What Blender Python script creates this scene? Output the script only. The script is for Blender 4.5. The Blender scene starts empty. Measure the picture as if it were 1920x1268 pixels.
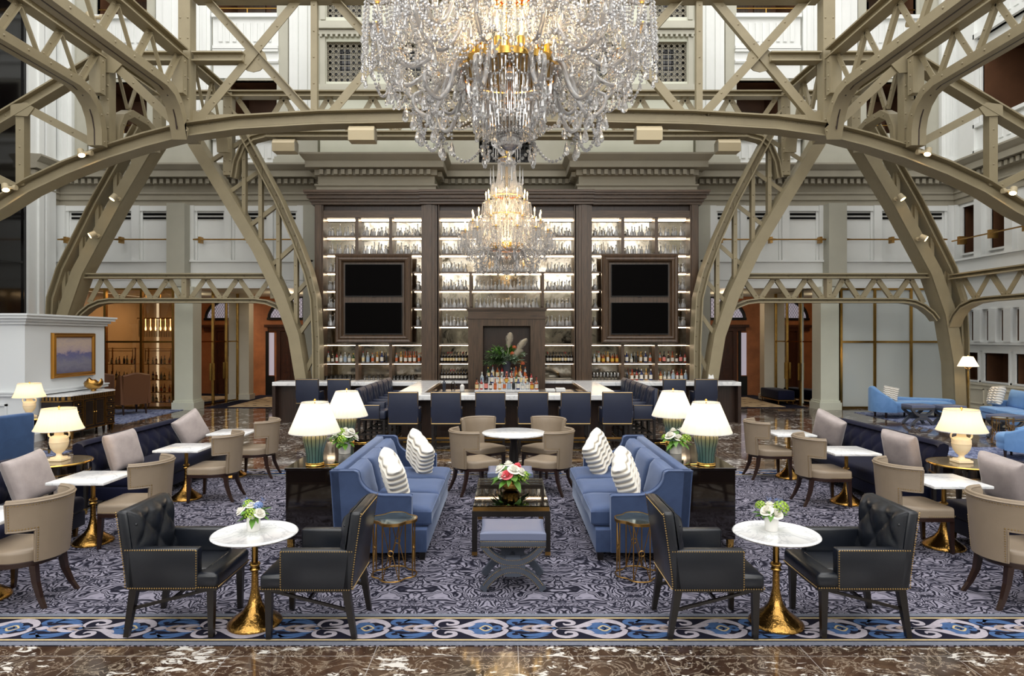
import bpy, bmesh, math, random
from math import sin, cos, pi, sqrt, radians, exp, atan2, hypot
from mathutils import Vector, Matrix, noise
random.seed(7)
RND = random.Random(11)
SC = bpy.context.scene
COL = SC.collection
F, CX, CY, EYE = 1200.0, 950.0, 632.0, 2.2

def at(px, py, d):
    return Vector(((px - CX) * d / F, d, EYE + (CY - py) * d / F))

def X(px, d): return (px - CX) * d / F
def Z(py, d): return EYE + (CY - py) * d / F

# ---------------------------------------------------------------- mesh builder
class MB:
    def __init__(s):
        s.v = []; s.f = []; s.m = []; s.M = None
    def add(s, vs, fs, mi=0):
        b = len(s.v)
        if s.M is None: s.v.extend([tuple(p) for p in vs])
        else:
            M = s.M
            s.v.extend([tuple(M @ Vector(p)) for p in vs])
        s.f.extend([tuple(b + i for i in f) for f in fs])
        s.m.extend([mi] * len(fs))
        return s
    def box(s, lo, hi, mi=0):
        x0, y0, z0 = lo; x1, y1, z1 = hi
        return s.add([(x0,y0,z0),(x1,y0,z0),(x1,y1,z0),(x0,y1,z0),(x0,y0,z1),(x1,y0,z1),(x1,y1,z1),(x0,y1,z1)],
                     [(0,3,2,1),(4,5,6,7),(0,1,5,4),(1,2,6,5),(2,3,7,6),(3,0,4,7)], mi)
    def quad(s, a, b, c, d, mi=0): return s.add([a,b,c,d],[(0,1,2,3)], mi)
    def rbox(s, lo, hi, r, seg=2, mi=0, fn=None):
        bm = bmesh.new(); bmesh.ops.create_cube(bm, size=1)
        c = [(a+b)/2 for a,b in zip(lo,hi)]; d = [b-a for a,b in zip(lo,hi)]
        for v in bm.verts: v.co = Vector((c[0]+v.co.x*d[0], c[1]+v.co.y*d[1], c[2]+v.co.z*d[2]))
        r = min(r, min(d)*0.49)
        bmesh.ops.bevel(bm, geom=bm.edges[:], offset=r, segments=seg, profile=0.5, affect='EDGES')
        return s.frombm(bm, mi, fn)
    def frombm(s, bm, mi=0, fn=None):
        bm.verts.index_update()
        vs = [tuple(v.co) for v in bm.verts]
        if fn: vs = [fn(*p) for p in vs]
        fs = [tuple(v.index for v in f.verts) for f in bm.faces]
        bm.free()
        return s.add(vs, fs, mi)
    def prism(s, poly, lo, hi, axis='z', mi=0):
        """extrude a 2D polygon; axis z: (x,y); y: (x,z); x: (y,z)"""
        n = len(poly)
        def P(a, b, t):
            return (a,b,t) if axis == 'z' else ((a,t,b) if axis == 'y' else (t,a,b))
        vs = [P(a,b,lo) for a,b in poly] + [P(a,b,hi) for a,b in poly]
        fs = [(i,(i+1)%n,n+(i+1)%n,n+i) for i in range(n)] + [tuple(range(n-1,-1,-1)), tuple(range(n,2*n))]
        return s.add(vs, fs, mi)
    def cyl(s, p0, p1, r0, r1=None, n=12, mi=0, caps=True):
        p0, p1 = Vector(p0), Vector(p1)
        r1 = r0 if r1 is None else r1
        t = (p1-p0).normalized()
        a = t.orthogonal().normalized(); b = t.cross(a)
        vs = []
        for p, r in ((p0,r0),(p1,r1)):
            for i in range(n):
                w = 2*pi*i/n
                vs.append(p + a*(r*cos(w)) + b*(r*sin(w)))
        fs = [(i,(i+1)%n,n+(i+1)%n,n+i) for i in range(n)]
        if caps: fs += [tuple(range(n-1,-1,-1)), tuple(range(n,2*n))]
        return s.add(vs, fs, mi)
    def tube(s, path, r, n=8, closed=False, mi=0, rr=None):
        path = [Vector(p) for p in path]; m = len(path)
        vs = []; a = None
        for i, p in enumerate(path):
            if closed: t = path[(i+1)%m]-path[i-1]
            else: t = path[min(i+1,m-1)]-path[max(i-1,0)]
            t = t.normalized() if t.length > 1e-9 else Vector((0,0,1))
            if a is None: a = t.orthogonal().normalized()
            else:
                a = a - t*a.dot(t)
                a = a.normalized() if a.length > 1e-6 else t.orthogonal().normalized()
            b = t.cross(a)
            R = rr[i] if rr else r
            for k in range(n):
                w = 2*pi*k/n
                vs.append(p + a*(R*cos(w)) + b*(R*sin(w)))
        fs = []
        for i in range(m if closed else m-1):
            j = (i+1)%m
            for k in range(n):
                l = (k+1)%n
                fs.append((i*n+k, i*n+l, j*n+l, j*n+k))
        if not closed: fs += [tuple(range(n-1,-1,-1)), tuple(range((m-1)*n, m*n))]
        return s.add(vs, fs, mi)
    def lathe(s, prof, n=24, c=(0,0,0), mi=0, rib=None, cap=True):
        """prof [(r,z)] bottom to top; rib(angle, z) multiplies r"""
        vs = []
        for r, z in prof:
            for k in range(n):
                w = 2*pi*k/n
                R = r*(rib(w,z) if rib else 1)
                vs.append((c[0]+R*cos(w), c[1]+R*sin(w), c[2]+z))
        fs = []
        for i in range(len(prof)-1):
            for k in range(n):
                l = (k+1)%n
                fs.append((i*n+k, i*n+l, (i+1)*n+l, (i+1)*n+k))
        if cap:
            if prof[0][0] > 1e-4: fs.append(tuple(range(n-1,-1,-1)))
            if prof[-1][0] > 1e-4: fs.append(tuple(range((len(prof)-1)*n, len(prof)*n)))
        return s.add(vs, fs, mi)
    def sweep(s, sec, path, nrm, closed=False, mi=0):
        """sec [(u,w)]: u in-plane sideways, w along the plane normal"""
        path = [Vector(p) for p in path]; N = Vector(nrm).normalized(); m = len(path); k = len(sec)
        vs = []
        for i, p in enumerate(path):
            if closed: t0 = (p-path[i-1]); t1 = (path[(i+1)%m]-p)
            else:
                t0 = (p-path[i-1]) if i else (path[1]-p)
                t1 = (path[i+1]-p) if i < m-1 else t0
                if i == 0: t0 = t1
            t0 = t0.normalized(); t1 = t1.normalized()
            t = (t0+t1).normalized()
            sc = 1.0/max(0.5, t.dot(t0))
            q = N.cross(t).normalized()
            for u, w in sec: vs.append(p + q*(u*sc) + N*w)
        fs = []
        for i in range(m if closed else m-1):
            j = (i+1)%m
            for a in range(k):
                b = (a+1)%k
                fs.append((i*k+a, j*k+a, j*k+b, i*k+b))
        if not closed: fs += [tuple(range(k)), tuple(range(m*k-1, (m-1)*k-1, -1))]
        return s.add(vs, fs, mi)
    def sphere(s, c, r, n=12, m=8, mi=0, sc=(1,1,1)):
        vs = [(c[0],c[1],c[2]-r*sc[2])]
        for i in range(1,m):
            ph = -pi/2 + pi*i/m
            for k in range(n):
                w = 2*pi*k/n
                vs.append((c[0]+r*sc[0]*cos(ph)*cos(w), c[1]+r*sc[1]*cos(ph)*sin(w), c[2]+r*sc[2]*sin(ph)))
        vs.append((c[0],c[1],c[2]+r*sc[2]))
        fs = [(0, 1+(k+1)%n, 1+k) for k in range(n)]
        for i in range(m-2):
            for k in range(n):
                a = 1+i*n; b = a+n; l=(k+1)%n
                fs.append((a+k,a+l,b+l,b+k))
        t = len(vs)-1; a = 1+(m-2)*n
        fs += [(a+k, a+(k+1)%n, t) for k in range(n)]
        return s.add(vs, fs, mi)
    def dome(s, p, nrm, r, mi=0):
        p = Vector(p); N = Vector(nrm).normalized(); a = N.orthogonal().normalized(); b = N.cross(a)
        vs = []
        for R, h in ((r,0),(r*.72,r*.5)):
            for k in range(6):
                w = pi*k/3
                vs.append(p + a*(R*cos(w)) + b*(R*sin(w)) + N*h)
        vs.append(p+N*(r*.68))
        return s.add(vs, [(k,(k+1)%6,6+(k+1)%6,6+k) for k in range(6)]+[(6+k,6+(k+1)%6,12) for k in range(6)], mi)
    def grid(s, nu, nv, fn, mi=0, close_u=False, flip=False):
        vs = [fn(i/(nu if close_u else nu-1), j/(nv-1)) for j in range(nv) for i in range(nu)]
        fs = []
        for j in range(nv-1):
            for i in range(nu if close_u else nu-1):
                k = (i+1)%nu
                q = (j*nu+i, j*nu+k, (j+1)*nu+k, (j+1)*nu+i)
                fs.append(q[::-1] if flip else q)
        return s.add(vs, fs, mi)
    def build(s, name, mats, parent=None, smooth=35, loc=None, rz=0.0):
        me = bpy.data.meshes.new(name)
        me.from_pydata(s.v, [], s.f)
        if not isinstance(mats, (list, tuple)): mats = [mats]
        for m in mats: me.materials.append(m)
        if len(mats) > 1: me.polygons.foreach_set('material_index', s.m)
        if smooth:
            me.polygons.foreach_set('use_smooth', [True]*len(me.polygons))
            me.update()
            if smooth < 180: me.set_sharp_from_angle(angle=radians(smooth))
        me.update()
        o = bpy.data.objects.new(name, me); COL.objects.link(o)
        if name in ('nailhead_trim','bead_fringe','bead_cascade','ring_garland','rod_basket','upper_fringe'): o['kind'] = 'stuff'
        if parent is not None: o.parent = parent
        if loc is not None: o.location = loc
        if rz: o.rotation_euler = (0,0,rz)
        return o

def tag(o, label=None, cat=None, group=None, kind=None):
    if label: o['label'] = label
    if cat: o['category'] = cat
    if group: o['group'] = group
    if kind: o['kind'] = kind
    return o

def thing(name, label, cat, loc=(0,0,0), rz=0.0, group=None):
    o = bpy.data.objects.new(name, None); COL.objects.link(o)
    o.location = loc; o.rotation_euler = (0,0,rz); o.empty_display_size = 0.1
    return tag(o, label, cat, group)

def kids(o): return [c for c in list(o.children)]
def copy_tree(o, parent=None):
    c = o.copy(); COL.objects.link(c)
    if parent is not None: c.parent = parent
    for ch in kids(o): copy_tree(ch, c)
    return c

def dup(o, label, loc, rz=0.0, group=None):
    c = copy_tree(o); c.location = loc; c.rotation_euler = (0,0,rz); c['label'] = label
    if group: c['group'] = group
    return c

def struct(o): o['kind'] = 'structure'; return o

def point_light(name, loc, power, color=(1,.78,.5), r=.03, parent=None):
    l = bpy.data.lights.new(name, 'POINT'); l.energy = power; l.color = color; l.shadow_soft_size = r
    o = bpy.data.objects.new(name, l); COL.objects.link(o); o.location = loc
    if parent is not None: o.parent = parent
    return o
def area_light(name, loc, size, power, color=(1,1,1), rot=(0,0,0)):
    l = bpy.data.lights.new(name, 'AREA'); l.energy = power; l.color = color
    l.shape = 'RECTANGLE'; l.size, l.size_y = size
    o = bpy.data.objects.new(name, l); COL.objects.link(o); o.location = loc; o.rotation_euler = rot
    return o

# ---------------------------------------------------------------- materials
def srgb(r, g, b):
    def f(c):
        c /= 255.0
        return c/12.92 if c <= .04045 else ((c+.055)/1.055)**2.4
    return (f(r), f(g), f(b), 1)

class NT:
    def __init__(s, name):
        s.mat = bpy.data.materials.new(name); s.mat.use_nodes = True
        s.t = s.mat.node_tree; s.n = s.t.nodes; s.l = s.t.links
        s.b = s.n['Principled BSDF']; s.out = s.n['Material Output']
    def node(s, typ, **kw):
        n = s.n.new(typ)
        for k, v in kw.items():
            if k in n.inputs: n.inputs[k].default_value = v
            else: setattr(n, k, v)
        return n
    def link(s, a, b): s.l.new(a, b)
    def math(s, op, a, b=None, c=None):
        n = s.n.new('ShaderNodeMath'); n.operation = op
        for i, x in enumerate((a,b,c)):
            if x is None: continue
            if isinstance(x, (int,float)): n.inputs[i].default_value = x
            else: s.link(x, n.inputs[i])
        return n.outputs[0]
    def ramp(s, fac, stops, interp='LINEAR'):
        n = s.n.new('ShaderNodeValToRGB'); n.color_ramp.interpolation = interp
        e = n.color_ramp.elements
        while len(e) < len(stops): e.new(0.5)
        for el, (p, c) in zip(e, stops): el.position = p; el.color = c if len(c) == 4 else (*c, 1)
        s.link(fac, n.inputs[0]); return n.outputs[0]
    def mix(s, fac, a, b):
        n = s.n.new('ShaderNodeMix'); n.data_type = 'RGBA'
        for sock, x in ((n.inputs[0],fac),(n.inputs[6],a),(n.inputs[7],b)):
            if isinstance(x, (int,float,tuple)): sock.default_value = x
            else: s.link(x, sock)
        return n.outputs[2]
    def coord(s, scale=(1,1,1), kind='Object', rot=(0,0,0)):
        tc = s.n.new('ShaderNodeTexCoord'); mp = s.n.new('ShaderNodeMapping')
        mp.inputs['Scale'].default_value = scale; mp.inputs['Rotation'].default_value = rot
        s.link(tc.outputs[kind], mp.inputs[0]); return mp.outputs[0]
    def noise(s, vec, scale, detail=3, rough=.5, dist=0):
        n = s.n.new('ShaderNodeTexNoise'); n.inputs['Scale'].default_value = scale
        n.inputs['Detail'].default_value = detail; n.inputs['Roughness'].default_value = rough
        n.inputs['Distortion'].default_value = dist
        s.link(vec, n.inputs['Vector']); return n.outputs['Fac']
    def bump(s, h, strength=.3, dist=.01):
        n = s.n.new('ShaderNodeBump'); n.inputs['Strength'].default_value = strength; n.inputs['Distance'].default_value = dist
        s.link(h, n.inputs['Height']); s.link(n.outputs[0], s.b.inputs['Normal'])

def pbr(name, col, rough=.5, metal=0, spec=.5, sheen=0, coat=0, var=0, vscale=6, bump=0, bscale=60, trans=0, ior=1.5, emit=None, estr=0):
    m = NT(name); b = m.b
    b.inputs['Base Color'].default_value = col; b.inputs['Roughness'].default_value = rough
    b.inputs['Metallic'].default_value = metal; b.inputs['Specular IOR Level'].default_value = spec
    b.inputs['IOR'].default_value = ior
    if sheen: b.inputs['Sheen Weight'].default_value = sheen; b.inputs['Sheen Roughness'].default_value = .35
    if coat: b.inputs['Coat Weight'].default_value = coat; b.inputs['Coat Roughness'].default_value = .05
    if trans: b.inputs['Transmission Weight'].default_value = trans
    if emit: b.inputs['Emission Color'].default_value = emit; b.inputs['Emission Strength'].default_value = estr
    if var:
        n = m.noise(m.coord(), vscale, 4, .6)
        lo = tuple(c*(1-var) for c in col[:3])+(1,); hi = tuple(min(1,c*(1+var)) for c in col[:3])+(1,)
        m.link(m.ramp(n, [(.3,lo),(.7,hi)]), b.inputs['Base Color'])
    if bump: m.bump(m.noise(m.coord(), bscale, 2, .5), bump, .004)
    return m.mat
M = {}
M['iron'] = pbr('painted_iron', srgb(148,137,110), .45, spec=.5, var=.06, vscale=3)
M['white'] = pbr('white_plaster', srgb(226,228,226), .55, var=.02, vscale=2)
M['stone'] = pbr('grey_stone_paint', srgb(176,174,160), .6, var=.04, vscale=2)
M['stone_dark'] = pbr('taupe_cornice_paint', srgb(158,152,136), .6, var=.04, vscale=2)
M['sage'] = pbr('pale_sage_plaster', srgb(206,208,192), .6, var=.03, vscale=2)
M['cream'] = pbr('cream_panel_paint', srgb(214,208,190), .5, var=.02)
M['partition'] = pbr('cool_white_paint', srgb(216,220,222), .5)
M['room_brown'] = pbr('brown_room_panel', srgb(92,62,42), .5, var=.2, vscale=1.5)
M['room_tan'] = pbr('warm_room_wall', srgb(172,146,116), .5, var=.1, vscale=1.2)
M['sienna'] = pbr('sienna_plaster', srgb(158,96,54), .6, var=.22, vscale=2.5)
M['dark_glass'] = pbr('dark_glass', srgb(12,10,10), .12, spec=.5)
M['black_metal'] = pbr('black_metal', srgb(20,19,19), .4, .4)
M['black'] = pbr('black_void', srgb(8,8,8), .8, spec=.1)
M['brass'] = pbr('polished_brass', srgb(176,138,74), .22, 1.0, var=.08)
M['brass_old'] = pbr('aged_brass', srgb(170,132,76), .32, 1.0, var=.15, vscale=12)
M['gold'] = pbr('gilded_metal', srgb(224,180,96), .2, 1.0)
M['gold_hammer'] = pbr('hammered_gold', srgb(172,132,70), .24, 1.0, bump=.9, bscale=45)
M['nail'] = pbr('brass_nailheads', srgb(196,166,112), .3, 1.0)
M['leather'] = pbr('dark_leather', srgb(21,25,33), .3, spec=.55, bump=.15, bscale=160, var=.12)
M['navy_leather'] = pbr('navy_leather', srgb(36,43,64), .42, spec=.5, bump=.12, bscale=120, var=.06)
M['slate_leather'] = pbr('slate_blue_leather', srgb(104,112,138), .35, spec=.5, bump=.1, bscale=120)
M['slate_frame'] = pbr('slate_leather_frame', srgb(66,72,84), .45, bump=.1, bscale=120)
M['taupe'] = pbr('taupe_leather', srgb(142,127,109), .38, spec=.5, bump=.12, bscale=150, var=.05)
M['brown_leather'] = pbr('brown_leather', srgb(104,68,44), .4, spec=.5)
M['leg'] = pbr('dark_wood_leg', srgb(44,28,24), .3, spec=.5)
M['ebony'] = pbr('ebony_leg', srgb(24,20,19), .35)
M['lacquer'] = pbr('black_lacquer', srgb(20,14,12), .06, spec=.6, coat=.6)
M['white_marble'] = None
M['ceramic_white'] = pbr('white_ceramic', srgb(236,234,230), .2)
M['alabaster'] = pbr('alabaster', srgb(245,228,196), .35, var=.06, vscale=12, emit=srgb(255,214,150), estr=.12)
M['porcelain'] = None
M['screen'] = pbr('tv_screen', srgb(3,2,2), .55, spec=.04)
M['screen_edge'] = pbr('tv_bezel', srgb(16,15,15), .35)
M['mirror'] = None
M['cushion_grey'] = pbr('silver_cushion_fabric', srgb(166,155,153), .5, sheen=.5, var=.16, vscale=5, bump=.3, bscale=90)
def mk_chev():
    m = NT('white_chevron_pile'); sep = m.node('ShaderNodeSeparateXYZ'); m.link(m.coord(), sep.inputs[0])
    u = m.math('MULTIPLY', sep.outputs[1], 1.5/.235); tri = m.math('MULTIPLY', m.math('PINGPONG', m.math('ADD', u, 10), .5), 2)
    z = m.math('ADD', m.math('MULTIPLY', sep.outputs[2], 3.6/.235), m.math('MULTIPLY', tri, -.42))
    g = m.math('MULTIPLY_ADD', m.math('SINE', m.math('MULTIPLY', z, 6.2832)), .5, .5)
    m.link(m.ramp(g, [(0,srgb(176,164,146)),(.22,srgb(226,220,208)),(1,srgb(238,234,226))]), m.b.inputs['Base Color'])
    m.b.inputs['Roughness'].default_value = .9; m.b.inputs['Sheen Weight'].default_value = .3
    m.bump(g, .6, .02)
    return m.mat
M['cushion_white'] = mk_chev()
M['green'] = pbr('leaf_green', srgb(84,130,44), .5, var=.35, vscale=14)
M['lime'] = pbr('lime_bloom', srgb(150,184,60), .6, var=.25, vscale=20)
M['dgreen'] = pbr('pine_green', srgb(66,92,50), .6, var=.35, vscale=10)
M['sgreen'] = pbr('silver_green_foliage', srgb(138,158,134), .6, var=.25, vscale=10)
M['petal'] = pbr('white_petal', srgb(244,242,232), .6)
M['pink'] = pbr('pink_petal', srgb(240,120,130), .6)
M['blue_petal'] = pbr('blue_petal', srgb(120,150,214), .6)
M['rust'] = pbr('rust_bloom', srgb(196,92,50), .6, var=.2)
M['straw'] = pbr('dry_stem', srgb(150,116,76), .7)
M['pampas'] = pbr('pampas_plume', srgb(240,232,216), .9, sheen=.5)
M['fixture'] = pbr('fixture_paint', srgb(190,176,144), .45)
M['caulk_white'] = pbr('towel_white', srgb(236,236,234), .7)
for nm, c in (('glow_warm', srgb(255,196,120)), ('glow_led', srgb(255,226,190)), ('glow_bulb', srgb(255,205,130))):
    M[nm] = pbr(nm, (0,0,0,1), .5, emit=c, estr={'glow_warm':12, 'glow_led':13, 'glow_bulb':22}[nm])

def mk_marble():
    m = NT('white_marble'); c = m.coord((1,1,1))
    n = m.noise(c, 2.2, 6, .6, 1.6)
    v = m.math('ABSOLUTE', m.math('SUBTRACT', n, .5))
    m.link(m.ramp(v, [(0,srgb(206,208,212)),(.03,srgb(236,237,238)),(1,srgb(244,244,242))]), m.b.inputs['Base Color'])
    m.b.inputs['Roughness'].default_value = .15
    return m.mat
M['white_marble'] = mk_marble()

def mk_floor():
    m = NT('dark_emperador_marble'); c = m.coord((1,1,1))
    big = m.noise(c, 1.4, 6, .65, .6)
    base = m.ramp(big, [(.3,srgb(34,24,19)),(.52,srgb(66,49,39)),(.75,srgb(104,82,64))])
    # fine branching pale veins
    vn = m.noise(c, 4.2, 7, .62, 2.2)
    vv = m.math('ABSOLUTE', m.math('SUBTRACT', vn, .5))
    vein = m.ramp(vv, [(0,(1,1,1)),(.014,(.35,.35,.35)),(.03,(0,0,0))])
    base = m.mix(m.math('MULTIPLY', vein, .55), base, srgb(196,180,160))
    # white flecks, long patches in drifts
    fc = m.coord((1.1,2.4,1), rot=(0,0,.35))
    fl = m.noise(fc, 7.5, 6, .6, .8)
    dr = m.noise(m.coord((1,1,1)), 1.9, 3, .5)
    s = m.math('ADD', fl, m.math('MULTIPLY', m.math('SUBTRACT', dr, .5), .55))
    fleck = m.ramp(s, [(.60,(0,0,0)),(.635,(1,1,1))])
    base = m.mix(m.math('MULTIPLY', fleck, .9), base, srgb(222,218,212))
    # joints between one metre slabs
    sep = m.node('ShaderNodeSeparateXYZ'); m.link(m.coord(), sep.inputs[0])
    def joint(o, off):
        f = m.math('FRACT', m.math('ADD', o, off))
        return m.math('LESS_THAN', m.math('ABSOLUTE', m.math('SUBTRACT', f, .5)), .003)
    j = m.math('MAXIMUM', joint(sep.outputs[0], .42+10), joint(sep.outputs[1], .09+10))
    base = m.mix(m.math('MULTIPLY', j, .6), base, srgb(176,172,170))
    m.link(base, m.b.inputs['Base Color'])
    m.b.inputs['Roughness'].default_value = .07; m.b.inputs['Specular IOR Level'].default_value = .6
    return m.mat
M['floor'] = mk_floor()

def mk_carpet():
    m = NT('scroll_damask_carpet')
    sep = m.node('ShaderNodeSeparateXYZ'); m.link(m.coord(), sep.inputs[0])
    x = m.math('PINGPONG', m.math('ADD', sep.outputs[0], 20), .62)
    comb = m.node('ShaderNodeCombineXYZ'); m.link(x, comb.inputs[0]); m.link(sep.outputs[1], comb.inputs[1])
    v0 = comb.outputs[0]
    # warp, then comb strands that curl round cell centres
    wn = m.node('ShaderNodeTexNoise', Scale=2.6, Detail=2.0); m.link(v0, wn.inputs['Vector'])
    vm = m.node('ShaderNodeVectorMath', operation='MULTIPLY_ADD'); m.link(wn.outputs['Color'], vm.inputs[0])
    vm.inputs[1].default_value = (.5,.5,0); m.link(v0, vm.inputs[2])
    vo = m.node('ShaderNodeTexVoronoi', Scale=6.2); vo.voronoi_dimensions = '2D'; m.link(vm.outputs[0], vo.inputs['Vector'])
    vo.feature = 'F1'; vo.inputs['Randomness'].default_value = .85
    wob = m.noise(v0, 7, 2, .5)
    df = m.node('ShaderNodeVectorMath', operation='SUBTRACT'); m.link(vm.outputs[0], df.inputs[0]); m.link(vo.outputs['Position'], df.inputs[1])
    ds = m.node('ShaderNodeSeparateXYZ'); m.link(df.outputs[0], ds.inputs[0])
    ang = m.math('ARCTAN2', ds.outputs[1], ds.outputs[0])
    ph = m.math('ADD', m.math('MULTIPLY', vo.outputs['Distance'], 15), m.math('MULTIPLY', ang, 9))
    ph = m.math('ADD', ph, m.math('MULTIPLY', wob, 6))
    st = m.math('SINE', ph)
    # leaf midribs break the strands
    rib = m.math('SINE', m.math('MULTIPLY', m.noise(vm.outputs[0], 4.6, 1, .4), 40))
    k = m.math('MINIMUM', m.math('ADD', st, .45), m.math('ADD', rib, .85))
    dark, mid, lite = srgb(30,30,42), srgb(98,97,112), srgb(138,135,150)
    colr = m.ramp(m.math('MULTIPLY_ADD', k, .5, .5), [(.45,dark),(.57,mid),(.92,lite)])
    m.link(colr, m.b.inputs['Base Color'])
    m.b.inputs['Roughness'].default_value = .95; m.b.inputs['Specular IOR Level'].default_value = .1
    m.bump(k, .25, .004)
    return m.mat
M['carpet'] = mk_carpet()
for nm, c in (('rug_navy', srgb(26,26,40)), ('rug_blue', srgb(66,92,134)), ('rug_lilac', srgb(164,158,168)), ('rug_cream', srgb(186,168,130)), ('rug_taupe', srgb(152,138,134)), ('rug_grey', srgb(112,116,128))):
    M[nm] = pbr(nm, c, .95, spec=.1, var=.12, vscale=40)

def mk_rug2():
    m = NT('blue_mottled_rug'); c = m.coord()
    n = m.noise(c, 5, 5, .65, 1.5); n2 = m.noise(c, 16, 3, .6, .8)
    col = m.ramp(m.math('ADD', m.math('MULTIPLY', n, .6), m.math('MULTIPLY', n2, .4)),
        [(.36,srgb(34,36,56)),(.47,srgb(94,104,140)),(.55,srgb(154,160,184)),(.64,srgb(88,124,184))])
    m.link(col, m.b.inputs['Base Color']); m.b.inputs['Roughness'].default_value = .95; m.b.inputs['Specular IOR Level'].default_value = .1
    return m.mat
M['rug_mottled'] = mk_rug2()
def mk_rug3():
    m = NT('beige_spotted_rug'); c = m.coord((1,1,1))
    v = m.node('ShaderNodeTexVoronoi', Scale=3.2); m.link(c, v.inputs['Vector'])
    n = m.noise(c, 9, 3, .6)
    s = m.math('ADD', v.outputs['Distance'], m.math('MULTIPLY', n, .35))
    m.link(m.ramp(s, [(.36,srgb(58,52,52)),(.44,srgb(176,150,116)),(.7,srgb(190,166,130))]), m.b.inputs['Base Color'])
    m.b.inputs['Roughness'].default_value = .95
    return m.mat
M['rug_spot'] = mk_rug3()

def mk_wood(name, c0, c1, rough=.35, vert=True):
    m = NT(name); c = m.coord((9,9,.7) if vert else (.7,9,9))
    n = m.noise(c, 3.0, 5, .6, .4)
    m.link(m.ramp(n, [(.3,c0),(.72,c1)]), m.b.inputs['Base Color'])
    m.b.inputs['Roughness'].default_value = rough
    return m.mat
M['walnut'] = mk_wood('dark_walnut', srgb(58,44,33), srgb(94,73,55))
M['walnut_h'] = mk_wood('dark_walnut_rail', srgb(58,44,33), srgb(94,73,55), vert=False)
M['walnut_deep'] = mk_wood('deep_walnut', srgb(34,22,17), srgb(58,38,28))
M['mahogany'] = mk_wood('mahogany_door', srgb(40,20,12), srgb(74,38,22), .3)

def mk_velvet(name, dark, lite):
    m = NT(name); n = m.noise(m.coord(), 4.5, 3, .55, .7)
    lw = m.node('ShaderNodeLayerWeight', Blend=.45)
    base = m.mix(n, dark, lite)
    hi = tuple(min(1, c*1.9+.02) for c in lite[:3])+(1,)  # sheen put into the colour: paler where seen at a grazing angle
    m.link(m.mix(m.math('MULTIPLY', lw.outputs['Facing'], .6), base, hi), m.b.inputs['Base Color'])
    m.b.inputs['Roughness'].default_value = .62; m.b.inputs['Sheen Weight'].default_value = .5
    m.b.inputs['Sheen Roughness'].default_value = .35; m.b.inputs['Sheen Tint'].default_value = srgb(205,216,236)
    m.b.inputs['Specular IOR Level'].default_value = .2
    return m.mat
M['velvet'] = mk_velvet('blue_velvet', srgb(36,47,74), srgb(66,83,118))
M['velvet_lt'] = mk_velvet('light_blue_velvet', srgb(72,112,164), srgb(112,150,200))
M['velvet_teal'] = mk_velvet('steel_blue_velvet', srgb(36,54,86), srgb(60,86,126))
M['velvet_navy'] = pbr('navy_velvet', srgb(14,17,40), .7, sheen=.12, spec=.15, var=.15, vscale=6)

def mk_mirror():
    m = NT('antique_mirror'); n = m.noise(m.coord(), 2.2, 6, .7, .8)
    m.link(m.ramp(n, [(.35,srgb(124,114,98)),(.6,srgb(188,181,168))]), m.b.inputs['Base Color'])
    m.b.inputs['Metallic'].default_value = 1; m.link(m.ramp(n, [(.4,(.16,.16,.16)),(.62,(.03,.03,.03))]), m.b.inputs['Roughness'])
    return m.mat
M['mirror'] = mk_mirror()
def mk_porcelain():
    m = NT('sea_green_glaze'); sep = m.node('ShaderNodeSeparateXYZ'); m.link(m.coord(kind='Object'), sep.inputs[0])
    z = m.math('MULTIPLY', sep.outputs[2], 2.9)
    base = m.ramp(z, [(.1,srgb(62,92,90)),(.55,srgb(90,114,100)),(.8,srgb(132,134,98)),(.97,srgb(204,182,126))])
    ang = m.math('ARCTAN2', sep.outputs[1], sep.outputs[0])
    g = m.math('MULTIPLY_ADD', m.math('COSINE', m.math('MULTIPLY', ang, 18)), .5, .5)
    m.link(m.mix(m.ramp(g, [(.0,(0,0,0)),(.03,(0,0,0)),(.16,(1,1,1))]), srgb(24,32,32), base), m.b.inputs['Base Color'])
    m.b.inputs['Roughness'].default_value = .12; m.b.inputs['Coat Weight'].default_value = .5
    return m.mat
M['porcelain'] = mk_porcelain()

def mk_shade(name, col, tr=.55, emit=0):
    m = NT(name)
    d = m.node('ShaderNodeBsdfDiffuse'); t = m.node('ShaderNodeBsdfTranslucent'); mx = m.node('ShaderNodeMixShader')
    d.inputs[0].default_value = col; t.inputs[0].default_value = col; mx.inputs[0].default_value = tr
    m.link(d.outputs[0], mx.inputs[1]); m.link(t.outputs[0], mx.inputs[2]); m.link(mx.outputs[0], m.out.inputs[0])
    return m.mat
M['shade'] = mk_shade('pleated_shade_cloth', srgb(246,240,228))
M['shade_cream'] = mk_shade('cream_silk_shade', srgb(248,234,206))
def mk_glass(name, col=(1,1,1,1), mixw=.45, rough=.0, ior=1.5):
    """clear glass as thin shell: part see-through, part mirror by angle"""
    m = NT(name)
    tr = m.node('ShaderNodeBsdfTransparent'); gl = m.node('ShaderNodeBsdfGlossy'); mx = m.node('ShaderNodeMixShader')
    tr.inputs[0].default_value = col; gl.inputs['Roughness'].default_value = max(rough,.02)
    fr = m.node('ShaderNodeFresnel', IOR=ior)
    k = m.math('ADD', m.math('MULTIPLY', fr.outputs[0], 1-mixw), mixw)
    m.link(k, mx.inputs[0]); m.link(tr.outputs[0], mx.inputs[1]); m.link(gl.outputs[0], mx.inputs[2]); m.link(mx.outputs[0], m.out.inputs[0])
    return m.mat
M['pane'] = mk_glass('clear_pane', (.96,.96,.95,1), .04)
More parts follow.
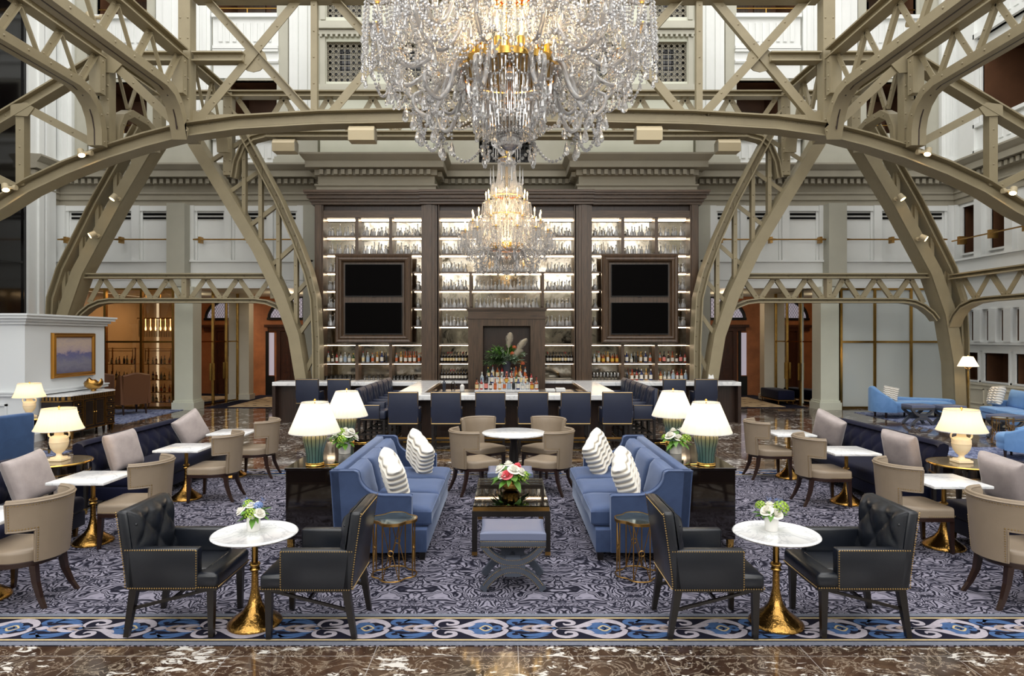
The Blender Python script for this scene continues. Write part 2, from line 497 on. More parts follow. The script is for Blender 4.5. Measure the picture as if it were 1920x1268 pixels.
def mk_cut(name, sc):
    m = NT(name)
    tr = m.node('ShaderNodeBsdfTransparent'); tr.inputs[0].default_value=(.95,.95,.95,1); gl = m.node('ShaderNodeBsdfGlossy', Roughness=.12)
    d = m.node('ShaderNodeBsdfDiffuse'); d.inputs[0].default_value=(.93,.94,.95,1); t2 = m.node('ShaderNodeBsdfTranslucent'); t2.inputs[0].default_value=(.93,.94,.95,1)
    dm = m.node('ShaderNodeMixShader', Fac=.6); m.link(d.outputs[0],dm.inputs[1]); m.link(t2.outputs[0],dm.inputs[2])
    a = m.node('ShaderNodeMixShader', Fac=sc); m.link(tr.outputs[0],a.inputs[1]); m.link(dm.outputs[0],a.inputs[2])
    fr = m.node('ShaderNodeFresnel', IOR=1.5); b = m.node('ShaderNodeMixShader'); m.link(m.math('ADD',fr.outputs[0],.06),b.inputs[0]); m.link(a.outputs[0],b.inputs[1]); m.link(gl.outputs[0],b.inputs[2]); m.link(b.outputs[0],m.out.inputs[0])
    return m.mat
M['decanter'] = mk_cut('cut_glass', .8)
M['tumbler'] = mk_glass('glassware', (.88,.88,.88,1), .12, .04)
M['amber_pane'] = mk_glass('warm_tinted_pane', srgb(232,218,196), .06)
M['leaded'] = pbr('leaded_glass', srgb(150,140,150), .3, emit=srgb(214,206,220), estr=.35)
def mk_frost():
    m = NT('frosted_white_glass')
    m.b.inputs['Base Color'].default_value = srgb(196,202,200); m.b.inputs['Roughness'].default_value = .06
    m.b.inputs['Specular IOR Level'].default_value = .8
    return m.mat
M['frost'] = mk_frost()
def mk_crystal(name, dif, tra=.5, ior=1.35):
    m = NT(name)
    g = m.node('ShaderNodeBsdfRefraction', IOR=ior, Roughness=.0); gl = m.node('ShaderNodeBsdfGlossy', Roughness=.03)
    tr = m.node('ShaderNodeBsdfTransparent')
    g.inputs[0].default_value = (1,1,1,1); gl.inputs[0].default_value = (1,1,1,1); tr.inputs[0].default_value = (.94,.94,.95,1)
    fr = m.node('ShaderNodeFresnel', IOR=1.7)
    a = m.node('ShaderNodeMixShader', Fac=1-tra); m.link(tr.outputs[0], a.inputs[1]); m.link(g.outputs[0], a.inputs[2])
    d = m.node('ShaderNodeBsdfDiffuse'); d.inputs[0].default_value = (.95,.95,.97,1)
    t2 = m.node('ShaderNodeBsdfTranslucent'); t2.inputs[0].default_value = (.95,.95,.97,1)
    dm = m.node('ShaderNodeMixShader', Fac=.5); m.link(d.outputs[0], dm.inputs[1]); m.link(t2.outputs[0], dm.inputs[2])
    a2 = m.node('ShaderNodeMixShader', Fac=dif); m.link(a.outputs[0], a2.inputs[1]); m.link(dm.outputs[0], a2.inputs[2])
    b = m.node('ShaderNodeMixShader'); k = m.math('ADD', m.math('MULTIPLY', fr.outputs[0], .8), .16)
    m.link(k, b.inputs[0]); m.link(a2.outputs[0], b.inputs[1]); m.link(gl.outputs[0], b.inputs[2])
    m.link(b.outputs[0], m.out.inputs[0])
    return m.mat
M['crystal'] = mk_crystal('lead_crystal', .34)
M['crystal_rope'] = mk_crystal('twisted_glass', .45)
M['crystal_drop'] = mk_crystal('cut_crystal_drop', .10, .35, 1.5)
def mk_painting():
    m = NT('seascape_canvas'); c = m.coord()
    sep = m.node('ShaderNodeSeparateXYZ'); m.link(c, sep.inputs[0])
    n = m.noise(m.coord((1,1,2.2)), 3.2, 6, .65, .8); n2 = m.noise(m.coord((1,1,4)), 9, 5, .6, .6)
    h = m.math('ADD', sep.outputs[2], m.math('MULTIPLY', m.math('SUBTRACT', n, .5), .5))
    col = m.ramp(m.math('MULTIPLY_ADD', h, .9, .5), [(.12,srgb(84,84,110)),(.34,srgb(120,122,136)),(.52,srgb(78,84,136)),(.6,srgb(176,158,158)),(.74,srgb(196,176,156)),(.92,srgb(166,152,156))])
    m.link(m.mix(m.math('MULTIPLY', n2, .4), col, srgb(150,140,160)), m.b.inputs['Base Color'])
    m.b.inputs['Roughness'].default_value = .6
    return m.mat
M['painting'] = mk_painting()
BOT = {}
for nm, c, r in (('wine', srgb(18,14,16), .1), ('amber', srgb(150,70,22), .1), ('red', srgb(150,24,20), .12), ('clear', srgb(150,158,160), .1), ('green', srgb(34,74,40), .1), ('blue', srgb(26,42,90), .1), ('smoke', srgb(60,64,74), .1), ('gold', srgb(168,120,50), .15)):
    BOT[nm] = pbr('bottle_'+nm, c, r, spec=.6, coat=.4)
LAB = {nm: pbr('paper_'+nm, c, .6) for nm, c in (('white', srgb(216,210,198)), ('cream', srgb(222,200,150)), ('black', srgb(26,24,24)), ('orange', srgb(196,98,48)), ('pink', srgb(222,130,120)), ('yellow', srgb(206,164,60)), ('blue', srgb(150,168,188)), ('red', srgb(140,34,32)))}
# ---------------------------------------------------------------- camera
cam = bpy.data.cameras.new('camera'); cam.lens = 22.5; cam.sensor_width = 36
cam.shift_x = 10/1920; cam.shift_y = -2/1920
camo = bpy.data.objects.new('camera', cam); COL.objects.link(camo)
camo.location = (0,0,EYE); camo.rotation_euler = (pi/2,0,0); SC.camera = camo
cam.clip_end = 200
SC.view_settings.view_transform = 'Standard'; SC.view_settings.look = 'None'
SC.view_settings.exposure = 0.3; SC.view_settings.gamma = 1.0
SC.cycles.use_denoising = True
SC.cycles.max_bounces = 10; SC.cycles.transparent_max_bounces = 24; SC.cycles.transmission_bounces = 8
SC.cycles.glossy_bounces = 5; SC.cycles.diffuse_bounces = 4
SC.cycles.sample_clamp_indirect = 6; SC.cycles.caustics_reflective = False; SC.cycles.caustics_refractive = False
area_light('added_end_light', (0,-13.0,9.6), (24,9), 2400, (1,.99,.97), (radians(82),0,0))  # added fill light behind the viewer, posed as an end window; brightens the facade
w = bpy.data.worlds.new('sky'); SC.world = w; w.use_nodes = True
w.node_tree.nodes['Background'].inputs[0].default_value = (1.0,.98,.95,1)
w.node_tree.nodes['Background'].inputs[1].default_value = 1.0
area_light('skylight', (0,1,21), (26,36), 4500, (1,.99,.97))

YB = 19.8                      # back wall plane
def xb(px): return X(px, YB)
def zb(py): return Z(py, YB)
YK = 18.7                      # projecting blocks over the bar
XW = 13.85                     # side walls

# ---------------------------------------------------------------- floor
fl = MB(); fl.box((-18,-14,-.12),(18,27,0)); struct(fl.build('floor', M['floor'], smooth=0))

# ---------------------------------------------------------------- wall with openings
def wall_cells(mb, u0, u1, z0, z1, ops, put, mi=0):
    us = sorted({u0,u1,*[c for o in ops for c in o[:2] if u0 < c < u1]})
    zs = sorted({z0,z1,*[c for o in ops for c in o[2:4] if z0 < c < z1]})
    for i in range(len(us)-1):
        for j in range(len(zs)-1):
            um, zm = (us[i]+us[i+1])/2, (zs[j]+zs[j+1])/2
            if any(o[0] < um < o[1] and o[2] < zm < o[3] for o in ops): continue
            mb.quad(*[put(u,z) for u,z in ((us[i],zs[j]),(us[i+1],zs[j]),(us[i+1],zs[j+1]),(us[i],zs[j+1]))], mi)

NWIN = [0]
def win_name(): NWIN[0] += 1; return f'window_{NWIN[0]}'
NTRIM = [0]
def trim_name(): NTRIM[0] += 1; return f'trim_{NTRIM[0]}'

def mirrored(lst): return lst + [(1900-b, 1900-a, c, d) for a,b,c,d in lst]

# openings as (px0, px1, py_top, py_bottom)
LOGGIA = mirrored([(183,277,-75,33),(405,520,-75,30),(183,277,155,250),(428,520,152,256)])
CENTRE = [(898,1002,262,309),(898,1002,206,250)]
bops = [(xb(a),xb(b),zb(d),zb(c)) for a,b,c,d in LOGGIA+CENTRE]
wb = MB()
wall_cells(wb, -XW, XW, 3.95, 14.2, bops, lambda u,z:(u,YB,z))
struct(wb.build('wall_back', M['stone'], smooth=0))
wb = MB()   # plain wall behind the bar
wb.box((-5.45,YB-.3,0),(5.45,YB,3.95)); struct(wb.build('wall_bar', M['walnut_deep'], smooth=0))

def loggia(px0,px1,py0,py1,deep=1.6):
    x0,x1,z0,z1 = xb(px0),xb(px1),zb(py1),zb(py0)
    root = struct(thing(win_name(), None, None, (0,0,0)))
    r = MB()
    r.quad((x0,YB,z0),(x0,YB+deep,z0),(x0,YB+deep,z1),(x0,YB,z1)); r.quad((x1,YB,z0),(x1,YB,z1),(x1,YB+deep,z1),(x1,YB+deep,z0))
    r.quad((x0,YB,z1),(x0,YB+deep,z1),(x1,YB+deep,z1),(x1,YB,z1)); r.quad((x0,YB,z0),(x1,YB,z0),(x1,YB+deep,z0),(x0,YB+deep,z0))
    r.quad((x0,YB+deep,z0),(x1,YB+deep,z0),(x1,YB+deep,z1),(x0,YB+deep,z1))
    r.build('recess', M['room_brown'], root, smooth=0)
    f = MB(); t=.09
    for a,b in (((x0-t,YB-.05,z0-.02),(x0,YB+.12,z1+t)),((x1,YB-.05,z0-.02),(x1+t,YB+.12,z1+t)),((x0,YB-.05,z1),(x1,YB+.12,z1+t))): f.box(a,b)
    f.build('frame', M['stone'], root, smooth=0)
    g = MB(); zr = z0+.26
    g.cyl((x0,YB+.05,zr),(x1,YB+.05,zr),.022,n=6); g.cyl(((x0+x1)/2,YB+.05,z0),((x0+x1)/2,YB+.05,zr),.02,n=6)
    g.build('brass_rail', M['brass'], root)
    d = MB(); d.box((x0+.25,YB+deep-.08,z0),(x0+.95,YB+deep-.01,z1-.5)); d.box((x1-.75,YB+deep-.08,z0),(x1-.2,YB+deep-.01,z1-.4))
    d.build('inner_door', M['walnut'], root, smooth=0)
for a in LOGGIA: loggia(*a)

def grille_window(x0,x1,z0,z1,y, warm=False):
    root = struct(thing(win_name(), None, None))
    p = MB(); p.box((x0,y+.25,z0),(x1,y+.3,z1)); p.build('pane', M['glow_warm'] if warm else M['dark_glass'], root, smooth=0)
    rv = MB(); rv.quad((x0,y,z0),(x0,y+.3,z0),(x0,y+.3,z1),(x0,y,z1)); rv.quad((x1,y,z0),(x1,y,z1),(x1,y+.3,z1),(x1,y+.3,z0)); rv.quad((x0,y,z1),(x0,y+.3,z1),(x1,y+.3,z1),(x1,y,z1)); rv.quad((x0,y,z0),(x1,y,z0),(x1,y+.3,z0),(x0,y+.3,z0))
    rv.build('reveal', M['stone'], root, smooth=0)
    if warm: return root
    g = MB(); nx = max(4, int((x1-x0)/.15)); nz = max(3, int((z1-z0)/.15)); sx=(x1-x0)/nx; sz=(z1-z0)/nz
    for i in range(nx+1): g.box((x0+i*sx-.008,y+.1,z0),(x0+i*sx+.008,y+.12,z1))
    for j in range(nz+1): g.box((x0,y+.1,z0+j*sz-.008),(x1,y+.12,z0+j*sz+.008))
    for i in range(nx):
        for j in range(nz):
            if 2 <= i < nx-2 and 2 <= j < nz-1: continue
            c = (x0+(i+.5)*sx, y+.1, z0+(j+.5)*sz)
            g.tube([(c[0]+sx*.36*cos(k*pi/4),c[1],c[2]+sz*.36*sin(k*pi/4)) for k in range(8)],.012,4,True)
    g.build('grille', M['stone_dark'] if z0 > 8.6 else M['black_metal'], root, smooth=0)
    return root
grille_window(xb(898),xb(1002),zb(309),zb(262),YB)
grille_window(xb(898),xb(1002),zb(250),zb(206),YB)

# blocks over the bar, with two rows of grilles
def xk(px): return X(px,YK)
def zk(py): return Z(py,YK)
for sgn in (-1,1):
    gp = [(612,678),(745,811)]
    ops = []
    for a,b in gp:
        for t,bt in ((78,153),(-60,32)):
            x0,x1 = (xk(a),xk(b)) if sgn<0 else (xk(1900-b),xk(1900-a))
            ops.append((x0,x1,zk(bt),zk(t)))
    x0,x1 = (-5.45,-2.15) if sgn<0 else (2.15,5.45)
    m = MB(); wall_cells(m,x0,x1,6.2,14.2,ops,lambda u,z:(u,YK,z))
    for xx in (x0,x1): m.quad((xx,YK,6.2),(xx,YB,6.2),(xx,YB,14.2),(xx,YK,14.2))
    struct(m.build('wall_block', M['sage'], smooth=0))
    for o in ops: grille_window(*o,YK)
    # stone surround and ledges on the block
    t = MB()
    for zc,h,pr in ((9.3,.16,.16),(9.46,.1,.1),(11.0,.12,.12),(11.14,.1,.2),(11.3,.12,.06)): t.box((x0-pr,YK-pr,zc),(x1+pr,YK,zc+h))
    for i in range(22): 
        xx = x0+.05+i*(x1-x0-.1)/21; t.box((xx-.035,YK-.12,10.93),(xx+.035,YK,11.0))
    for o in ops: 
        for e in ((o[0]-.16,o[0]-.02),(o[1]+.02,o[1]+.16)): t.box((e[0],YK-.06,o[2]-.1),(e[1],YK,o[3]+.1))
    struct(t.build(trim_name(), M['stone'], smooth=0))

# ---------------------------------------------------------------- main cornice, running round the hall
plan = [(-XW,18.4),(-XW,YB),(-5.45,YB),(-5.45,YK),(-2.15,YK),(-2.15,YB),(2.15,YB),(2.15,YK),(5.45,YK),(5.45,YB),(XW,YB),(XW,9)]
prof = [(0,6.24),(-.05,6.24),(-.05,6.4),(-.09,6.42),(-.09,6.56),(-.13,6.6),(-.13,6.64),(-.05,6.66),(-.05,6.88),(-.13,6.9),(-.13,7.06),(-.34,7.08),(-.34,7.26),(-.38,7.3),(-.44,7.38),(-.47,7.42),(-.47,7.47),(0,7.5)]
c = MB(); c.sweep(prof[::-1], [(x,y,0) for x,y in plan], (0,0,1))
struct(c.build(trim_name(), M['stone_dark'], smooth=0))
d = MB()
for (xa,ya),(xb2,yb2) in zip(plan[:-1],plan[1:]):
    a, b = Vector((xa,ya,0)), Vector((xb2,yb2,0)); t = (b-a).normalized(); q = Vector((t.y,-t.x,0)); L = (b-a).length; n = int(L/.2)
    for i in range(n):
        p = a+t*((i+.5)*L/n)+q*.13
        vs = []
        for zz in (6.9,7.04):
            for e,o2 in ((-.055,0),(.055,0),(.055,.12),(-.055,.12)):
                v = p+t*e+q*o2; vs.append((v.x,v.y,zz))
        d.add(vs,[(0,3,2,1),(4,5,6,7),(0,1,5,4),(1,2,6,5),(2,3,7,6),(3,0,4,7)])
struct(d.build(trim_name(), M['stone_dark'], smooth=0))

# ---------------------------------------------------------------- pilasters and balustrade panels on the upper facade
def pilaster(px0,px1,z0,z1,mat,y=YB,pr=.14,flutes=0,mir=True):
    for s in ((0,1) if mir else (0,)):
        a,b = (px0,px1) if not s else (1900-px1,1900-px0)
        x0,x1 = X(a,y),X(b,y); m = MB(); m.box((x0,y-pr,z0),(x1,y,z1))
        if flutes:
            w = (x1-x0)/(flutes*2+1)
            for i in range(flutes): m.box((x0+w*(2*i+1),y-pr-.05,z0),(x0+w*(2*i+2),y-pr,z1))
        m.box((x0-.08,y-pr-.1,z0),(x1+.08,y,z0+.12)); m.box((x0-.05,y-pr-.07,z0+.12),(x1+.05,y,z0+.2))
        struct(m.build(trim_name(), mat, smooth=0))
pilaster(108,140,7.5,14.2,M['white'],flutes=2); pilaster(297,342,8.35,14.2,M['white'],flutes=1); pilaster(366,398,8.35,14.2,M['white'],flutes=2)
pilaster(545,588,8.35,14.2,M['white'],flutes=2); pilaster(146,166,7.5,14.2,M['stone'],pr=.06); pilaster(524,541,8.35,14.2,M['stone'],pr=.06); pilaster(279,293,8.35,14.2,M['stone'],pr=.06)
pilaster(297,398,7.5,8.35,M['stone'],pr=.24); pilaster(524,600,7.5,8.35,M['stone'],pr=.24)
pilaster(815,830,8.3,14.2,M['white'],pr=.1,y=YB)
def spandrel(px0,px1,py0,py1,mir=True):
    for s in ((0,1) if mir else (0,)):
        a,b = (px0,px1) if not s else (1900-px1,1900-px0)
        x0,x1,z0,z1 = xb(a),xb(b),zb(py1),zb(py0); m = MB()
        m.box((x0,YB-.1,z0),(x1,YB,z1)); m.box((x0,YB-.2,z1-.12),(x1,YB-.1,z1)); m.box((x0,YB-.15,z0),(x1,YB-.1,z0+.1))
        n = 8; w = (x1-x0-.3)/n
        for i in range(n): m.box((x0+.15+i*w+.18*w,YB-.14,z0+.22),(x0+.15+i*w+.72*w,YB-.1,z1-.28))
        struct(m.build(trim_name(), M['white'], smooth=0))
spandrel(170,279,33,97); spandrel(402,524,30,95); spandrel(170,279,262,312); spandrel(402,524,258,312)
for px0,px1 in ((170,279),(402,524)):       # white lintel bands between the floors
    for s in (0,1):
        a,b = (px0,px1) if not s else (1900-px1,1900-px0); m = MB()
        m.box((xb(a),YB-.06,zb(148)),(xb(b),YB,zb(100))); m.box((xb(a),YB-.14,zb(100)),(xb(b),YB,zb(96)))
        m.cyl((xb(a),YB-.06,zb(118)),(xb(b),YB-.06,zb(118)),.07,n=8)
        struct(m.build(trim_name(), M['white'], smooth=30))

# ---------------------------------------------------------------- mezzanine band over the ground floor
for sgn in (-1,1):
    edges = [105,128,252,266,318,328,361,368,425,437,505,515,560,572]
    m = MB()
    def bx(a,b,y0,z0,z1,mi=0):
        x0,x1 = (xb(a),xb(b)) if sgn<0 else (xb(1900-b),xb(1900-a)); m.box((x0,y0,z0),(x1,YB+.1,z1),mi)
    bx(105,328,YB-.12,3.95,4.56); bx(361,590,YB-.12,3.95,4.56)
    bx(105,328,YB-.2,4.5,4.56); bx(361,590,YB-.2,4.5,4.56); bx(361,590,YB-.1,3.7,3.95); bx(105,328,YB-.1,3.7,3.95)
    for a,b in ((105,128),(252,266),(318,328),(361,368),(425,437),(505,515),(560,572)): bx(a,b,YB-.16,4.56,6.24)
    bx(105,590,YB-.1,6.08,6.24)
    for a,b in ((128,252),(266,318),(368,425),(437,505),(515,560)):
        bx(a,a+4,YB-.07,4.56,6.08); bx(b-4,b,YB-.07,4.56,6.08)
    bx(105,590,YB-.02,4.56,6.1)
    struct(m.build(trim_name(), M['white'], smooth=0))
    v = MB()
    for a,b in ((136,252),(270,316),(372,423),(441,503),(518,558)):
        x0,x1 = (xb(a),xb(b)) if sgn<0 else (xb(1900-b),xb(1900-a))
        for z0 in (5.99,5.87): v.box((x0,YB-.05,z0-.03),(x1,YB-.02,z0+.03))
    struct(v.build(trim_name(), M['black'], smooth=0))
    # grey pilaster above the column
    x0,x1 = (xb(328),xb(361)) if sgn<0 else (xb(1900-361),xb(1900-328))
    p = MB(); p.box((x0,YB-.5,3.7),(x1,YB,6.24)); struct(p.build('column', M['stone'], smooth=0))
    x0,x1 = (xb(572),-5.5) if sgn<0 else (5.45,xb(1900-572))
    p = MB(); p.box((x0,YB-.2,0),(x1,YB,6.24)); struct(p.build('column', M['stone'], smooth=0))
    # ground floor column with base
    x0,x1 = (X(327,19.3),X(361.5,19.3)) if sgn<0 else (X(1539,19.3),X(1573,19.3))
    p = MB(); p.box((x0,19.3,0),(x1,19.85,3.72)); p.box((x0-.06,19.24,0),(x1+.06,19.9,.22)); p.box((x0-.03,19.27,.22),(x1+.03,19.87,.28))
    struct(p.build('column', M['sage'], smooth=0))

# brass rails in front of the mezzanine
for (a,b,lab,grp) in ((108,342,'brass safety rail across the white mezzanine panels behind the cream partition',0),(362,568,'brass safety rail across the mezzanine panels beside the tall bar, on its left',0),(1340,1552,'brass safety rail across the mezzanine panels beside the tall bar, on its right',0),(1572,1776,'brass safety rail across the mezzanine panels in the back right corner',0)):
    t = thing('brass_rail', lab, 'rail', (0,0,0)); m = MB(); z=zb(452); y=YB-.32
    m.cyl((X(a,y),y,z),(X(b,y),y,z),.022,n=8); m.build('rail_bar', M['brass_old'], t)
    n = 3
    for i in range(n):
        xx = X(a,y)+(.06+i*.88/(n-1))*(X(b,y)-X(a,y)); k = MB()
        k.box((xx-.04,y-.02,z-.11),(xx+.04,YB-.16,z+.08)); k.cyl((xx-.2,y,z),(xx,y,z),.02,.038,n=6); k.cyl((xx,y,z),(xx+.2,y,z),.038,.02,n=6)
        k.build('bracket', M['brass_old'], t, smooth=0)

# ---------------------------------------------------------------- side walls
def yr(px): return XW*F/(px-CX)
rops = []   # (y0,y1,z0,z1)
for a,b in ((1808,1836),(1860,1894)): rops.append((yr(b),yr(a),4.72,6.12))
for a,b in ((1797,1836),(1848,1894),(1907,1955)): rops.append((yr(b),yr(a),.93,1.74))
for c2 in (19.45,18.95,18.35,17.8,17.25,16.7): rops.append((c2-.1,c2+.1,2.10,2.95))
rops += [(14.2,18.6,8.4,10.6),(13.6,18.6,11.8,14.0)]
m = MB(); wall_cells(m, -14, YB+.9, 0, 14.2, rops, lambda u,z:(XW,u,z)); struct(m.build('wall_right', M['white'], smooth=0))
for o in rops:
    root = struct(thing(win_name(), None, None)); y0,y1,z0,z1 = o; dp = .5 if z1 < 7 else 1.6
    r = MB()
    for q in (((XW,y0,z0),(XW+dp,y0,z0),(XW+dp,y0,z1),(XW,y0,z1)),((XW,y1,z0),(XW,y1,z1),(XW+dp,y1,z1),(XW+dp,y1,z0)),((XW,y0,z1),(XW+dp,y0,z1),(XW+dp,y1,z1),(XW,y1,z1)),((XW,y0,z0),(XW,y1,z0),(XW+dp,y1,z0),(XW+dp,y0,z0)),((XW+dp,y0,z0),(XW+dp,y1,z0),(XW+dp,y1,z1),(XW+dp,y0,z1))): r.quad(*q)
    r.build('recess', M['room_brown'], root, smooth=0)
    if y1-y0 > .3:
        f = MB(); t=.06
        f.box((XW-.05,y0-t,z0-t),(XW+.03,y0,z1+t)); f.box((XW-.05,y1,z0-t),(XW+.03,y1+t,z1+t)); f.box((XW-.05,y0,z1),(XW+.03,y1,z1+t)); f.box((XW-.08,y0-t,z0-t),(XW+.03,y1+t,z0))
        f.build('frame', M['white'], root, smooth=0)
# wainscot, ledge, sill band, balustrade on the right wall
m = MB(); m.box((XW-.08,9,.80),(XW,YB,.88)); m.box((XW-.05,9,.06),(XW,YB,.80)); m.box((XW-.09,9,0),(XW,YB,.14))
for i in range(8):
    y1 = 19.6-i*1.25; y0 = y1-1.1
    for zz in ((.24,.70),):
        m.box((XW-.075,y0,zz[0]),(XW-.05,y1,zz[0]+.03)); m.box((XW-.075,y0,zz[1]-.03),(XW-.05,y1,zz[1])); m.box((XW-.075,y0,zz[0]),(XW-.05,y0+.03,zz[1])); m.box((XW-.075,y1-.03,zz[0]),(XW-.05,y1,zz[1]))
struct(m.build('trim_wainscot', M['cream'], smooth=0))
m = MB(); m.box((XW-.14,9,1.98),(XW,YB,2.06)); m.box((XW-.05,9,1.8),(XW,YB,1.98))
for c2 in (19.7,19.2,18.65,18.07,17.52,16.97): m.box((XW-.16,c2-.13,2.06),(XW,c2+.13,3.0))
m.box((XW-.1,9,3.0),(XW,YB,3.2))
struct(m.build(trim_name(), M['white'], smooth=0))
m = MB(); m.box((XW-.12,9,3.95),(XW,YB,4.56)); m.box((XW-.2,9,4.5),(XW,YB,4.56))
for c2 in (19.72,18.65,17.5,16.4): m.box((XW-.14,c2-.14,4.56),(XW,c2+.14,6.24))
struct(m.build(trim_name(), M['white'], smooth=0))
m = MB()
for z0 in (7.5,10.9):
    m.box((XW-.1,9,z0),(XW,18.75,z0+.9)); m.box((XW-.2,9,z0+.8),(XW,18.75,z0+.9)); m.box((XW-.2,9,z0),(XW,18.75,z0+.14))
    for i in range(34): m.box((XW-.14,18.4-i*.27-.15,z0+.25),(XW-.1,18.4-i*.27,z0+.68))
m.box((XW-.2,18.7,7.5),(XW,19.3,14.2)); m.box((XW-.1,19.3,7.5),(XW,YB,14.2))
struct(m.build(trim_name(), M['white'], smooth=0))
t = thing('brass_rail','brass safety rail along the right side wall above the light blue sofa','rail'); m = MB()
m.cyl((XW-.35,19.4,5.1),(XW-.35,14,5.1),.022,n=8); m.build('rail_bar',M['brass_old'],t)
for yy in (19.1,17.9,16.7): k=MB(); k.box((XW-.37,yy-.05,4.96),(XW-.14,yy+.05,5.2)); k.build('bracket',M['brass_old'],t,smooth=0)
# left wall: white, with the dark glazed lift shaft
m = MB(); m.quad((-XW,-14,0),(-XW,-14,14.2),(-XW,12.5,14.2),(-XW,12.5,0)); m.quad((-XW,18.4,0),(-XW,18.4,14.2),(-XW,YB,14.2),(-XW,YB,0))
struct(m.build('wall_left', M['white'], smooth=0))
m = MB()
for y0,y1,pr in ((18.4,18.75,.1),(18.75,18.95,.16),(19.0,19.12,.2),(19.18,19.5,.12)): m.box((-XW,y0,0),(-XW+pr,y1,14.2))
struct(m.build(trim_name(), M['white'], smooth=0))
m = MB(); m.box((-XW-.3,12.5,0),(-XW,18.4,14.2)); m.box((-XW,12.5,4.3),(-XW+.03,18.38,4.36)); m.box((-XW,18.3,0),(-XW+.04,18.4,14.2)); m.box((-XW,15.4,0),(-XW+.03,15.46,14.2))
w_ = m.build('window_shaft', M['dark_glass'], smooth=0); struct(w_)
# rear wall behind the viewer: pale facade with dark window bays
rops2 = [(x,x+2.2,1.0,3.0) for x in (-12.6,-9.4,-6.2,-3.0,.2,3.4,6.6,9.8)]
m = MB(); wall_cells(m,-XW,XW,0,14.2,rops2,lambda u,z:(u,-13.5,z)); struct(m.build('wall_front', M['stone'], smooth=0))
m = MB()
for o in rops2: m.box((o[0],-13.9,o[2]),(o[1],-13.7,o[3]))
struct(m.build('window_rear', M['dark_glass'], smooth=0))
m = MB()      # bars framing the added end light as a window; then glass roof bars
for i in range(9): m.box((-12+i*3-.06,-13.3,5),(-12+i*3+.06,-13.2,14))
for z in (5,8,11,14): m.box((-12,-13.3,z-.06),(12,-13.2,z+.06))
struct(m.build('window_end', M['iron'], smooth=0))
m = MB()
for i in range(9): m.box((-13.6,-13+i*4,21.2),(13.6,-12.88+i*4,21.4))
for i in range(7): m.box((-13.5+i*4.5,-13,21.4),(-13.4+i*4.5,19.8,21.6))
struct(m.build('ceiling_glazing_bars', M['iron'], smooth=0))

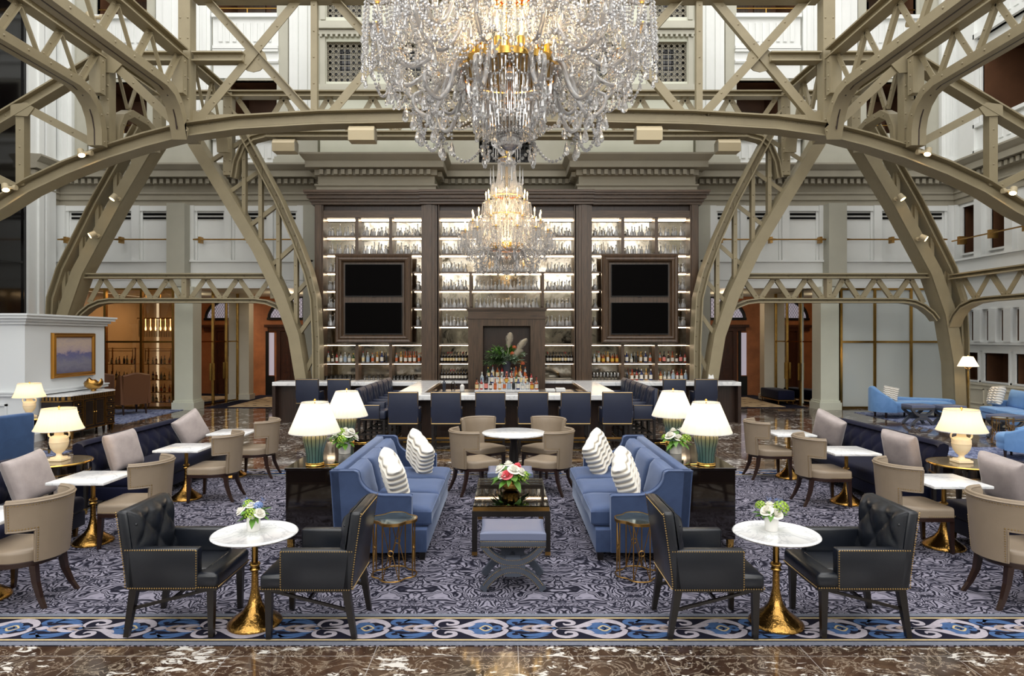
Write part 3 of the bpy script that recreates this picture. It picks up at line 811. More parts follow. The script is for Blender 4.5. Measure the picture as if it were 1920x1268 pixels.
# ---------------------------------------------------------------- ground floor rooms behind the hall
CEILZ = 3.72
for sgn in (-1,1):
    s = sgn
    def sx(x): return x if s < 0 else -x
    m = MB(); xa,xc = sorted((sx(-XW),sx(-5.4))); m.box((xa,YB-.05,CEILZ),(xc,26.2,CEILZ+.12)); struct(m.build('ceiling', M['sage'], smooth=0))
    # door wall
    yd = 24.2
    m = MB(); xa,xc = sorted((sx(-9.3),sx(-4.6)))
    dx0,dx1 = sorted((sx(-9.13),sx(-6.6)))
    m.box((xa-2.5,yd,0),(xc+.6,yd+.1,CEILZ)); struct(m.build('wall_lobby', M['sienna'], smooth=0))
    m = MB(); xe = sx(-5.5); m.quad((xe,YB,0),(xe,yd,0),(xe,yd,CEILZ),(xe,YB,CEILZ)); struct(m.build('wall_return', M['sienna'], smooth=0))
    # double door
    root = struct(thing('door_1' if s<0 else 'door_2', None, None))
    L = [sx(-8.55),sx(-7.7),sx(-6.85)]
    for i in range(2):
        a,b = sorted((L[i],L[i+1])); k = MB(); k.box((a+.01,yd-.06,.03),(b-.01,yd-.01,2.4))
        for r_ in range(9):
            for c_ in range(2):
                w2=(b-a-.2)/2; x0=a+.1+c_*w2+.04; z0=.15+r_*.245; k.box((x0,yd-.075,z0),(x0+w2-.08,yd-.06,z0+.17))
        k.build('leaf', M['mahogany'], root, smooth=0)
        hx = L[1]+(-.12 if i==0 else .12)*(1 if s<0 else -1)
        h = MB(); h.box((hx-.03,yd-.11,.95),(hx+.03,yd-.075,1.45)); h.build('handle', M['brass_old'], root, smooth=0)
    k = MB(); a,b = sorted((sx(-9.0),sx(-6.4))); k.box((a,yd-.12,2.42),(b,yd,2.56)); k.box((a-.1,yd-.2,2.56),(b+.1,yd,2.66)); 
    for e in (sx(-8.6),sx(-6.8)): k.box((e-.07,yd-.1,0),(e+.07,yd,2.42))
    k.build('door_frame', M['mahogany'], root, smooth=0)
    # sidelight: bright strip of daylight
    a,b = sorted((sx(-9.1),sx(-8.75))); k = MB(); k.box((a+.12,yd-.02,.75),(b-.04,yd+.02,2.36)); k.build('sidelight', M['leaded'], root, smooth=0)
    k = MB(); k.box((a,yd-.05,0),(b-.02,yd+.05,.72)); k.box((a,yd-.05,.72),(a+.1,yd+.05,2.42)); k.build('sidelight_frame', M['black_metal'], root, smooth=0)
    # fanlight
    cx2 = sx(-7.7); fr = MB(); pn = MB(); R=1.28; zc=2.9
    arc = [(cx2+R*cos(t*pi/20),yd-.03,zc+.82*sin(t*pi/20)) for t in range(21)]
    fr.tube(arc+[],.06,6); fr.box((cx2-R-.06,yd-.08,zc-.06),(cx2+R+.06,yd,zc+.03)); fr.box((cx2-.01,yd-.05,zc),(cx2+.01,yd-.02,zc+.8))
    for i in range(-12,13):
        for sl in (-1,1):
            p0=Vector((cx2+i*.11,yd-.04,zc)); 
            xx=i*.11; 
            pts=[]
            for k2 in range(12):
                x_=xx+sl*k2*.055; z_=k2*.075
                if abs(x_)<R and z_ < .82*sqrt(max(0,1-(x_/R)**2)): pts.append((cx2+x_,yd-.04,zc+z_))
            if len(pts)>1: fr.tube([pts[0],pts[-1]],.006,3)
    fr.build('fanlight_frame', M['black_metal'], root)
    pn.add([(cx2,yd-.01,zc)]+[(p[0],yd-.01,p[2]) for p in arc],[(0,i+1,i) if False else (0,i,i+1) for i in range(1,21)]); pn.build('fanlight_pane', M['leaded'], root, smooth=0)
    # lobby pilaster
    a,b = sorted((sx(-9.35),sx(-8.98))); p = MB(); p.box((a,22.3,0),(b,22.7,CEILZ)); p.box((a-.04,22.26,0),(b+.04,22.74,.2)); struct(p.build('column', M['cream'], smooth=0))
    # carpet runner of the lobby
    a,b = sorted((sx(-9.3),sx(-5.5))); p = MB(); p.box((a,19.75,.0),(b,yd-.1,.012)); o=p.build('lobby_carpet', M['rug_navy'], smooth=0); tag(o, f'dark navy entrance carpet under the beige rug by the {"left" if s<0 else "right"} mahogany doors','carpet')
    a,b = sorted((sx(-8.7),sx(-5.7))); p = MB(); p.box((a,19.95,.013),(b,23.2,.022)); o=p.build('lobby_rug', M['rug_spot'], smooth=0); tag(o, f'beige rug with dark spots before the {"left" if s<0 else "right"} mahogany doors','rug')
    point_light('lobby_lamp', (sx(-7.5),22,CEILZ-.3),26,(1,.78,.54),.15)

# warm private room behind the brass glazing, left bay
m = MB(); m.quad((-XW,25.5,0),(-9.5,25.5,0),(-9.5,25.5,CEILZ),(-XW,25.5,CEILZ)); m.quad((-9.45,19.9,0),(-9.45,19.9,.001),(-9.45,20,.001),(-9.45,20,0))
struct(m.build('wall_private_room', M['room_tan'], smooth=0))
m = MB(); m.quad((-XW-.1,YB,0),(-XW-.1,25.5,0),(-XW-.1,25.5,CEILZ),(-XW-.1,YB,CEILZ)); struct(m.build('wall_private_side', M['room_tan'], smooth=0))
m = MB()
for x in (-13.0,-11.9,-10.9,-9.9): m.box((x-.16,25.3,0),(x+.16,25.5,CEILZ))
struct(m.build(trim_name(), M['cream'], smooth=0))
m = MB()
for x in (-12.45,-11.4,-10.4): m.box((x-.36,25.4,.1),(x+.36,25.5,3.2))
struct(m.build(trim_name(), M['room_brown'], smooth=0))
area_light('private_room_lamp',(-11.8,22.6,CEILZ-.06),(3,3),130,(1,.86,.68))
# room behind frosted bay, right
m = MB(); m.quad((9.5,20.6,0),(XW+.6,20.6,0),(XW+.6,20.6,CEILZ),(9.5,20.6,CEILZ)); struct(m.build('wall_office', M['sage'], smooth=0))

def glazing(name, label, pts_px, y, frost, zs=(0,1.83,CEILZ-.02), mull=.07):
    t = thing(name, label, 'glass partition')
    xs = [X(p,y) for p in pts_px]
    for i in range(len(xs)-1):
        p = MB(); p.box((xs[i],y-.006,.06),(xs[i+1],y+.006,zs[2])); p.build('pane', M['frost'] if frost else M['amber_pane'], t, smooth=0)
    for x in xs:
        k = MB(); k.box((x-mull/2,y-.06,0),(x+mull/2,y+.06,zs[2])); k.build('mullion', M['brass'], t, smooth=0)
    for z in (0.03,2.05,zs[2]-.03):
        k = MB(); 
        for i in range(len(xs)-1): k.box((xs[i]+mull/2,y-.05,z-.03),(xs[i+1]-mull/2,y+.05,z+.03))
        k.build('transom', M['brass'], t, smooth=0)
    return t
glazing('brass_glass_partition','brass framed clear glass partition in front of the warm bottle room, behind the wing chairs',(106,198,266,326),19.72,False)
glazing('brass_glass_partition','brass framed frosted white glass partition behind the light blue chaise',(1576,1639,1707,1772),19.72,True)
for s in (-1,1):
    t = thing('brass_glass_partition', 'brass framed dark glass partition running back from the left column towards the doors' if s<0 else 'brass framed dark glass partition behind the navy bench at the right column','glass partition')
    pts = [Vector((-9.62,19.95,0)),Vector((-9.52,20.75,0)),Vector((-9.42,21.5,0)),Vector((-9.36,22.25,0))]
    if s>0: pts = [Vector((-p.x,p.y,0)) for p in pts]
    for i in range(3):
        a,b = pts[i],pts[i+1]; dn = (b-a).normalized(); p = MB()
        q = Vector((dn.y,-dn.x,0))*.006
        p.add([a-q,b-q,b+q,a+q]+[v+Vector((0,0,CEILZ-.02)) for v in (a-q,b-q,b+q,a+q)],[(0,3,2,1),(4,5,6,7),(0,1,5,4),(1,2,6,5),(2,3,7,6),(3,0,4,7)])
        p.build('pane', M['amber_pane'] if s<0 else M['smoked'] if 'smoked' in M else M['amber_pane'], t, smooth=0)
        k = MB(); k.cyl(a+dn*.06+Vector((0,0,2.05)),b-dn*.06+Vector((0,0,2.05)),.03,n=4); k.cyl(a+dn*.06+Vector((0,0,.04)),b-dn*.06+Vector((0,0,.04)),.03,n=4); k.build('transom', M['brass'], t, smooth=0)
    for i,v in enumerate(pts):
        k = MB(); k.box((v.x-.04,v.y-.04,0),(v.x+.04,v.y+.04,CEILZ-.02)); k.build('mullion', M['brass'], t, smooth=0)
        if i in (1,2): k = MB(); k.box((v.x-.05+(.06 if s<0 else -.06),v.y-.07,.8),(v.x+.03+(.06 if s<0 else -.06),v.y-.03,1.35)); k.build('pull_handle', M['brass'], t, smooth=0)
m = MB(); m.quad((10.6,20.4,0),(9.5,22.6,0),(9.5,22.6,CEILZ),(10.6,20.4,CEILZ)); struct(m.build('wall_side_room', M['room_brown'], smooth=0))

# cool white partition with the painting, left
t = struct(thing('wall_partition', None, None))
m = MB(); m.box((-18,13.15,0),(-9.9,15.75,2.52)); m.build('wall_partition_body', M['partition'], t, smooth=0)
m = MB()
def ring(z0,z1,pr): m.box((-18,13.15-pr,z0),(-9.9+pr,15.75+pr,z1))
for z0,z1,pr in ((2.46,2.52,.05),(2.52,2.58,.1),(2.58,2.64,.17),(2.64,2.68,.2),(.98,1.04,.06),(1.04,1.07,.08),(0,.16,.04)): ring(z0,z1,pr)
m.box((-12,13.11,.78),(-10.25,13.15,.82)); m.box((-12,13.11,.25),(-10.25,13.15,.29)); m.box((-10.29,13.11,.25),(-10.25,13.15,.82))
m.build('trim_partition', M['partition'], t, smooth=0)
# ---------------------------------------------------------------- iron trusses
D1, D2 = 15.2, 17.55
IR = M['iron']
def rect(h, d, off=0): return [(-h/2,-d/2+off),(h/2,-d/2+off),(h/2,d/2+off),(-h/2,d/2+off)]
def isec(h, d, t=.035, w=.05, front=None):
    a,b,c = h/2,d/2,w/2
    return [(-a,-b),(-a+t,-b),(-a+t,-c),(a-t,-c),(a-t,-b),(a,-b),(a,b),(a-t,b),(a-t,c),(-a+t,c),(-a+t,b),(-a,b)]
def lsec(w, d=.09, t=.022, flip=1):
    f = flip
    return [(-w/2*f,0),(w/2*f,0),(w/2*f,t),((-w/2+t)*f,t),((-w/2+t)*f,d),(-w/2*f,d)]
def plen(path):
    return sum((Vector(b)-Vector(a)).length for a,b in zip(path[:-1],path[1:]))
def walk(path, step, end=.1):
    path = [Vector(p) for p in path]; L = plen(path); n = max(2, int((L-2*end)/step)+1); out = []
    for i in range(n):
        s = end+(L-2*end)*i/(n-1)
        for a,b in zip(path[:-1],path[1:]):
            l = (b-a).length
            if s <= l+1e-6: out.append((a+(b-a)*(s/l), (b-a)/l)); break
            s -= l
    return out
class Truss:
    def __init__(s, name, label, nrm, root=None):
        s.root = root or thing(name, label, 'iron truss'); s.N = Vector(nrm); s.rv = MB()
    def member(s, kind, sec, path, rows=(0,), step=.32, rv=True, face=-1, rr=.02):
        m = MB(); m.sweep(sec, path, s.N); m.build(kind, IR, s.root, smooth=30)
        if rv:
            def front(u0):
                ws=[]
                for (ua,wa),(ub,wb_) in zip(sec, sec[1:]+sec[:1]):
                    if min(ua,ub) <= u0 <= max(ua,ub) and abs(ub-ua) > 1e-6: ws.append(wa+(wb_-wa)*(u0-ua)/(ub-ua))
                return (min(ws) if face < 0 else max(ws)) if ws else 0
            for p,t in walk(path, step):
                q = s.N.cross(t).normalized()
                for r in rows: s.rv.dome(p+q*r+s.N*front(r), s.N*face, rr*1.35)
    def plate(s, pts, off, th=.025, rad=None):
        """gusset: polygon of world points in plane, shifted along normal"""
        m = MB(); n = len(pts)
        a = [Vector(p)+s.N*off for p in pts]; b = [p+s.N*th for p in a]
        m.add(a+b, [tuple(range(n)), tuple(range(2*n-1,n-1,-1))]+[(i,n+i,n+(i+1)%n,(i+1)%n) for i in range(n)])
        m.build('gusset_plate', IR, s.root, smooth=0)
    def done(s):
        if s.rv.v:
            o = s.rv.build('rivets', IR, s.root, smooth=60); o['kind'] = 'stuff'
        return s.root

def P1(px,py): return at(px,py,D1)
def P2(px,py): return at(px,py,D2)
def mir(path): return [Vector((-p.x,p.y,p.z)) for p in path]

# the great arch across the hall
T = Truss('arch_truss', 'great arched iron truss spanning the whole hall just behind the large chandelier', (0,1,0))
half = [(-130,466),(-78,432),(-40,410),(0,390),(60,352),(130,319),(210,288),(280,266),(350,248),(450,234),(600,225),(780,221)]
low = [P1(*p) for p in half]+[P1(950,220)]+[Vector((-P1(*p).x,D1,P1(*p).z)) for p in half[::-1]]
T.member('bottom_chord', isec(.34,.44), low, rows=(-.10,), step=.2, rr=.018)
m_ = MB(); m_.sweep(rect(.16,.03,-.06), low, (0,1,0)); m_.build('web_plate', IR, T.root)
for fl_ in (0,1):
    S = (lambda p: p) if not fl_ else mir
    T.member('top_chord', isec(.28,.3), S([P1(-130,304),P1(0,228),P1(190,114)]), rows=(-.04,), step=.5)
    T.member('strut', isec(.23,.28), S([P1(212,109),P1(340,109)]), rows=(-.03,), step=.4)
    T.member('strut', isec(.23,.28), S([P1(364,109),P1(458,109)]), rows=(-.03,), step=.4)
    T.member('post', rect(.28,.30), S([P1(351,-45),P1(351,236)]), rows=(-.09,.09), step=.45)
    T.member('post', rect(.23,.26), S([P1(202,104),P1(202,277)]), rows=(-.08,.08), step=.3)
    T.member('post', rect(.20,.2), S([P1(43,205),P1(43,350)]), rows=(0,), step=.4)
    for px in (590,830): T.member('post', rect(.15,.14), S([P1(px,-45),P1(px,215)]), rows=(0,), step=.55)
    T.member('diagonal', rect(.2,.03,-.1), S([P1(212,118),P1(336,236)]), rows=(0,), step=.5)
    T.member('diagonal', rect(.18,.03,-.1), S([P1(54,204),P1(190,276)]), rows=(0,), step=.45)
    T.member('diagonal', rect(.18,.03,-.1), S([P1(-70,300),P1(34,352)]), rows=(0,), step=.45)
    for a,b in ((351,590),(590,830)):
        T.member('diagonal', lsec(.2,.12), S([P1(a+14,232),P1(b-8,-30)]), rows=(.03,), step=.55)
        m0 = [P1(a+10,-30),P1(b-10,214)]
        T.member('diagonal', lsec(.2,-.12), [p+Vector((0,.03,0)) for p in S(m0)], rows=(.03,), step=.55)
        c = P1((a+b)/2+3,110); R=.32
        T.plate(S([c+Vector((R*cos(k*pi/6),0,R*sin(k*pi/6)*(.95))) for k in range(12)]), .04)
    T.plate(S([P1(184,100),P1(222,100),P1(240,122),P1(222,142),P1(184,140),P1(170,128)]), -.16)
    T.plate(S([P1(28,200),P1(58,196),P1(72,206),P1(60,222),P1(28,220)]), -.14)
    T.plate(S([P1(358,250),P1(362,206),P1(384,216),P1(455,214),P1(455,232)]), -.02)
    for i in range(12):
        for j in range(3):
            px = 388+i*5.6; T.rv.dome(Vector(((1 if not fl_ else -1)*P1(px,0).x, D1-.03, Z(233-j*5-(px-388)*.09,D1))),(0,-1,0),.022)
for a,b in ((830,1070),):
    T.member('diagonal', lsec(.2,.12), [P1(a+8,214),P1(b-8,-30)], rows=(.03,), step=.55)
    T.member('diagonal', lsec(.2,-.12), [P1(a+8,-30)+Vector((0,.03,0)),P1(b-8,214)+Vector((0,.03,0))], rows=(.03,), step=.55)
T.member('top_chord', isec(.22,.28), [P1(366,-4),P1(1534,-4)], rows=(0,), step=.6)
arch = T.done()
dup(arch, 'matching great arched truss behind the viewer, glimpsed in the bar mirrors', (0,-20.6,0))

# rear frame against the back wall: legs, brace and its lattice
T = Truss('leg_frame_truss', 'iron frame with four splayed legs and lattice girders behind the great arch', (0,1,0))
inR = [(352,240),(372,275),(430,370),(490,470),(530,555),(556,630),(570,715),(576,776)]
outR = [(436,214),(461,257),(525,378),(558,452),(580,512),(592,560),(596,640),(597,776)]
inL = [(306,250),(277,296),(225,384),(156,512),(129,590),(114,680),(110,776)]
outL = [(262,240),(183,380),(121,505),(103,560),(99,640),(98,776)]
def onpath(path, y):
    for (xa,ya),(xc,yc) in zip(path[:-1],path[1:]):
        if ya <= y <= yc: return xa+(xc-xa)*(y-ya)/(yc-ya)
    return path[-1][0]
for fl_ in (0,1):
    S = (lambda p: p) if not fl_ else mir
    for inn,out,sg in ((inR,outR,1),(inL,outL,-1)):
        T.member('leg_chord', isec(.30,.5,.04,.1), S([P2(*p) for p in inn]), rows=(-.11,.11), step=.3, rr=.024)
        m = MB(); m.sweep(rect(.3,.04,-.25), S([P2(*p) for p in inn]), (0,1,0)); m.build('cover_plate', IR, T.root, smooth=30)
        T.member('leg_chord', isec(.2,.42,.03,.1), S([P2(*p) for p in out]), rows=(0,), step=.4)
        for y in ((257,315,378,452,520,580,650) if sg>0 else (262,320,380,440,505,560,630)):
            xo = onpath(out,y)
            # vertical drop to the inner chord
            y2 = next((yy for yy in range(int(y)+6,776,2) if (onpath(inn,yy)-xo)*sg > -6), None)
            if y2 and y2-y < 240: T.member('lattice_bar', rect(.1,.16), S([P2(xo-2*sg,y+4),P2(xo-2*sg,y2-8)]), rows=(0,), step=.45)
            y3 = y+44; T.member('lattice_bar', lsec(.11,.1), S([P2(xo-3*sg,y+4),P2(onpath(inn,y3)+8*sg,y3)]), rv=False)
        xf = inn[-1][0]; bp = MB(); p = S([P2((inn[-1][0]+out[-1][0])/2,778)])[0]; bp.box((p.x-.42,p.y-.26,.0),(p.x+.36,p.y+.26,.06)); bp.build('foot_plate', IR, T.root, smooth=0)
    T.member('post', rect(.24,.24), S([P2(430,176),P2(430,330)]), rows=(-.07,.07), step=.28)
    T.member('post', rect(.24,.24), S([P2(299,174),P2(299,252)]), rows=(-.07,.07), step=.28)
    T.member('lattice_bar', lsec(.13,.1), S([P2(446,186),P2(488,248)]), rows=(.02,), step=.4)
    T.member('lattice_bar', lsec(.13,.1), S([P2(312,186),P2(352,240)]), rows=(.02,), step=.4)
    T.member('knee_brace', isec(.16,.3), S([P2(441,335),P2(446,305),P2(458,277),P2(476,261),P2(500,255)]), rv=False)
T.member('top_chord', isec(.17,.3), [P2(302,178),P2(1598,178)], rows=(-.02,), step=.6)
T.member('bottom_chord', isec(.17,.34), [P2(500,254),P2(1400,254)], rows=(-.02,), step=.6)
per = (950-490)/5.5
for i in range(11):
    xl = 490+i*per; xm = xl+per/2; xr = xl+per
    T.member('lattice_bar', lsec(.14,.08), [P2(xl+3,247),P2(xm-2,186)], rows=(.02,), step=.4)
    T.member('lattice_bar', lsec(.14,.08), [P2(xm+2,186),P2(xr-3,247)], rows=(.02,), step=.4)
frame_root = T.done()

# low lattice girders of the side bays
for fl_ in (0,1):
    S = (lambda p: p) if not fl_ else mir
    T = Truss('lattice_girder', '', (0,1,0), frame_root)
    T.member('top_chord', isec(.14,.3), S([P2(160,518),P2(502,518)]), rows=(0,), step=.5)
    T.member('bottom_chord', isec(.13,.3), S([P2(147,600),P2(156,588),P2(172,575),P2(190,567),P2(210,564),P2(480,564),P2(502,567),P2(520,574),P2(531,582)]), rows=(0,), step=.42)
    T.member('post', rect(.14,.2), S([P2(348,523),P2(348,559)]), rows=(0,), step=.2)
    tops, bots = [193,256,316,386,446.5,508], [164,224,286,344,353,416,476.6,528]
    seq = [(164,193),(224,193),(224,256),(286,256),(286,316),(342,316),(354,386),(416,386),(416,446.5),(476.6,446.5),(476.6,508),(514,508)]
    for b,t_ in seq: T.member('lattice_bar', lsec(.13,.07), S([P2(b+(3 if t_>b else -3),560 if 170<b<520 else 568),P2(t_+(-2 if t_>b else 2),523)]), rows=(.02,), step=.28)
    T.done()
# girder along the right wall
xg = 12.08
T = Truss('lattice_girder', '', (1,0,0), frame_root)
T.member('top_chord', isec(.14,.3), [(xg,17.3,3.82),(xg,11,3.82)], rows=(0,), step=.5)
T.member('bottom_chord', isec(.13,.3), [(xg,17.3,2.5),(xg,17.12,2.78),(xg,16.85,3.0),(xg,16.45,3.12),(xg,16.0,3.15),(xg,11,3.15)], rows=(0,), step=.45)
for i in range(6):
    y = 16.5-i*1.0
    T.member('lattice_bar', lsec(.13,.07), [(xg,y+.47,3.75),(xg,y+.03,3.2)], rows=(.02,), step=.28)
    T.member('lattice_bar', lsec(.13,.07), [(xg,y-.03,3.2),(xg,y-.47,3.75)], rows=(.02,), step=.28)
T.member('lattice_bar', lsec(.13,.07), [(xg,17.2,3.75),(xg,16.9,3.07)], rows=(.02,), step=.28)
T.done()

# trusses running along the hall towards the viewer, and the short ones tying arch to rear frame
names = {(-1,9.49):'outer left', (-1,7.59):'inner left', (1,9.49):'outer right', (1,7.59):'inner right'}
for (sg,xx),nm in names.items():
    x = sg*xx; ye = D1-.24
    T = Truss('roof_truss', f'long straight iron truss running from the great arch towards the viewer, the {nm} one', (1,0,0))
    # the double web of the lower chord shows as a dark slot from below
    sec2 = [(-.11,-.17),(.11,-.17),(.11,-.02),(-.03,-.02),(-.03,.02),(.11,.02),(.11,.17),(-.11,.17),(-.11,.015),(-.07,.0),(-.11,-.015)]
    zk_ = 6.62 if xx > 9 else 7.08
    T.member('bottom_chord', rect(.2,.34), [(x,2,7.8),(x,ye-.95,7.8),(x,ye-.6,7.71),(x,ye-.35,7.51),(x,ye-.2,7.26),(x,ye-.13,6.98),(x,ye-.12,zk_)], rows=(0,), step=.6, face=(1 if sg<0 else -1))
    sl = MB(); pth=[(x,2,7.8-.102),(x,ye-.97,7.8-.102),(x,ye-.66,7.63),(x,ye-.43,7.46),(x,ye-.30,7.22),(x,ye-.232,6.98),(x,ye-.222,zk_)]
    sl.sweep(rect(.004,.03), pth, (1,0,0)); sl.build('joint_slot', M['walnut_deep'], T.root, smooth=0)
    T.member('top_chord', isec(.24,.3), [(x,2,8.82),(x,ye,8.82)], rows=(0,), step=.7, face=(1 if sg<0 else -1))
    T.member('post', rect(.2,.26), [(x,ye-.1,zk_),(x,ye-.1,8.69)] if False else [(x,ye-.12,7.83),(x,ye-.12,8.69)], rows=(0,), step=.3, face=(1 if sg<0 else -1))
    for i in range(10):
        yb_ = 14.15-i*1.15
        f_ = 1 if sg<0 else -1
        T.member('lattice_bar', lsec(.13,.08*f_*-1 if False else .08), [(x,yb_+.05,7.91),(x,yb_+.55,8.69)], rows=(.02,), step=.35, face=f_)
        T.member('lattice_bar', lsec(.13,.08), [(x,yb_-.55,8.69),(x,yb_-.05,7.91)], rows=(.02,), step=.35, face=f_)
    T.done()
    T = Truss('tie_truss', f'short round-kneed truss tying the great arch to the rear frame, {nm}', (1,0,0))
    y0, y1 = D1+.24, D2-.27
    T.member('top_chord', isec(.2,.28), [(x,y0,8.82),(x,y1,8.82)], rows=(0,), step=.5, face=(1 if sg<0 else -1))
    T.member('bottom_chord', rect(.16,.3), [(x,y0+.06,6.9),(x,y0+.1,7.26),(x,y0+.28,7.6),(x,y0+.6,7.8),(x,y0+.95,7.8),(x,y1-.6,7.8),(x,y1-.3,7.7),(x,y1-.14,7.46),(x,y1-.1,7.15)], rows=(0,), step=.4, face=(1 if sg<0 else -1))
    for a,b in ((y0+.15,y0+.55),(y0+.98,y0+.62),(y0+1.05,y0+1.4)): T.member('lattice_bar', lsec(.12,.07), [(x,a,8.7),(x,b,7.9)] , rows=(.02,), step=.3, face=(1 if sg<0 else -1))
    T.done()

# ---------------------------------------------------------------- spotlights and boxes on the ironwork
def spotlight(p, lab, aim=(0,-.4,-1), armdir=(1,0,0), power=14):
    p = Vector(p); t = thing('spotlight', lab, 'spotlight', p, 0, 'spotlights on the ironwork')
    a = Vector(aim).normalized(); d = Vector(armdir)
    h = MB(); h.cyl(a*-.09,a*.07,.07,.085,12); h.build('housing', M['fixture'], t)
    k = MB(); k.cyl(a*.066,a*.072,.07,.07,12); k.build('lens', M['glow_bulb'], t)
    g = MB(); g.cyl(d*.06,d*.22,.035,n=8); g.cyl(d*.2,d*.26,.06,n=10); g.build('mount', M['fixture'], t)
    l = bpy.data.lights.new('spot_beam','SPOT'); l.energy=power; l.color=(1,.72,.42); l.spot_size=1.3; l.spot_blend=.6; l.shadow_soft_size=.05
    o = bpy.data.objects.new('spot_beam', l); COL.objects.link(o); o.parent=t; o.location=a*.1
    o.rotation_mode='QUATERNION'; o.rotation_quaternion = a.to_track_quat('-Z','Y')
SPL = [((170,33),12.6,'topmost spotlight at left, glowing on the lower chord of a long truss',(.3,0,-.9)),((152,287),D1-.34,'lit spotlight on the left haunch of the great arch, beside a post',(.4,-.3,-.8)),((213,370),D2-.56,'small lit spotlight on the far left leg below the cornice',(-.4,-.4,-.8)),((173,440),D2-.56,'small lit spotlight on the far left leg near the brass rail',(-.6,-.5,-.5)),((10,352),D1-.34,'spotlight at the left edge of the picture on the great arch',(.4,-.3,-.8)),
       ((1725,45),12.6,'topmost spotlight at right, glowing on the lower chord of a long truss',(-.3,0,-.9)),((1740,285),D1-.34,'lit spotlight on the right haunch of the great arch, beside a post',(-.4,-.3,-.8)),((1690,370),D2-.56,'small lit spotlight on the far right leg below the cornice',(.4,-.4,-.8)),((1732,446),D2-.56,'small lit spotlight on the far right leg near the brass rail',(.6,-.5,-.5)),((1900,358),D1-.34,'spotlight at the right edge of the picture on the great arch',(-.4,-.3,-.8))]
for (px,py),d,lab,aim in SPL:
    spotlight(at(px,py,d), lab, aim, (1 if px<950 else -1,0,0) if d!=D2-.56 else (0,1,0), 14)
for px,py,d,lab in ((680,253,D1-.05,'cream metal light box hung under the great arch, left of the chandelier'),(1215,253,D1-.05,'cream metal light box hung under the great arch, right of the chandelier'),(535,275,D2,'smaller cream light box hung under the rear brace truss at left'),(1364,275,D2,'smaller cream light box hung under the rear brace truss at right')):
    t = thing('light_box', lab, 'light fixture', at(px,py,d), 0, 'light boxes under the trusses'); m = MB()
    m.prism([(-.2,-.13),(.14,-.17),(.2,.13),(-.16,.17)] if False else [(-.17,-.17),(.17,-.17),(.2,.05),(.12,.17),(-.12,.17),(-.2,.05)],-.3,.3,'x'); m.build('housing', M['fixture'], t, smooth=0)
    [MB().box((x_-.005,-.16,-.16),(x_+.005,.16,.12)).build('end_cap', M['stone_dark'], t, smooth=0) for x_ in (-.306,.306)]
    g = MB(); g.box((-.12,-.04,.17),(-.06,.04,.2)); g.box((.06,-.04,.17),(.12,.04,.2)); g.build('bracket', M['iron'], t, smooth=0)
# ---------------------------------------------------------------- carpets
RX = 5.8; RY0, RY1 = 4.55, 10.62
def flat(mb, pts, z, mi): 
    n = len(pts); a = sum(pts[i][0]*pts[(i+1)%n][1]-pts[(i+1)%n][0]*pts[i][1] for i in range(n))
    if a < 0: pts = pts[::-1]
    mb.add([(x,y,z) for x,y in pts],[tuple(range(n))],mi)
def ribbon(mb, path, wf, z, mi):
    """flat strip of varying width in the XY plane"""
    n = len(path); L = []; R = []
    for i,(x,y) in enumerate(path):
        x0,y0 = path[max(i-1,0)]; x1,y1 = path[min(i+1,n-1)]
        d = hypot(x1-x0,y1-y0) or 1; nx,ny = -(y1-y0)/d,(x1-x0)/d; w = wf(i/(n-1))
        L.append((x+nx*w,y+ny*w,z)); R.append((x-nx*w,y-ny*w,z))
    mb.add(L+R,[(i,n+i,n+i+1,i+1) for i in range(n-1)],mi)
def curve(pts, n=24):
    """Catmull-Rom through 2D/3D points"""
    P = [Vector(p) if len(p)==3 else Vector((p[0],p[1],0)) for p in pts]; out = []
    P = [P[0]*2-P[1]]+P+[P[-1]*2-P[-2]]
    m = len(P)-3
    for s in range(n+1):
        t = s/n*m; i = min(int(t),m-1); t -= i; a,b,c,d = P[i:i+4]
        out.append(.5*((2*b)+(c-a)*t+(2*a-5*b+4*c-d)*t*t+(3*b-a-3*c+d)*t**3))
    return out
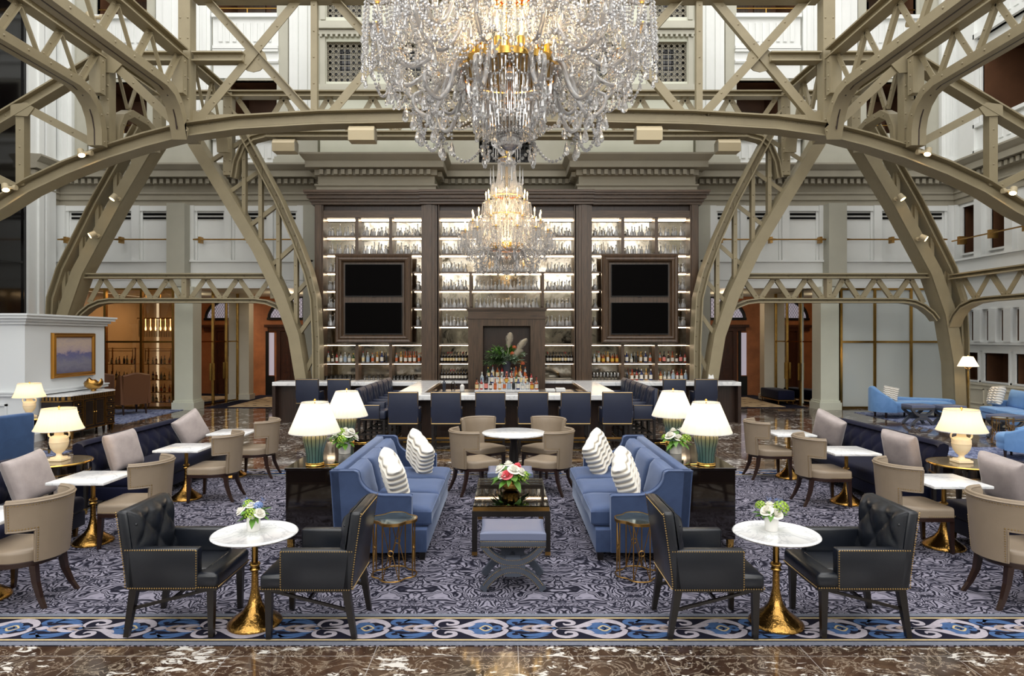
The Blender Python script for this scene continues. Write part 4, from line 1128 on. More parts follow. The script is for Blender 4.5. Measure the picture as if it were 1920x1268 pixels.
def border_motifs(mb, u0, u1, put, z):
    """repeat scroll motif along u; put(u,v) gives XY, v in -1..1"""
    per = .89; n = int((u1-u0)/per+.999)
    K = per/672
    for i in range(n):
        o = u0+i*per
        def rb(pts, w, mi, dz=0, both=True):
            for s in ((1,-1) if both else (1,)):
                pth = [(o+p.x*K, s*p.y) for p in curve(pts, 22)]
                pth = [put(u,v) for u,v in pth if u0 <= u <= u1]
                if len(pth) > 3: ribbon(mb, pth, w, z+dz, mi)
        tp = lambda a,b=.1: (lambda t: a*(b+(1-b)*sin(pi*min(1,t*1.0+.02))**.7))
        rb([(55,.42),(30,.5),(22,.72),(50,.9),(110,.8),(170,.72),(230,.5),(275,.1),(310,.02)], tp(.026), 1)
        rb([(70,.55),(120,.95),(180,.92),(240,.7)], tp(.014), 1)
        rb([(35,.28),(90,.22),(140,.42)], tp(.012), 1)
        rb([(20,0),(60,0),(100,0)], lambda t:.030*sin(pi*t)+.001, 2, .0005, False)
        rb([(90,0),(130,.2),(185,.3)], tp(.02), 5, .0003); rb([(150,0),(190,.25),(262,.38)], tp(.022), 2, .0006); rb([(200,0),(240,.15),(285,.2)], tp(.014), 5, .0008)
        rb([(300,.02),(275,.3),(285,.75),(340,.92),(390,.72),(385,.45),(345,.4),(335,.58)], tp(.02,.3), 2)
        rb([(300,.02),(360,.05),(420,.2),(480,.55),(540,.86),(610,.82),(660,.5),(675,.15),(640,.05)], tp(.03,.2), 2)
        rb([(400,.3),(460,.25),(500,.5)], tp(.016), 2, .0004); rb([(560,.6),(600,.7),(640,.45)], tp(.012), 2, .0006)
        rb([(470,0),(500,.35),(540,.45),(575,.3),(590,0)], tp(.03,.5), 1, .0002); rb([(480,0),(520,.15),(560,0)], tp(.016,.5), 1,.0004)
        rb([(525,0),(560,.28),(600,.0)], tp(.008,.6), 3, .0008); rb([(590,0),(625,.2),(650,.0)], tp(.018,.4), 1, .0006)
        rb([(655,0),(680,.2),(690,.3)], tp(.01), 2, .0008)
m = MB(); m.box((-RX,RY0,0),(RX,RY1,.006)); carpet = m.build('hall_carpet', M['carpet'], smooth=0)
tag(carpet, 'large grey and navy scroll-patterned carpet under the lounge seating, with a blue scroll border', 'carpet')
m = MB()
def frame_strip(a, b, mi, z):
    """ring between insets a and b"""
    for p in (((-RX+a,RY0+a),(RX-a,RY0+a),(RX-b,RY0+b),(-RX+b,RY0+b)),((RX-a,RY0+a),(RX-a,RY1-a),(RX-b,RY1-b),(RX-b,RY0+b)),((RX-a,RY1-a),(-RX+a,RY1-a),(-RX+b,RY1-b),(RX-b,RY1-b)),((-RX+a,RY1-a),(-RX+a,RY0+a),(-RX+b,RY0+b),(-RX+b,RY1-b))):
        m.add([(x,y,z) for x,y in p],[(0,1,2,3)],mi)
for a,b,mi in ((0,.055,4),(.055,.07,0),(.07,.092,3),(.092,.43,0),(.43,.452,3),(.452,.47,0),(.47,.52,4)): frame_strip(a,b,mi,.0075)
vc = .261; vw = .15
border_motifs(m,-RX+.45,RX-.45,lambda u,v:(u,RY0+vc+v*vw),.009)
border_motifs(m,-RX+.45,RX-.45,lambda u,v:(-u,RY1-vc-v*vw),.009)
border_motifs(m,RY0+.5,RY1-.5,lambda u,v:(RX-vc-v*vw,u),.009)
border_motifs(m,RY0+.5,RY1-.5,lambda u,v:(-RX+vc+v*vw,u),.009)
m.build('border', [M['rug_navy'],M['rug_blue'],M['rug_lilac'],M['rug_cream'],M['rug_grey'],M['rug_taupe']], carpet, smooth=0)
m = MB(); m.box((8.2,10.3,0),(13.5,12.7,.014)); tag(m.build('lounge_rug', M['rug_mottled'], smooth=0),'blue and grey mottled rug under the light blue tub chair at the right edge','rug')
m = MB(); m.box((10.1,14.6,0),(11.85,18.6,.014)); tag(m.build('lounge_rug', M['rug_mottled'], smooth=0),'blue and grey mottled rug under the light blue seating group at right','rug')
m = MB(); m.box((-9.2,7.2,0),(-6.6,12.8,.014)) if False else m.box((-12.5,9.6,0),(-8.35,12.3,.014)); tag(m.build('lounge_rug', M['rug_mottled'], smooth=0),'blue and grey mottled rug under the steel blue armchair at the left edge','rug')
m = MB(); m.box((-11.85,16.2,0),(-9.72,19.3,.014)); tag(m.build('lounge_rug', M['rug_mottled'], smooth=0),'blue mottled rug under the brown wing chairs','rug')

# ---------------------------------------------------------------- shared upholstery helpers
def tuft_fn(a, b, amp, u, v):
    """diamond tufting height for surface coordinates u,v (metres)"""
    p = u/a+v/b; q = u/a-v/b
    return amp*(abs(sin(pi*p)*sin(pi*q)))**.45
def cushion(mb, size, fn, puff=.5, n=10, edge=.12, disp=None, mi=0):
    """puffy box; size (a,b,t); fn maps local to final; thickness along last axis"""
    a,b,t = (s/2 for s in size)
    def prof(x, k=6): return (1-abs(x)**k)
    def P(u,v,s):
        uu, vv = u, v
        h = (prof(u)*prof(v))
        w = t*(edge+(1-edge)*max(h,0)**puff)
        ku = 1-.035*(1-v*v)*abs(u)**3; kv = 1-.035*(1-u*u)*abs(v)**3
        d = disp(u,v)*max(h,0) if disp else 0
        return fn(uu*a*ku, vv*b*kv, s*(w+d))
    g = [sin(pi/2*(2*i/(n-1)-1)) for i in range(n)]
    for s in (1,-1): mb.grid(n,n,lambda i,j:P(g[round(i*(n-1))],g[round(j*(n-1))],s),mi,flip=(s<0))
    # rim
    loop = [(g[i],-1) for i in range(n)]+[(1,g[i]) for i in range(1,n)]+[(g[i],1) for i in range(n-2,-1,-1)]+[(-1,g[i]) for i in range(n-2,0,-1)]
    k = len(loop); vs = [P(u,v,1) for u,v in loop]+[P(u,v,-1) for u,v in loop]
    mb.add(vs,[(i,k+i,k+(i+1)%k,(i+1)%k) for i in range(k)],mi)
def nails(mb, path, nrm, step=.017, r=.006):
    path = [Vector(p) for p in path]
    for p,t in walk(path, step, .006): mb.dome(p, nrm, r)
def leg_mb(p0, p1, s0, s1):
    """square tapered leg from top p0 to foot p1"""
    m = MB(); p0,p1 = Vector(p0),Vector(p1); a,b = s0/2,s1/2
    m.add([p0+Vector((x*a,y*a,0)) for x,y in ((-1,-1),(1,-1),(1,1),(-1,1))]+[p1+Vector((x*b,y*b,0)) for x,y in ((-1,-1),(1,-1),(1,1),(-1,1))],[(0,1,2,3),(7,6,5,4),(0,4,5,1),(1,5,6,2),(2,6,7,3),(3,7,4,0)])
    return m
def curved_leg(path, s):
    m = MB(); n=len(path); vs=[]
    for i,p in enumerate(path):
        a = s[i]/2
        vs += [(p[0]-a,p[1]-a,p[2]),(p[0]+a,p[1]-a,p[2]),(p[0]+a,p[1]+a,p[2]),(p[0]-a,p[1]+a,p[2])]
    fs = [(0,1,2,3),tuple(range(4*n-1,4*n-5,-1))]
    for i in range(n-1):
        for k in range(4): l=(k+1)%4; fs.append((i*4+k,(i+1)*4+k,(i+1)*4+l,i*4+l))
    m.add(vs,fs); return m

# ---------------------------------------------------------------- dark leather armchair (front is +x)
def make_armchair(label, loc, rz):
    t = thing('armchair', label, 'armchair', loc, rz, 'dark leather armchairs in the front row'); L = M['leather']
    m = MB(); m.rbox((-.22,-.208,.37),(.24,.208,.478),.03,3); m.rbox((.17,-.29,.365),(.345,.29,.474),.032,3); m.build('seat', L, t, smooth=50)
    m = MB(); m.box((-.29,-.28,.345),(.335,.28,.372)); m.build('seat_frame', M['ebony'], t, smooth=0)
    for s in (-1,1):
        m = MB(); lo,hi = sorted((s*.212,s*.292)); m.rbox((-.31,lo,.355),(.20,hi,.652),.014,2); m.build('armrest', L, t, smooth=50)
    rake = lambda x,y,z: (x-.15*max(0,z-.42)**1.15, y, z)
    m = MB(); m.rbox((-.325,-.292,.355),(-.245,.292,.925),.02,2,fn=lambda x,y,z: rake(x,y,z) )
    bm = MB.grid
    def front(u,v):
        y = -.285+.57*u; z = .46+.46*v
        e = min(1, min(u,1-u)*9, (1-v)*9)
        h = .03*e**.5+ .036*tuft_fn(.26,.32,1,y,z-.66)*min(1,e)
        return rake(-.245+h,y,z)
    m.grid(37,31,front); m.build('backrest', L, t, smooth=60)
    for y,z in ((-.13,.66),(.13,.66),(0,.82),(0,.50),(-.255,.82),(.255,.82)):
        p = rake(-.212,y,z); MB().sphere(p,.012,8,5).build('button', L, t)
    for s in (-1,1):
        leg_mb((.285,s*.252,.36),(.285,s*.252,0),.052,.036).build('leg', M['ebony'], t, smooth=0)
        leg_mb((-.275,s*.252,.36),(-.335,s*.252,0),.055,.036).build('leg', M['ebony'], t, smooth=0)
        k = MB(); k.cyl((-.30,s*.245,.20),(.27,s*.245,.345),.014,n=4); k.build('stretcher', M['ebony'], t, smooth=0)
    k = MB(); k.cyl((.0,-.245,.275),(.0,.245,.275),.014,n=4); k.build('stretcher', M['ebony'], t, smooth=0)
    k = MB()
    for s in (-1,1):
        y = s*.2925; nr = (0,s,0)
        nails(k,[(-.31,y,.366),(.19,y,.366)],nr); nails(k,[(.19,y,.366),(.19,y,.642)],nr); nails(k,[(.19,y,.642),(-.33,y,.642)],nr); nails(k,[(.20,s*.291,.372),(.34,s*.291,.372)],nr)
        nails(k,[rake(-.325,y,z/100) for z in range(37,93,5)],nr)
    nails(k,[(.3455,-.28,.374),(.3455,.28,.374)],(1,0,0)); 
    nails(k,[rake(-.326,-.27,.9),rake(-.326,.27,.9)],(-1,0,0)); nails(k,[(-.326,-.28,.366),(-.326,.28,.366)],(-1,0,0))
    k.build('nailhead_trim', M['nail'], t)
    return t
ac = make_armchair('black leather armchair facing right beside the round table at left, back toward the left edge',(X(357,4.9)-.02,4.93,0),0)
dup(ac,'black leather armchair facing left, its back against the left blue sofa and quatrefoil table',(X(590,4.9)+.03,4.90,0),pi)
dup(ac,'black leather armchair facing right, its back by the right blue sofa and quatrefoil table',(X(1327,4.9)-.02,4.90,0),0)
dup(ac,'black leather armchair facing left beside the round table at right, tufted back catching light',(X(1578,4.9)+.03,4.92,0),pi)

# ---------------------------------------------------------------- taupe leather chair with wrap-around back (front is +x)
def make_tchair(label, loc, rz):
    t = thing('barrel_chair', label, 'chair', loc, rz, 'taupe leather chairs with wrap-around backs'); L = M['taupe']
    def plan(r, fx, fw):
        pts = [(-r*cos(a),r*sin(a)) for a in [radians(q) for q in range(-90,91,15)]]
        pts = [(x-.0,y) for x,y in pts]
        return pts+[(fx*.6,r*1.0),(fx-.03,fw),(fx,fw-.04),(fx,-fw+.04),(fx-.03,-fw),(fx*.6,-r)]
    def slab(pts, z0, z1, crown=0, rr=.02):
        m = MB(); n=len(pts); rings=[]
        for z,k in ((z0,1),(z1-rr,1),(z1-rr*.3,.985),(z1,.95)): rings.append([(x*k,y*k,z) for x,y in pts])
        for k in (.75,.5,.25): rings.append([(x*k,y*k,z1+crown*(1-k*k)) for x,y in pts])
        vs=[p for r_ in rings for p in r_]+[(0,0,z1+crown)]
        fs=[tuple(range(n-1,-1,-1))]
        for i in range(len(rings)-1): fs+=[(i*n+k,i*n+(k+1)%n,(i+1)*n+(k+1)%n,(i+1)*n+k) for k in range(n)]
        q=(len(rings)-1)*n; fs+=[(q+k,q+(k+1)%n,len(vs)-1) for k in range(n)]
        m.add(vs,fs); return m
    slab(plan(.262,.285,.262),.372,.462,.02,.03).build('seat', L, t, smooth=50)
    slab(plan(.268,.285,.262),.33,.373,0,.005).build('seat_rail', M['leg'], t, smooth=40)
    th=[radians(a) for a in [-76,-70,-63,-56,-49,-42]+list(range(-35,36,7))+[42,49,56,63,70,76]]
    zs=[.372,.45,.53,.60,.635,.70,.78,.84,.868]
    def R(z,o): return .283+.075*(z-.37)+o+(.006 if z>.86 else 0)
    def Pt(a,z,o):
        r=R(z,o); sx=1.0; return (-r*cos(a)*1.02-.01, r*sin(a)*(1.0), z)
    nt,nz=len(th),len(zs)
    keep=lambda i,j: zs[j]>=.634 or (radians(-42.5)<=th[i] and th[i+1]<=radians(42.5))
    m=MB(); vs=[Pt(a,z,.024) for z in zs for a in th]+[Pt(a,z,-.024) for z in zs for a in th]; O=nt*nz; fs=[]; bd=[]
    def I(i,j): return j*nt+i
    for j in range(nz-1):
        for i in range(nt-1):
            if not keep(i,j): continue
            fs.append((I(i,j),I(i,j+1),I(i+1,j+1),I(i+1,j))); fs.append((O+I(i,j),O+I(i+1,j),O+I(i+1,j+1),O+I(i,j+1)))
            for (di,dj,a,b) in ((-1,0,I(i,j+1),I(i,j)),(1,0,I(i+1,j),I(i+1,j+1)),(0,-1,I(i,j),I(i+1,j)),(0,1,I(i+1,j+1),I(i,j+1))):
                ii,jj=i+di,j+dj
                if not (0<=ii<nt-1 and 0<=jj<nz-1 and keep(ii,jj)): fs.append((a,b,O+b,O+a) if False else (b,a,O+a,O+b))
    m.add(vs,fs); m.build('backrest', L, t, smooth=40)
    # welt and nail heads round the edge of the back
    k=radians(42); e=radians(75.5); q=.026
    outl=[Pt(e-(2*e)*i/30,.866,q-.004) for i in range(31)]
    rim=[outl, [Pt(e,z,q-.004) for z in (.868,.75,.638)],[Pt(-e,z,q-.004) for z in (.868,.75,.638)],[Pt(e-(e-k)*i/10,.637,q-.004) for i in range(11)],[Pt(-e+(e-k)*i/10,.637,q-.004) for i in range(11)],[Pt(k,z,q-.004) for z in (.637,.5,.375)],[Pt(-k,z,q-.004) for z in (.637,.5,.375)]]
    w=MB()
    for pth in rim: w.tube(pth,.007,5)
    w.tube([Pt(e-(2*e)*i/30,.872,0) for i in range(31)],.022,6)
    w.build('welt', L, t)
    n=MB()
    def rad(p): v=Vector((p[0],p[1],0)); return v.normalized()
    for pth in ([Pt(e-(2*e)*i/30,.848,.0245) for i in range(31)],[Pt(e-.06-(e-k-.0)*i/10,.655,.0245) for i in range(11)],[Pt(-e+.06+(e-k)*i/10,.655,.0245) for i in range(11)],[Pt(k-.06,z,.0245) for z in (.655,.5,.385)],[Pt(-k+.06,z,.0245) for z in (.655,.5,.385)],[Pt(e-.06,z,.0245) for z in (.848,.75,.655)],[Pt(-e+.06,z,.0245) for z in (.848,.75,.655)]):
        for p,_ in walk(pth,.02,.004): n.dome(p,rad(p),.0055)
    pl=plan(.268,.289,.266)
    for p,_ in walk([(x,y,.381) for x,y in pl[12:]+pl[:1]],.02,.004): n.dome(p,rad(p),.005)
    n.build('nailhead_trim', M['nail'], t)
    for s in (-1,1):
        curved_leg([(.245,s*.222,.335),(.25,s*.224,.2),(.262,s*.228,0)],[.05,.042,.03]).build('leg', M['leg'], t, smooth=0)
        curved_leg([(-.205,s*.165,.335),(-.225,s*.17,.2),(-.27,s*.185,.08),(-.315,s*.2,0)],[.05,.044,.036,.03]).build('leg', M['leg'], t, smooth=0)
    return t
TC = [(-4.05,5.37,pi,'taupe leather barrel chair at the left edge, its studded back nearest the viewer'),(-3.95,6.84,pi,'taupe leather barrel chair at left with the square table nearest the side lamp'),(-3.95,8.69,pi,'taupe leather barrel chair at left before the middle square marble table'),(-3.95,10.1,pi,'farthest taupe barrel chair on the left side, on the back carpet border'),
      (4.26,5.33,0,'taupe leather barrel chair at the right edge, its studded back nearest the viewer'),(4.24,6.69,0,'taupe leather barrel chair at right by the square table nearest the side lamp'),(4.16,8.46,0,'taupe leather barrel chair at right before the middle square marble table'),(4.08,10.0,0,'farthest taupe barrel chair on the right side, on the back carpet border'),
      (-.46,9.08,.55,'taupe barrel chair at the round table, near left, seen from behind'),(.60,9.08,pi-.55,'taupe barrel chair at the round table, near right, seen from behind'),(-.38,10.22,-.9,'taupe barrel chair at the round table, far left, facing the viewer'),(.60,10.22,pi+.9,'taupe barrel chair at the round table, far right, facing the viewer')]
tc = make_tchair(TC[0][3],(TC[0][0],TC[0][1],.0),TC[0][2])
for x,y,r,l in TC[1:]: dup(tc,l,(x,y,0),r)

# ---------------------------------------------------------------- blue velvet sofa (front is +x)
def make_sofa(label, loc, rz):
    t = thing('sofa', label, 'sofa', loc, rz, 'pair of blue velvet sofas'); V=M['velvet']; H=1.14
    m=MB(); m.rbox((-.42,-H+.02,.085),(.43,H-.02,.31),.012,2); m.build('base', V, t, smooth=50)
    fl=lambda x,y,z:(x-.10*max(0,z-.3)**1.2,y,z)
    m=MB(); m.rbox((-.46,-H,.085),(-.36,H,.885),.014,2,fn=fl); m.build('back_frame', V, t, smooth=50)
    prof=[(-.455,.09),(-.455,.30),(-.50,.885),(-.26,.885),(-.235,.86)]+[(-.215+.20*(1-cos(a)),.86-.20*sin(a)*1.05) for a in [radians(q) for q in range(8,91,9)]]
    prof=[(-.455,.09),(-.455,.30),(-.512,.885),(-.275,.885),(-.245,.87)]+[(-.235+.26*(1-cos(radians(q))),.85-.205*sin(radians(q))) for q in range(0,91,10)]+[(.27,.642),(.285,.63),(.285,.09)]
    for s in (-1,1):
        lo,hi=sorted((s*H,s*(H-.085))); m=MB(); m.prism(prof,lo,hi,'y'); m.build('armrest', V, t, smooth=30)
        w=MB(); w.tube([(x,s*H,z) for x,z in prof[2:-1]],.007,5); w.tube([(x,s*(H-.085),z) for x,z in prof[2:-1]],.007,5); w.build('piping', V, t)
    w=(2*(H-.085))/3
    for i in range(3):
        yc=-H+.085+w*(i+.5)
        m=MB(); cushion(m,(.75,w-.008,.2),lambda a,b,c:(.095+a,yc+b,.405+c),.35,13,.55,lambda u,v:.012*noise.noise((u*2+i,v*2,3))); m.build('seat_cushion', V, t, smooth=60)
        k=MB(); k.tube([(.095+.37*cx,yc+(w/2-.012)*cy,.46) for cx,cy in ((1,-1),(1,1))],.006,5); k.build('cushion_piping',V,t)
        m=MB(); cushion(m,(.40,w-.01,.19),lambda a,b,c:(-.30+c-.24*a,yc+b,.665+a*.97),.45,13,.3,lambda u,v:.012*noise.noise((u*2.2+i,v*2.5,7))); m.build('back_cushion', V, t, smooth=60)
    for sx in (-.38,.38):
        for sy in (-1,1): leg_mb((sx,sy*1.05,.09),(sx,sy*1.05,0),.07,.05).build('leg', M['ebony'], t, smooth=0)
    return t
sf = make_sofa('blue velvet three-seat sofa facing right, left of the glass coffee table',(-1.21,7.36,0),0)
dup(sf,'blue velvet three-seat sofa facing left, right of the glass coffee table',(1.30,7.36,0),pi)

def pillow_mesh(name, mat, size, chev=False):
    m=MB(); n=64 if chev else 16
    def dp(u,v):
        if not chev: return .006*noise.noise((u*3,v*3,1.3))
        z=v*3.6-.42*abs(((u*1.5+10.5)%1)*2-1); return .010*sin(2*pi*z)
    cushion(m,(size,size,.2),lambda a,b,c:(c,a,b),.42,n,.02,dp)
    return m.build(name, mat, smooth=70)
def place(o, loc, rot, label, cat, group=None, first=False):
    c = o if first else o.copy()
    if not first: COL.objects.link(c)
    c.location=loc; c.rotation_euler=rot; tag(c,label,cat,group); return c
wp = pillow_mesh('throw_pillow', M['cushion_white'], .47, True)
PW = [((-1.17,6.66,.73),(.42,-.28,.35),'white zigzag pile pillow at the near end of the left blue sofa'),((-1.08,7.98,.73),(.55,-.2,.6),'white zigzag pile pillow at the far end of the left blue sofa'),((1.25,6.70,.73),(-.42,.28,pi-.35),'white zigzag pile pillow at the near end of the right blue sofa'),((1.14,8.0,.73),(-.5,.2,pi-.6),'white zigzag pile pillow at the far end of the right blue sofa')]
for i,(l,r,lab) in enumerate(PW): place(wp,l,r,lab,'pillow','white zigzag pillows',i==0)

# ---------------------------------------------------------------- console tables behind the sofas
def make_console(label, loc):
    t=thing('console_table',label,'console table',loc,0,'black lacquer consoles behind the sofas')
    m=MB(); m.rbox((-.26,-.92,.10),(.26,.92,.81),.004,1); m.build('body',M['lacquer'],t,smooth=0)
    m=MB(); m.rbox((-.27,-.93,.811),(.27,.93,.84),.004,1); m.build('top',M['lacquer'],t,smooth=0)
    for sx in (-1,1):
        for sy in (-1,1):
            m=MB(); m.prism([(-.02,0),(.02,0),(.03,.06),(.035,.1),(-.035,.1),(-.03,.06)],-.03,.03,'x'); o=m.build('foot',M['gold'],t,smooth=0); o.location=(sx*.22,sy*.87,0)
    return t
cn=make_console('black lacquer console table carrying two green lamps behind the left blue sofa',(-2.02,7.52,0))
dup(cn,'black lacquer console table carrying two green lamps behind the right blue sofa',(2.10,7.52,0))

# ---------------------------------------------------------------- table lamps
def pleat(n, amp): return lambda w,z: 1+amp*cos(w*n)
def add_shade(t, z0, r0, z1, r1, mat, n=40, amp=.012, bow=.0):
    m=MB(); k=7; pr=[]
    for i in range(k): f=i/(k-1); pr.append((r0+(r1-r0)*f-bow*sin(pi*f),z0+(z1-z0)*f))
    m.lathe(pr,n*4,rib=pleat(n,amp),cap=False); m.build('lamp_shade',mat,t,smooth=60)
    m=MB(); m.lathe([(r0-.002,z0-.004),(r0+.004,z0-.004),(r0+.004,z0+.006),(r0-.002,z0+.006)],48,cap=False); m.build('shade_rim',M['ceramic_white'],t); m=MB(); m.lathe([(r1-.002,z1-.006),(r1+.004,z1-.006),(r1+.004,z1+.003),(r1-.002,z1+.003)],48,cap=False); m.build('shade_rim',M['ceramic_white'],t)
def make_green_lamp(label, loc):
    t=thing('table_lamp',label,'table lamp',loc,0,'ribbed sea-green table lamps')
    m=MB(); m.lathe([(.09,0),(.098,.006),(.094,.018),(.099,.026),(.088,.034)],28); m.build('base',M['gold'],t)
    m=MB(); m.lathe([(.086,.034),(.084,.06),(.088,.12),(.101,.19),(.117,.255),(.123,.295),(.116,.325),(.095,.345),(.05,.352)],144,rib=lambda w,z:1+.03*abs(sin(w*9))**.7); m.build('body',M['porcelain'],t,smooth=60)
    m=MB(); m.cyl((0,0,.35),(0,0,.66),.008,n=8); m.sphere((0,0,.685),.014); m.build('finial',M['gold'],t)
    add_shade(t,.348,.262,.662,.135,M['shade'],30,.022)
    point_light('lamp_bulb',(0,0,.47),4,(1,.88,.70),.04,t)
    m=MB(); m.tube([(.09,0,.012),(.16,-.02,.006),(.24,.02,.006),(.26,.12,.006)],.005,6); m.build('cord',M['gold'],t)
    return t
gl=make_green_lamp('ribbed sea-green lamp at the near end of the left console',(-2.02,6.74,.84))
dup(gl,'ribbed sea-green lamp at the far end of the left console',(-2.03,8.12,.84))
dup(gl,'ribbed sea-green lamp at the near end of the right console',(2.10,6.74,.84),pi)
dup(gl,'ribbed sea-green lamp at the far end of the right console',(2.11,8.12,.84),pi)
def make_urn_lamp(label, loc):
    t=thing('table_lamp',label,'table lamp',loc,0,'alabaster urn lamps')
    m=MB(); m.rbox((-.085,-.085,0),(.085,.085,.03),.004,1); m.rbox((-.065,-.065,.03),(.065,.065,.045),.004,1); m.lathe([(.04,.045),(.028,.07),(.03,.085),(.06,.11),(.088,.155),(.1,.2),(.1,.215),(.104,.222),(.1,.23),(.1,.265),(.085,.29),(.05,.305),(.046,.335),(.066,.35),(.07,.362),(.04,.37)],32); m.build('urn',M['alabaster'],t,smooth=40)
    for s in (-1,1): m=MB(); m.tube(curve([(s*.095,0,.27),(s*.125,0,.30),(s*.115,0,.345),(s*.06,0,.352)],12),.01,6); m.build('handle',M['alabaster'],t)
    m=MB(); m.cyl((0,0,.37),(0,0,.63),.007,n=8); m.sphere((0,0,.642),.014); m.build('finial',M['gold'],t)
    add_shade(t,.372,.262,.625,.178,M['shade_cream'],44,.008,.012)
    point_light('lamp_bulb',(0,0,.46),6,(1,.74,.44),.04,t)
    return t

# ---------------------------------------------------------------- small tables
def brass_column(t, h, base=.2):
    m=MB(); m.lathe([(base,0),(base,.012),(base*.93,.03),(base*.72,.06),(base*.46,.10),(base*.28,.15),(base*.19,.21),(.027,.27),(.025,.36),(.023,.40)],36); m.build('pedestal_base',M['gold_hammer'],t,smooth=50)
    m=MB(); m.lathe([(.023,.40),(.036,.405),(.04,.415),(.034,.425),(.034,.44),(.042,.45),(.036,.462),(.028,.468)],24); m.build('knop',M['brass'],t,smooth=50)
    m=MB(); m.cyl((0,0,.46),(0,0,h),.023,n=20); m.build('column',M['brass'],t,smooth=50)
def make_round_table(label, loc):
    t=thing('cocktail_table',label,'table',loc,0,'round marble cocktail tables'); brass_column(t,.668)
    m=MB(); m.lathe([(.0,.668),(.285,.668),(.31,.676),(.318,.685),(.314,.693),(.305,.698),(.30,.696),(.0,.698)],64,cap=False); m.build('tabletop',M['white_marble'],t,smooth=40); return t
rt=make_round_table('round marble cocktail table between the two black armchairs at left',(X(478,4.9)+.0,4.9,0))
dup(rt,'round marble cocktail table between the two black armchairs at right',(X(1455,4.9),4.9,0))
def make_square_table(label, loc):
    t=thing('cafe_table',label,'table',loc,0,'square marble tables along the navy sofas'); brass_column(t,.668,.2)
    m=MB(); m.rbox((-.3,-.3,.668),(.3,.3,.698),.006,2); m.build('tabletop',M['white_marble'],t,smooth=40); return t
st=make_square_table('square marble table at the left edge, nearest the viewer',(-4.39,5.37,0))
for x,y,l in ((-4.42,6.84,'square marble table on the left beside the oval side table'),(-4.35,8.69,'square marble table on the left, before the tufted navy sofa'),(-4.31,10.1,'farthest square marble table on the left'),(4.62,5.33,'square marble table at the right edge, behind the nearest barrel chair'),(4.57,6.69,'square marble table on the right beside the oval side table'),(4.49,8.46,'square marble table on the right, before the tufted navy sofa'),(4.41,10.0,'farthest square marble table on the right')): dup(st,l,(x,y,0))
t=thing('dining_table','large round white marble table with dark pedestal in front of the bar stools','table',(.11,9.72,0))
m=MB(); m.lathe([(.0,.715),(.47,.715),(.485,.722),(.485,.738),(.475,.745),(0,.745)],72,cap=False); m.build('tabletop',M['white_marble'],t,smooth=40)
m=MB(); m.lathe([(.26,0),(.26,.03),(.2,.05),(.09,.09),(.06,.2),(.075,.42),(.055,.6),(.09,.68),(.2,.715)],32); m.build('pedestal',M['ebony'],t,smooth=50)
# coffee table
t=thing('coffee_table','low glass-topped brass coffee table between the two blue sofas','coffee table',(.045,7.02,0))
m=MB(); m.box((-.36,-.62,.487),(.36,.62,.492)); m.build('mirror_panel',pbr('bronze_mirror',srgb(150,132,104),.1,.85),t,smooth=0)
m=MB(); m.rbox((-.38,-.64,.4925),(.38,.64,.508),.003,1); m.build('glass_top',mk_glass('table_glass',(.90,.96,.93,1),.04),t,smooth=0)
m=MB()
for a,b in (((-.38,-.64,.455),(.38,-.61,.491)),((-.38,.61,.455),(.38,.64,.491)),((-.38,-.61,.455),(-.35,.61,.491)),((.35,-.61,.455),(.38,.61,.491))): m.box(a,b)
m.build('brass_rim',M['brass_old'],t,smooth=0)
m=MB()
for a,b in (((-.39,-.65,.40),(.39,-.60,.454)),((-.39,.60,.40),(.39,.65,.454)),((-.39,-.6,.40),(-.34,.6,.454)),((.34,-.6,.40),(.39,.6,.454))): m.box(a,b)
m.build('apron',M['ebony'],t,smooth=0)
for sx in (-1,1):
    for sy in (-1,1):
        lg=MB(); lg.box((sx*.365-.026,sy*.625-.026,.05),(sx*.365+.026,sy*.625+.026,.40)); o=lg.build('leg',M['ebony'],t,smooth=0)
        lg=MB(); lg.box((sx*.365-.027,sy*.625-.027,.014),(sx*.365+.027,sy*.625+.027,.05)); lg.build('cap',M['brass_old'],o,smooth=0)
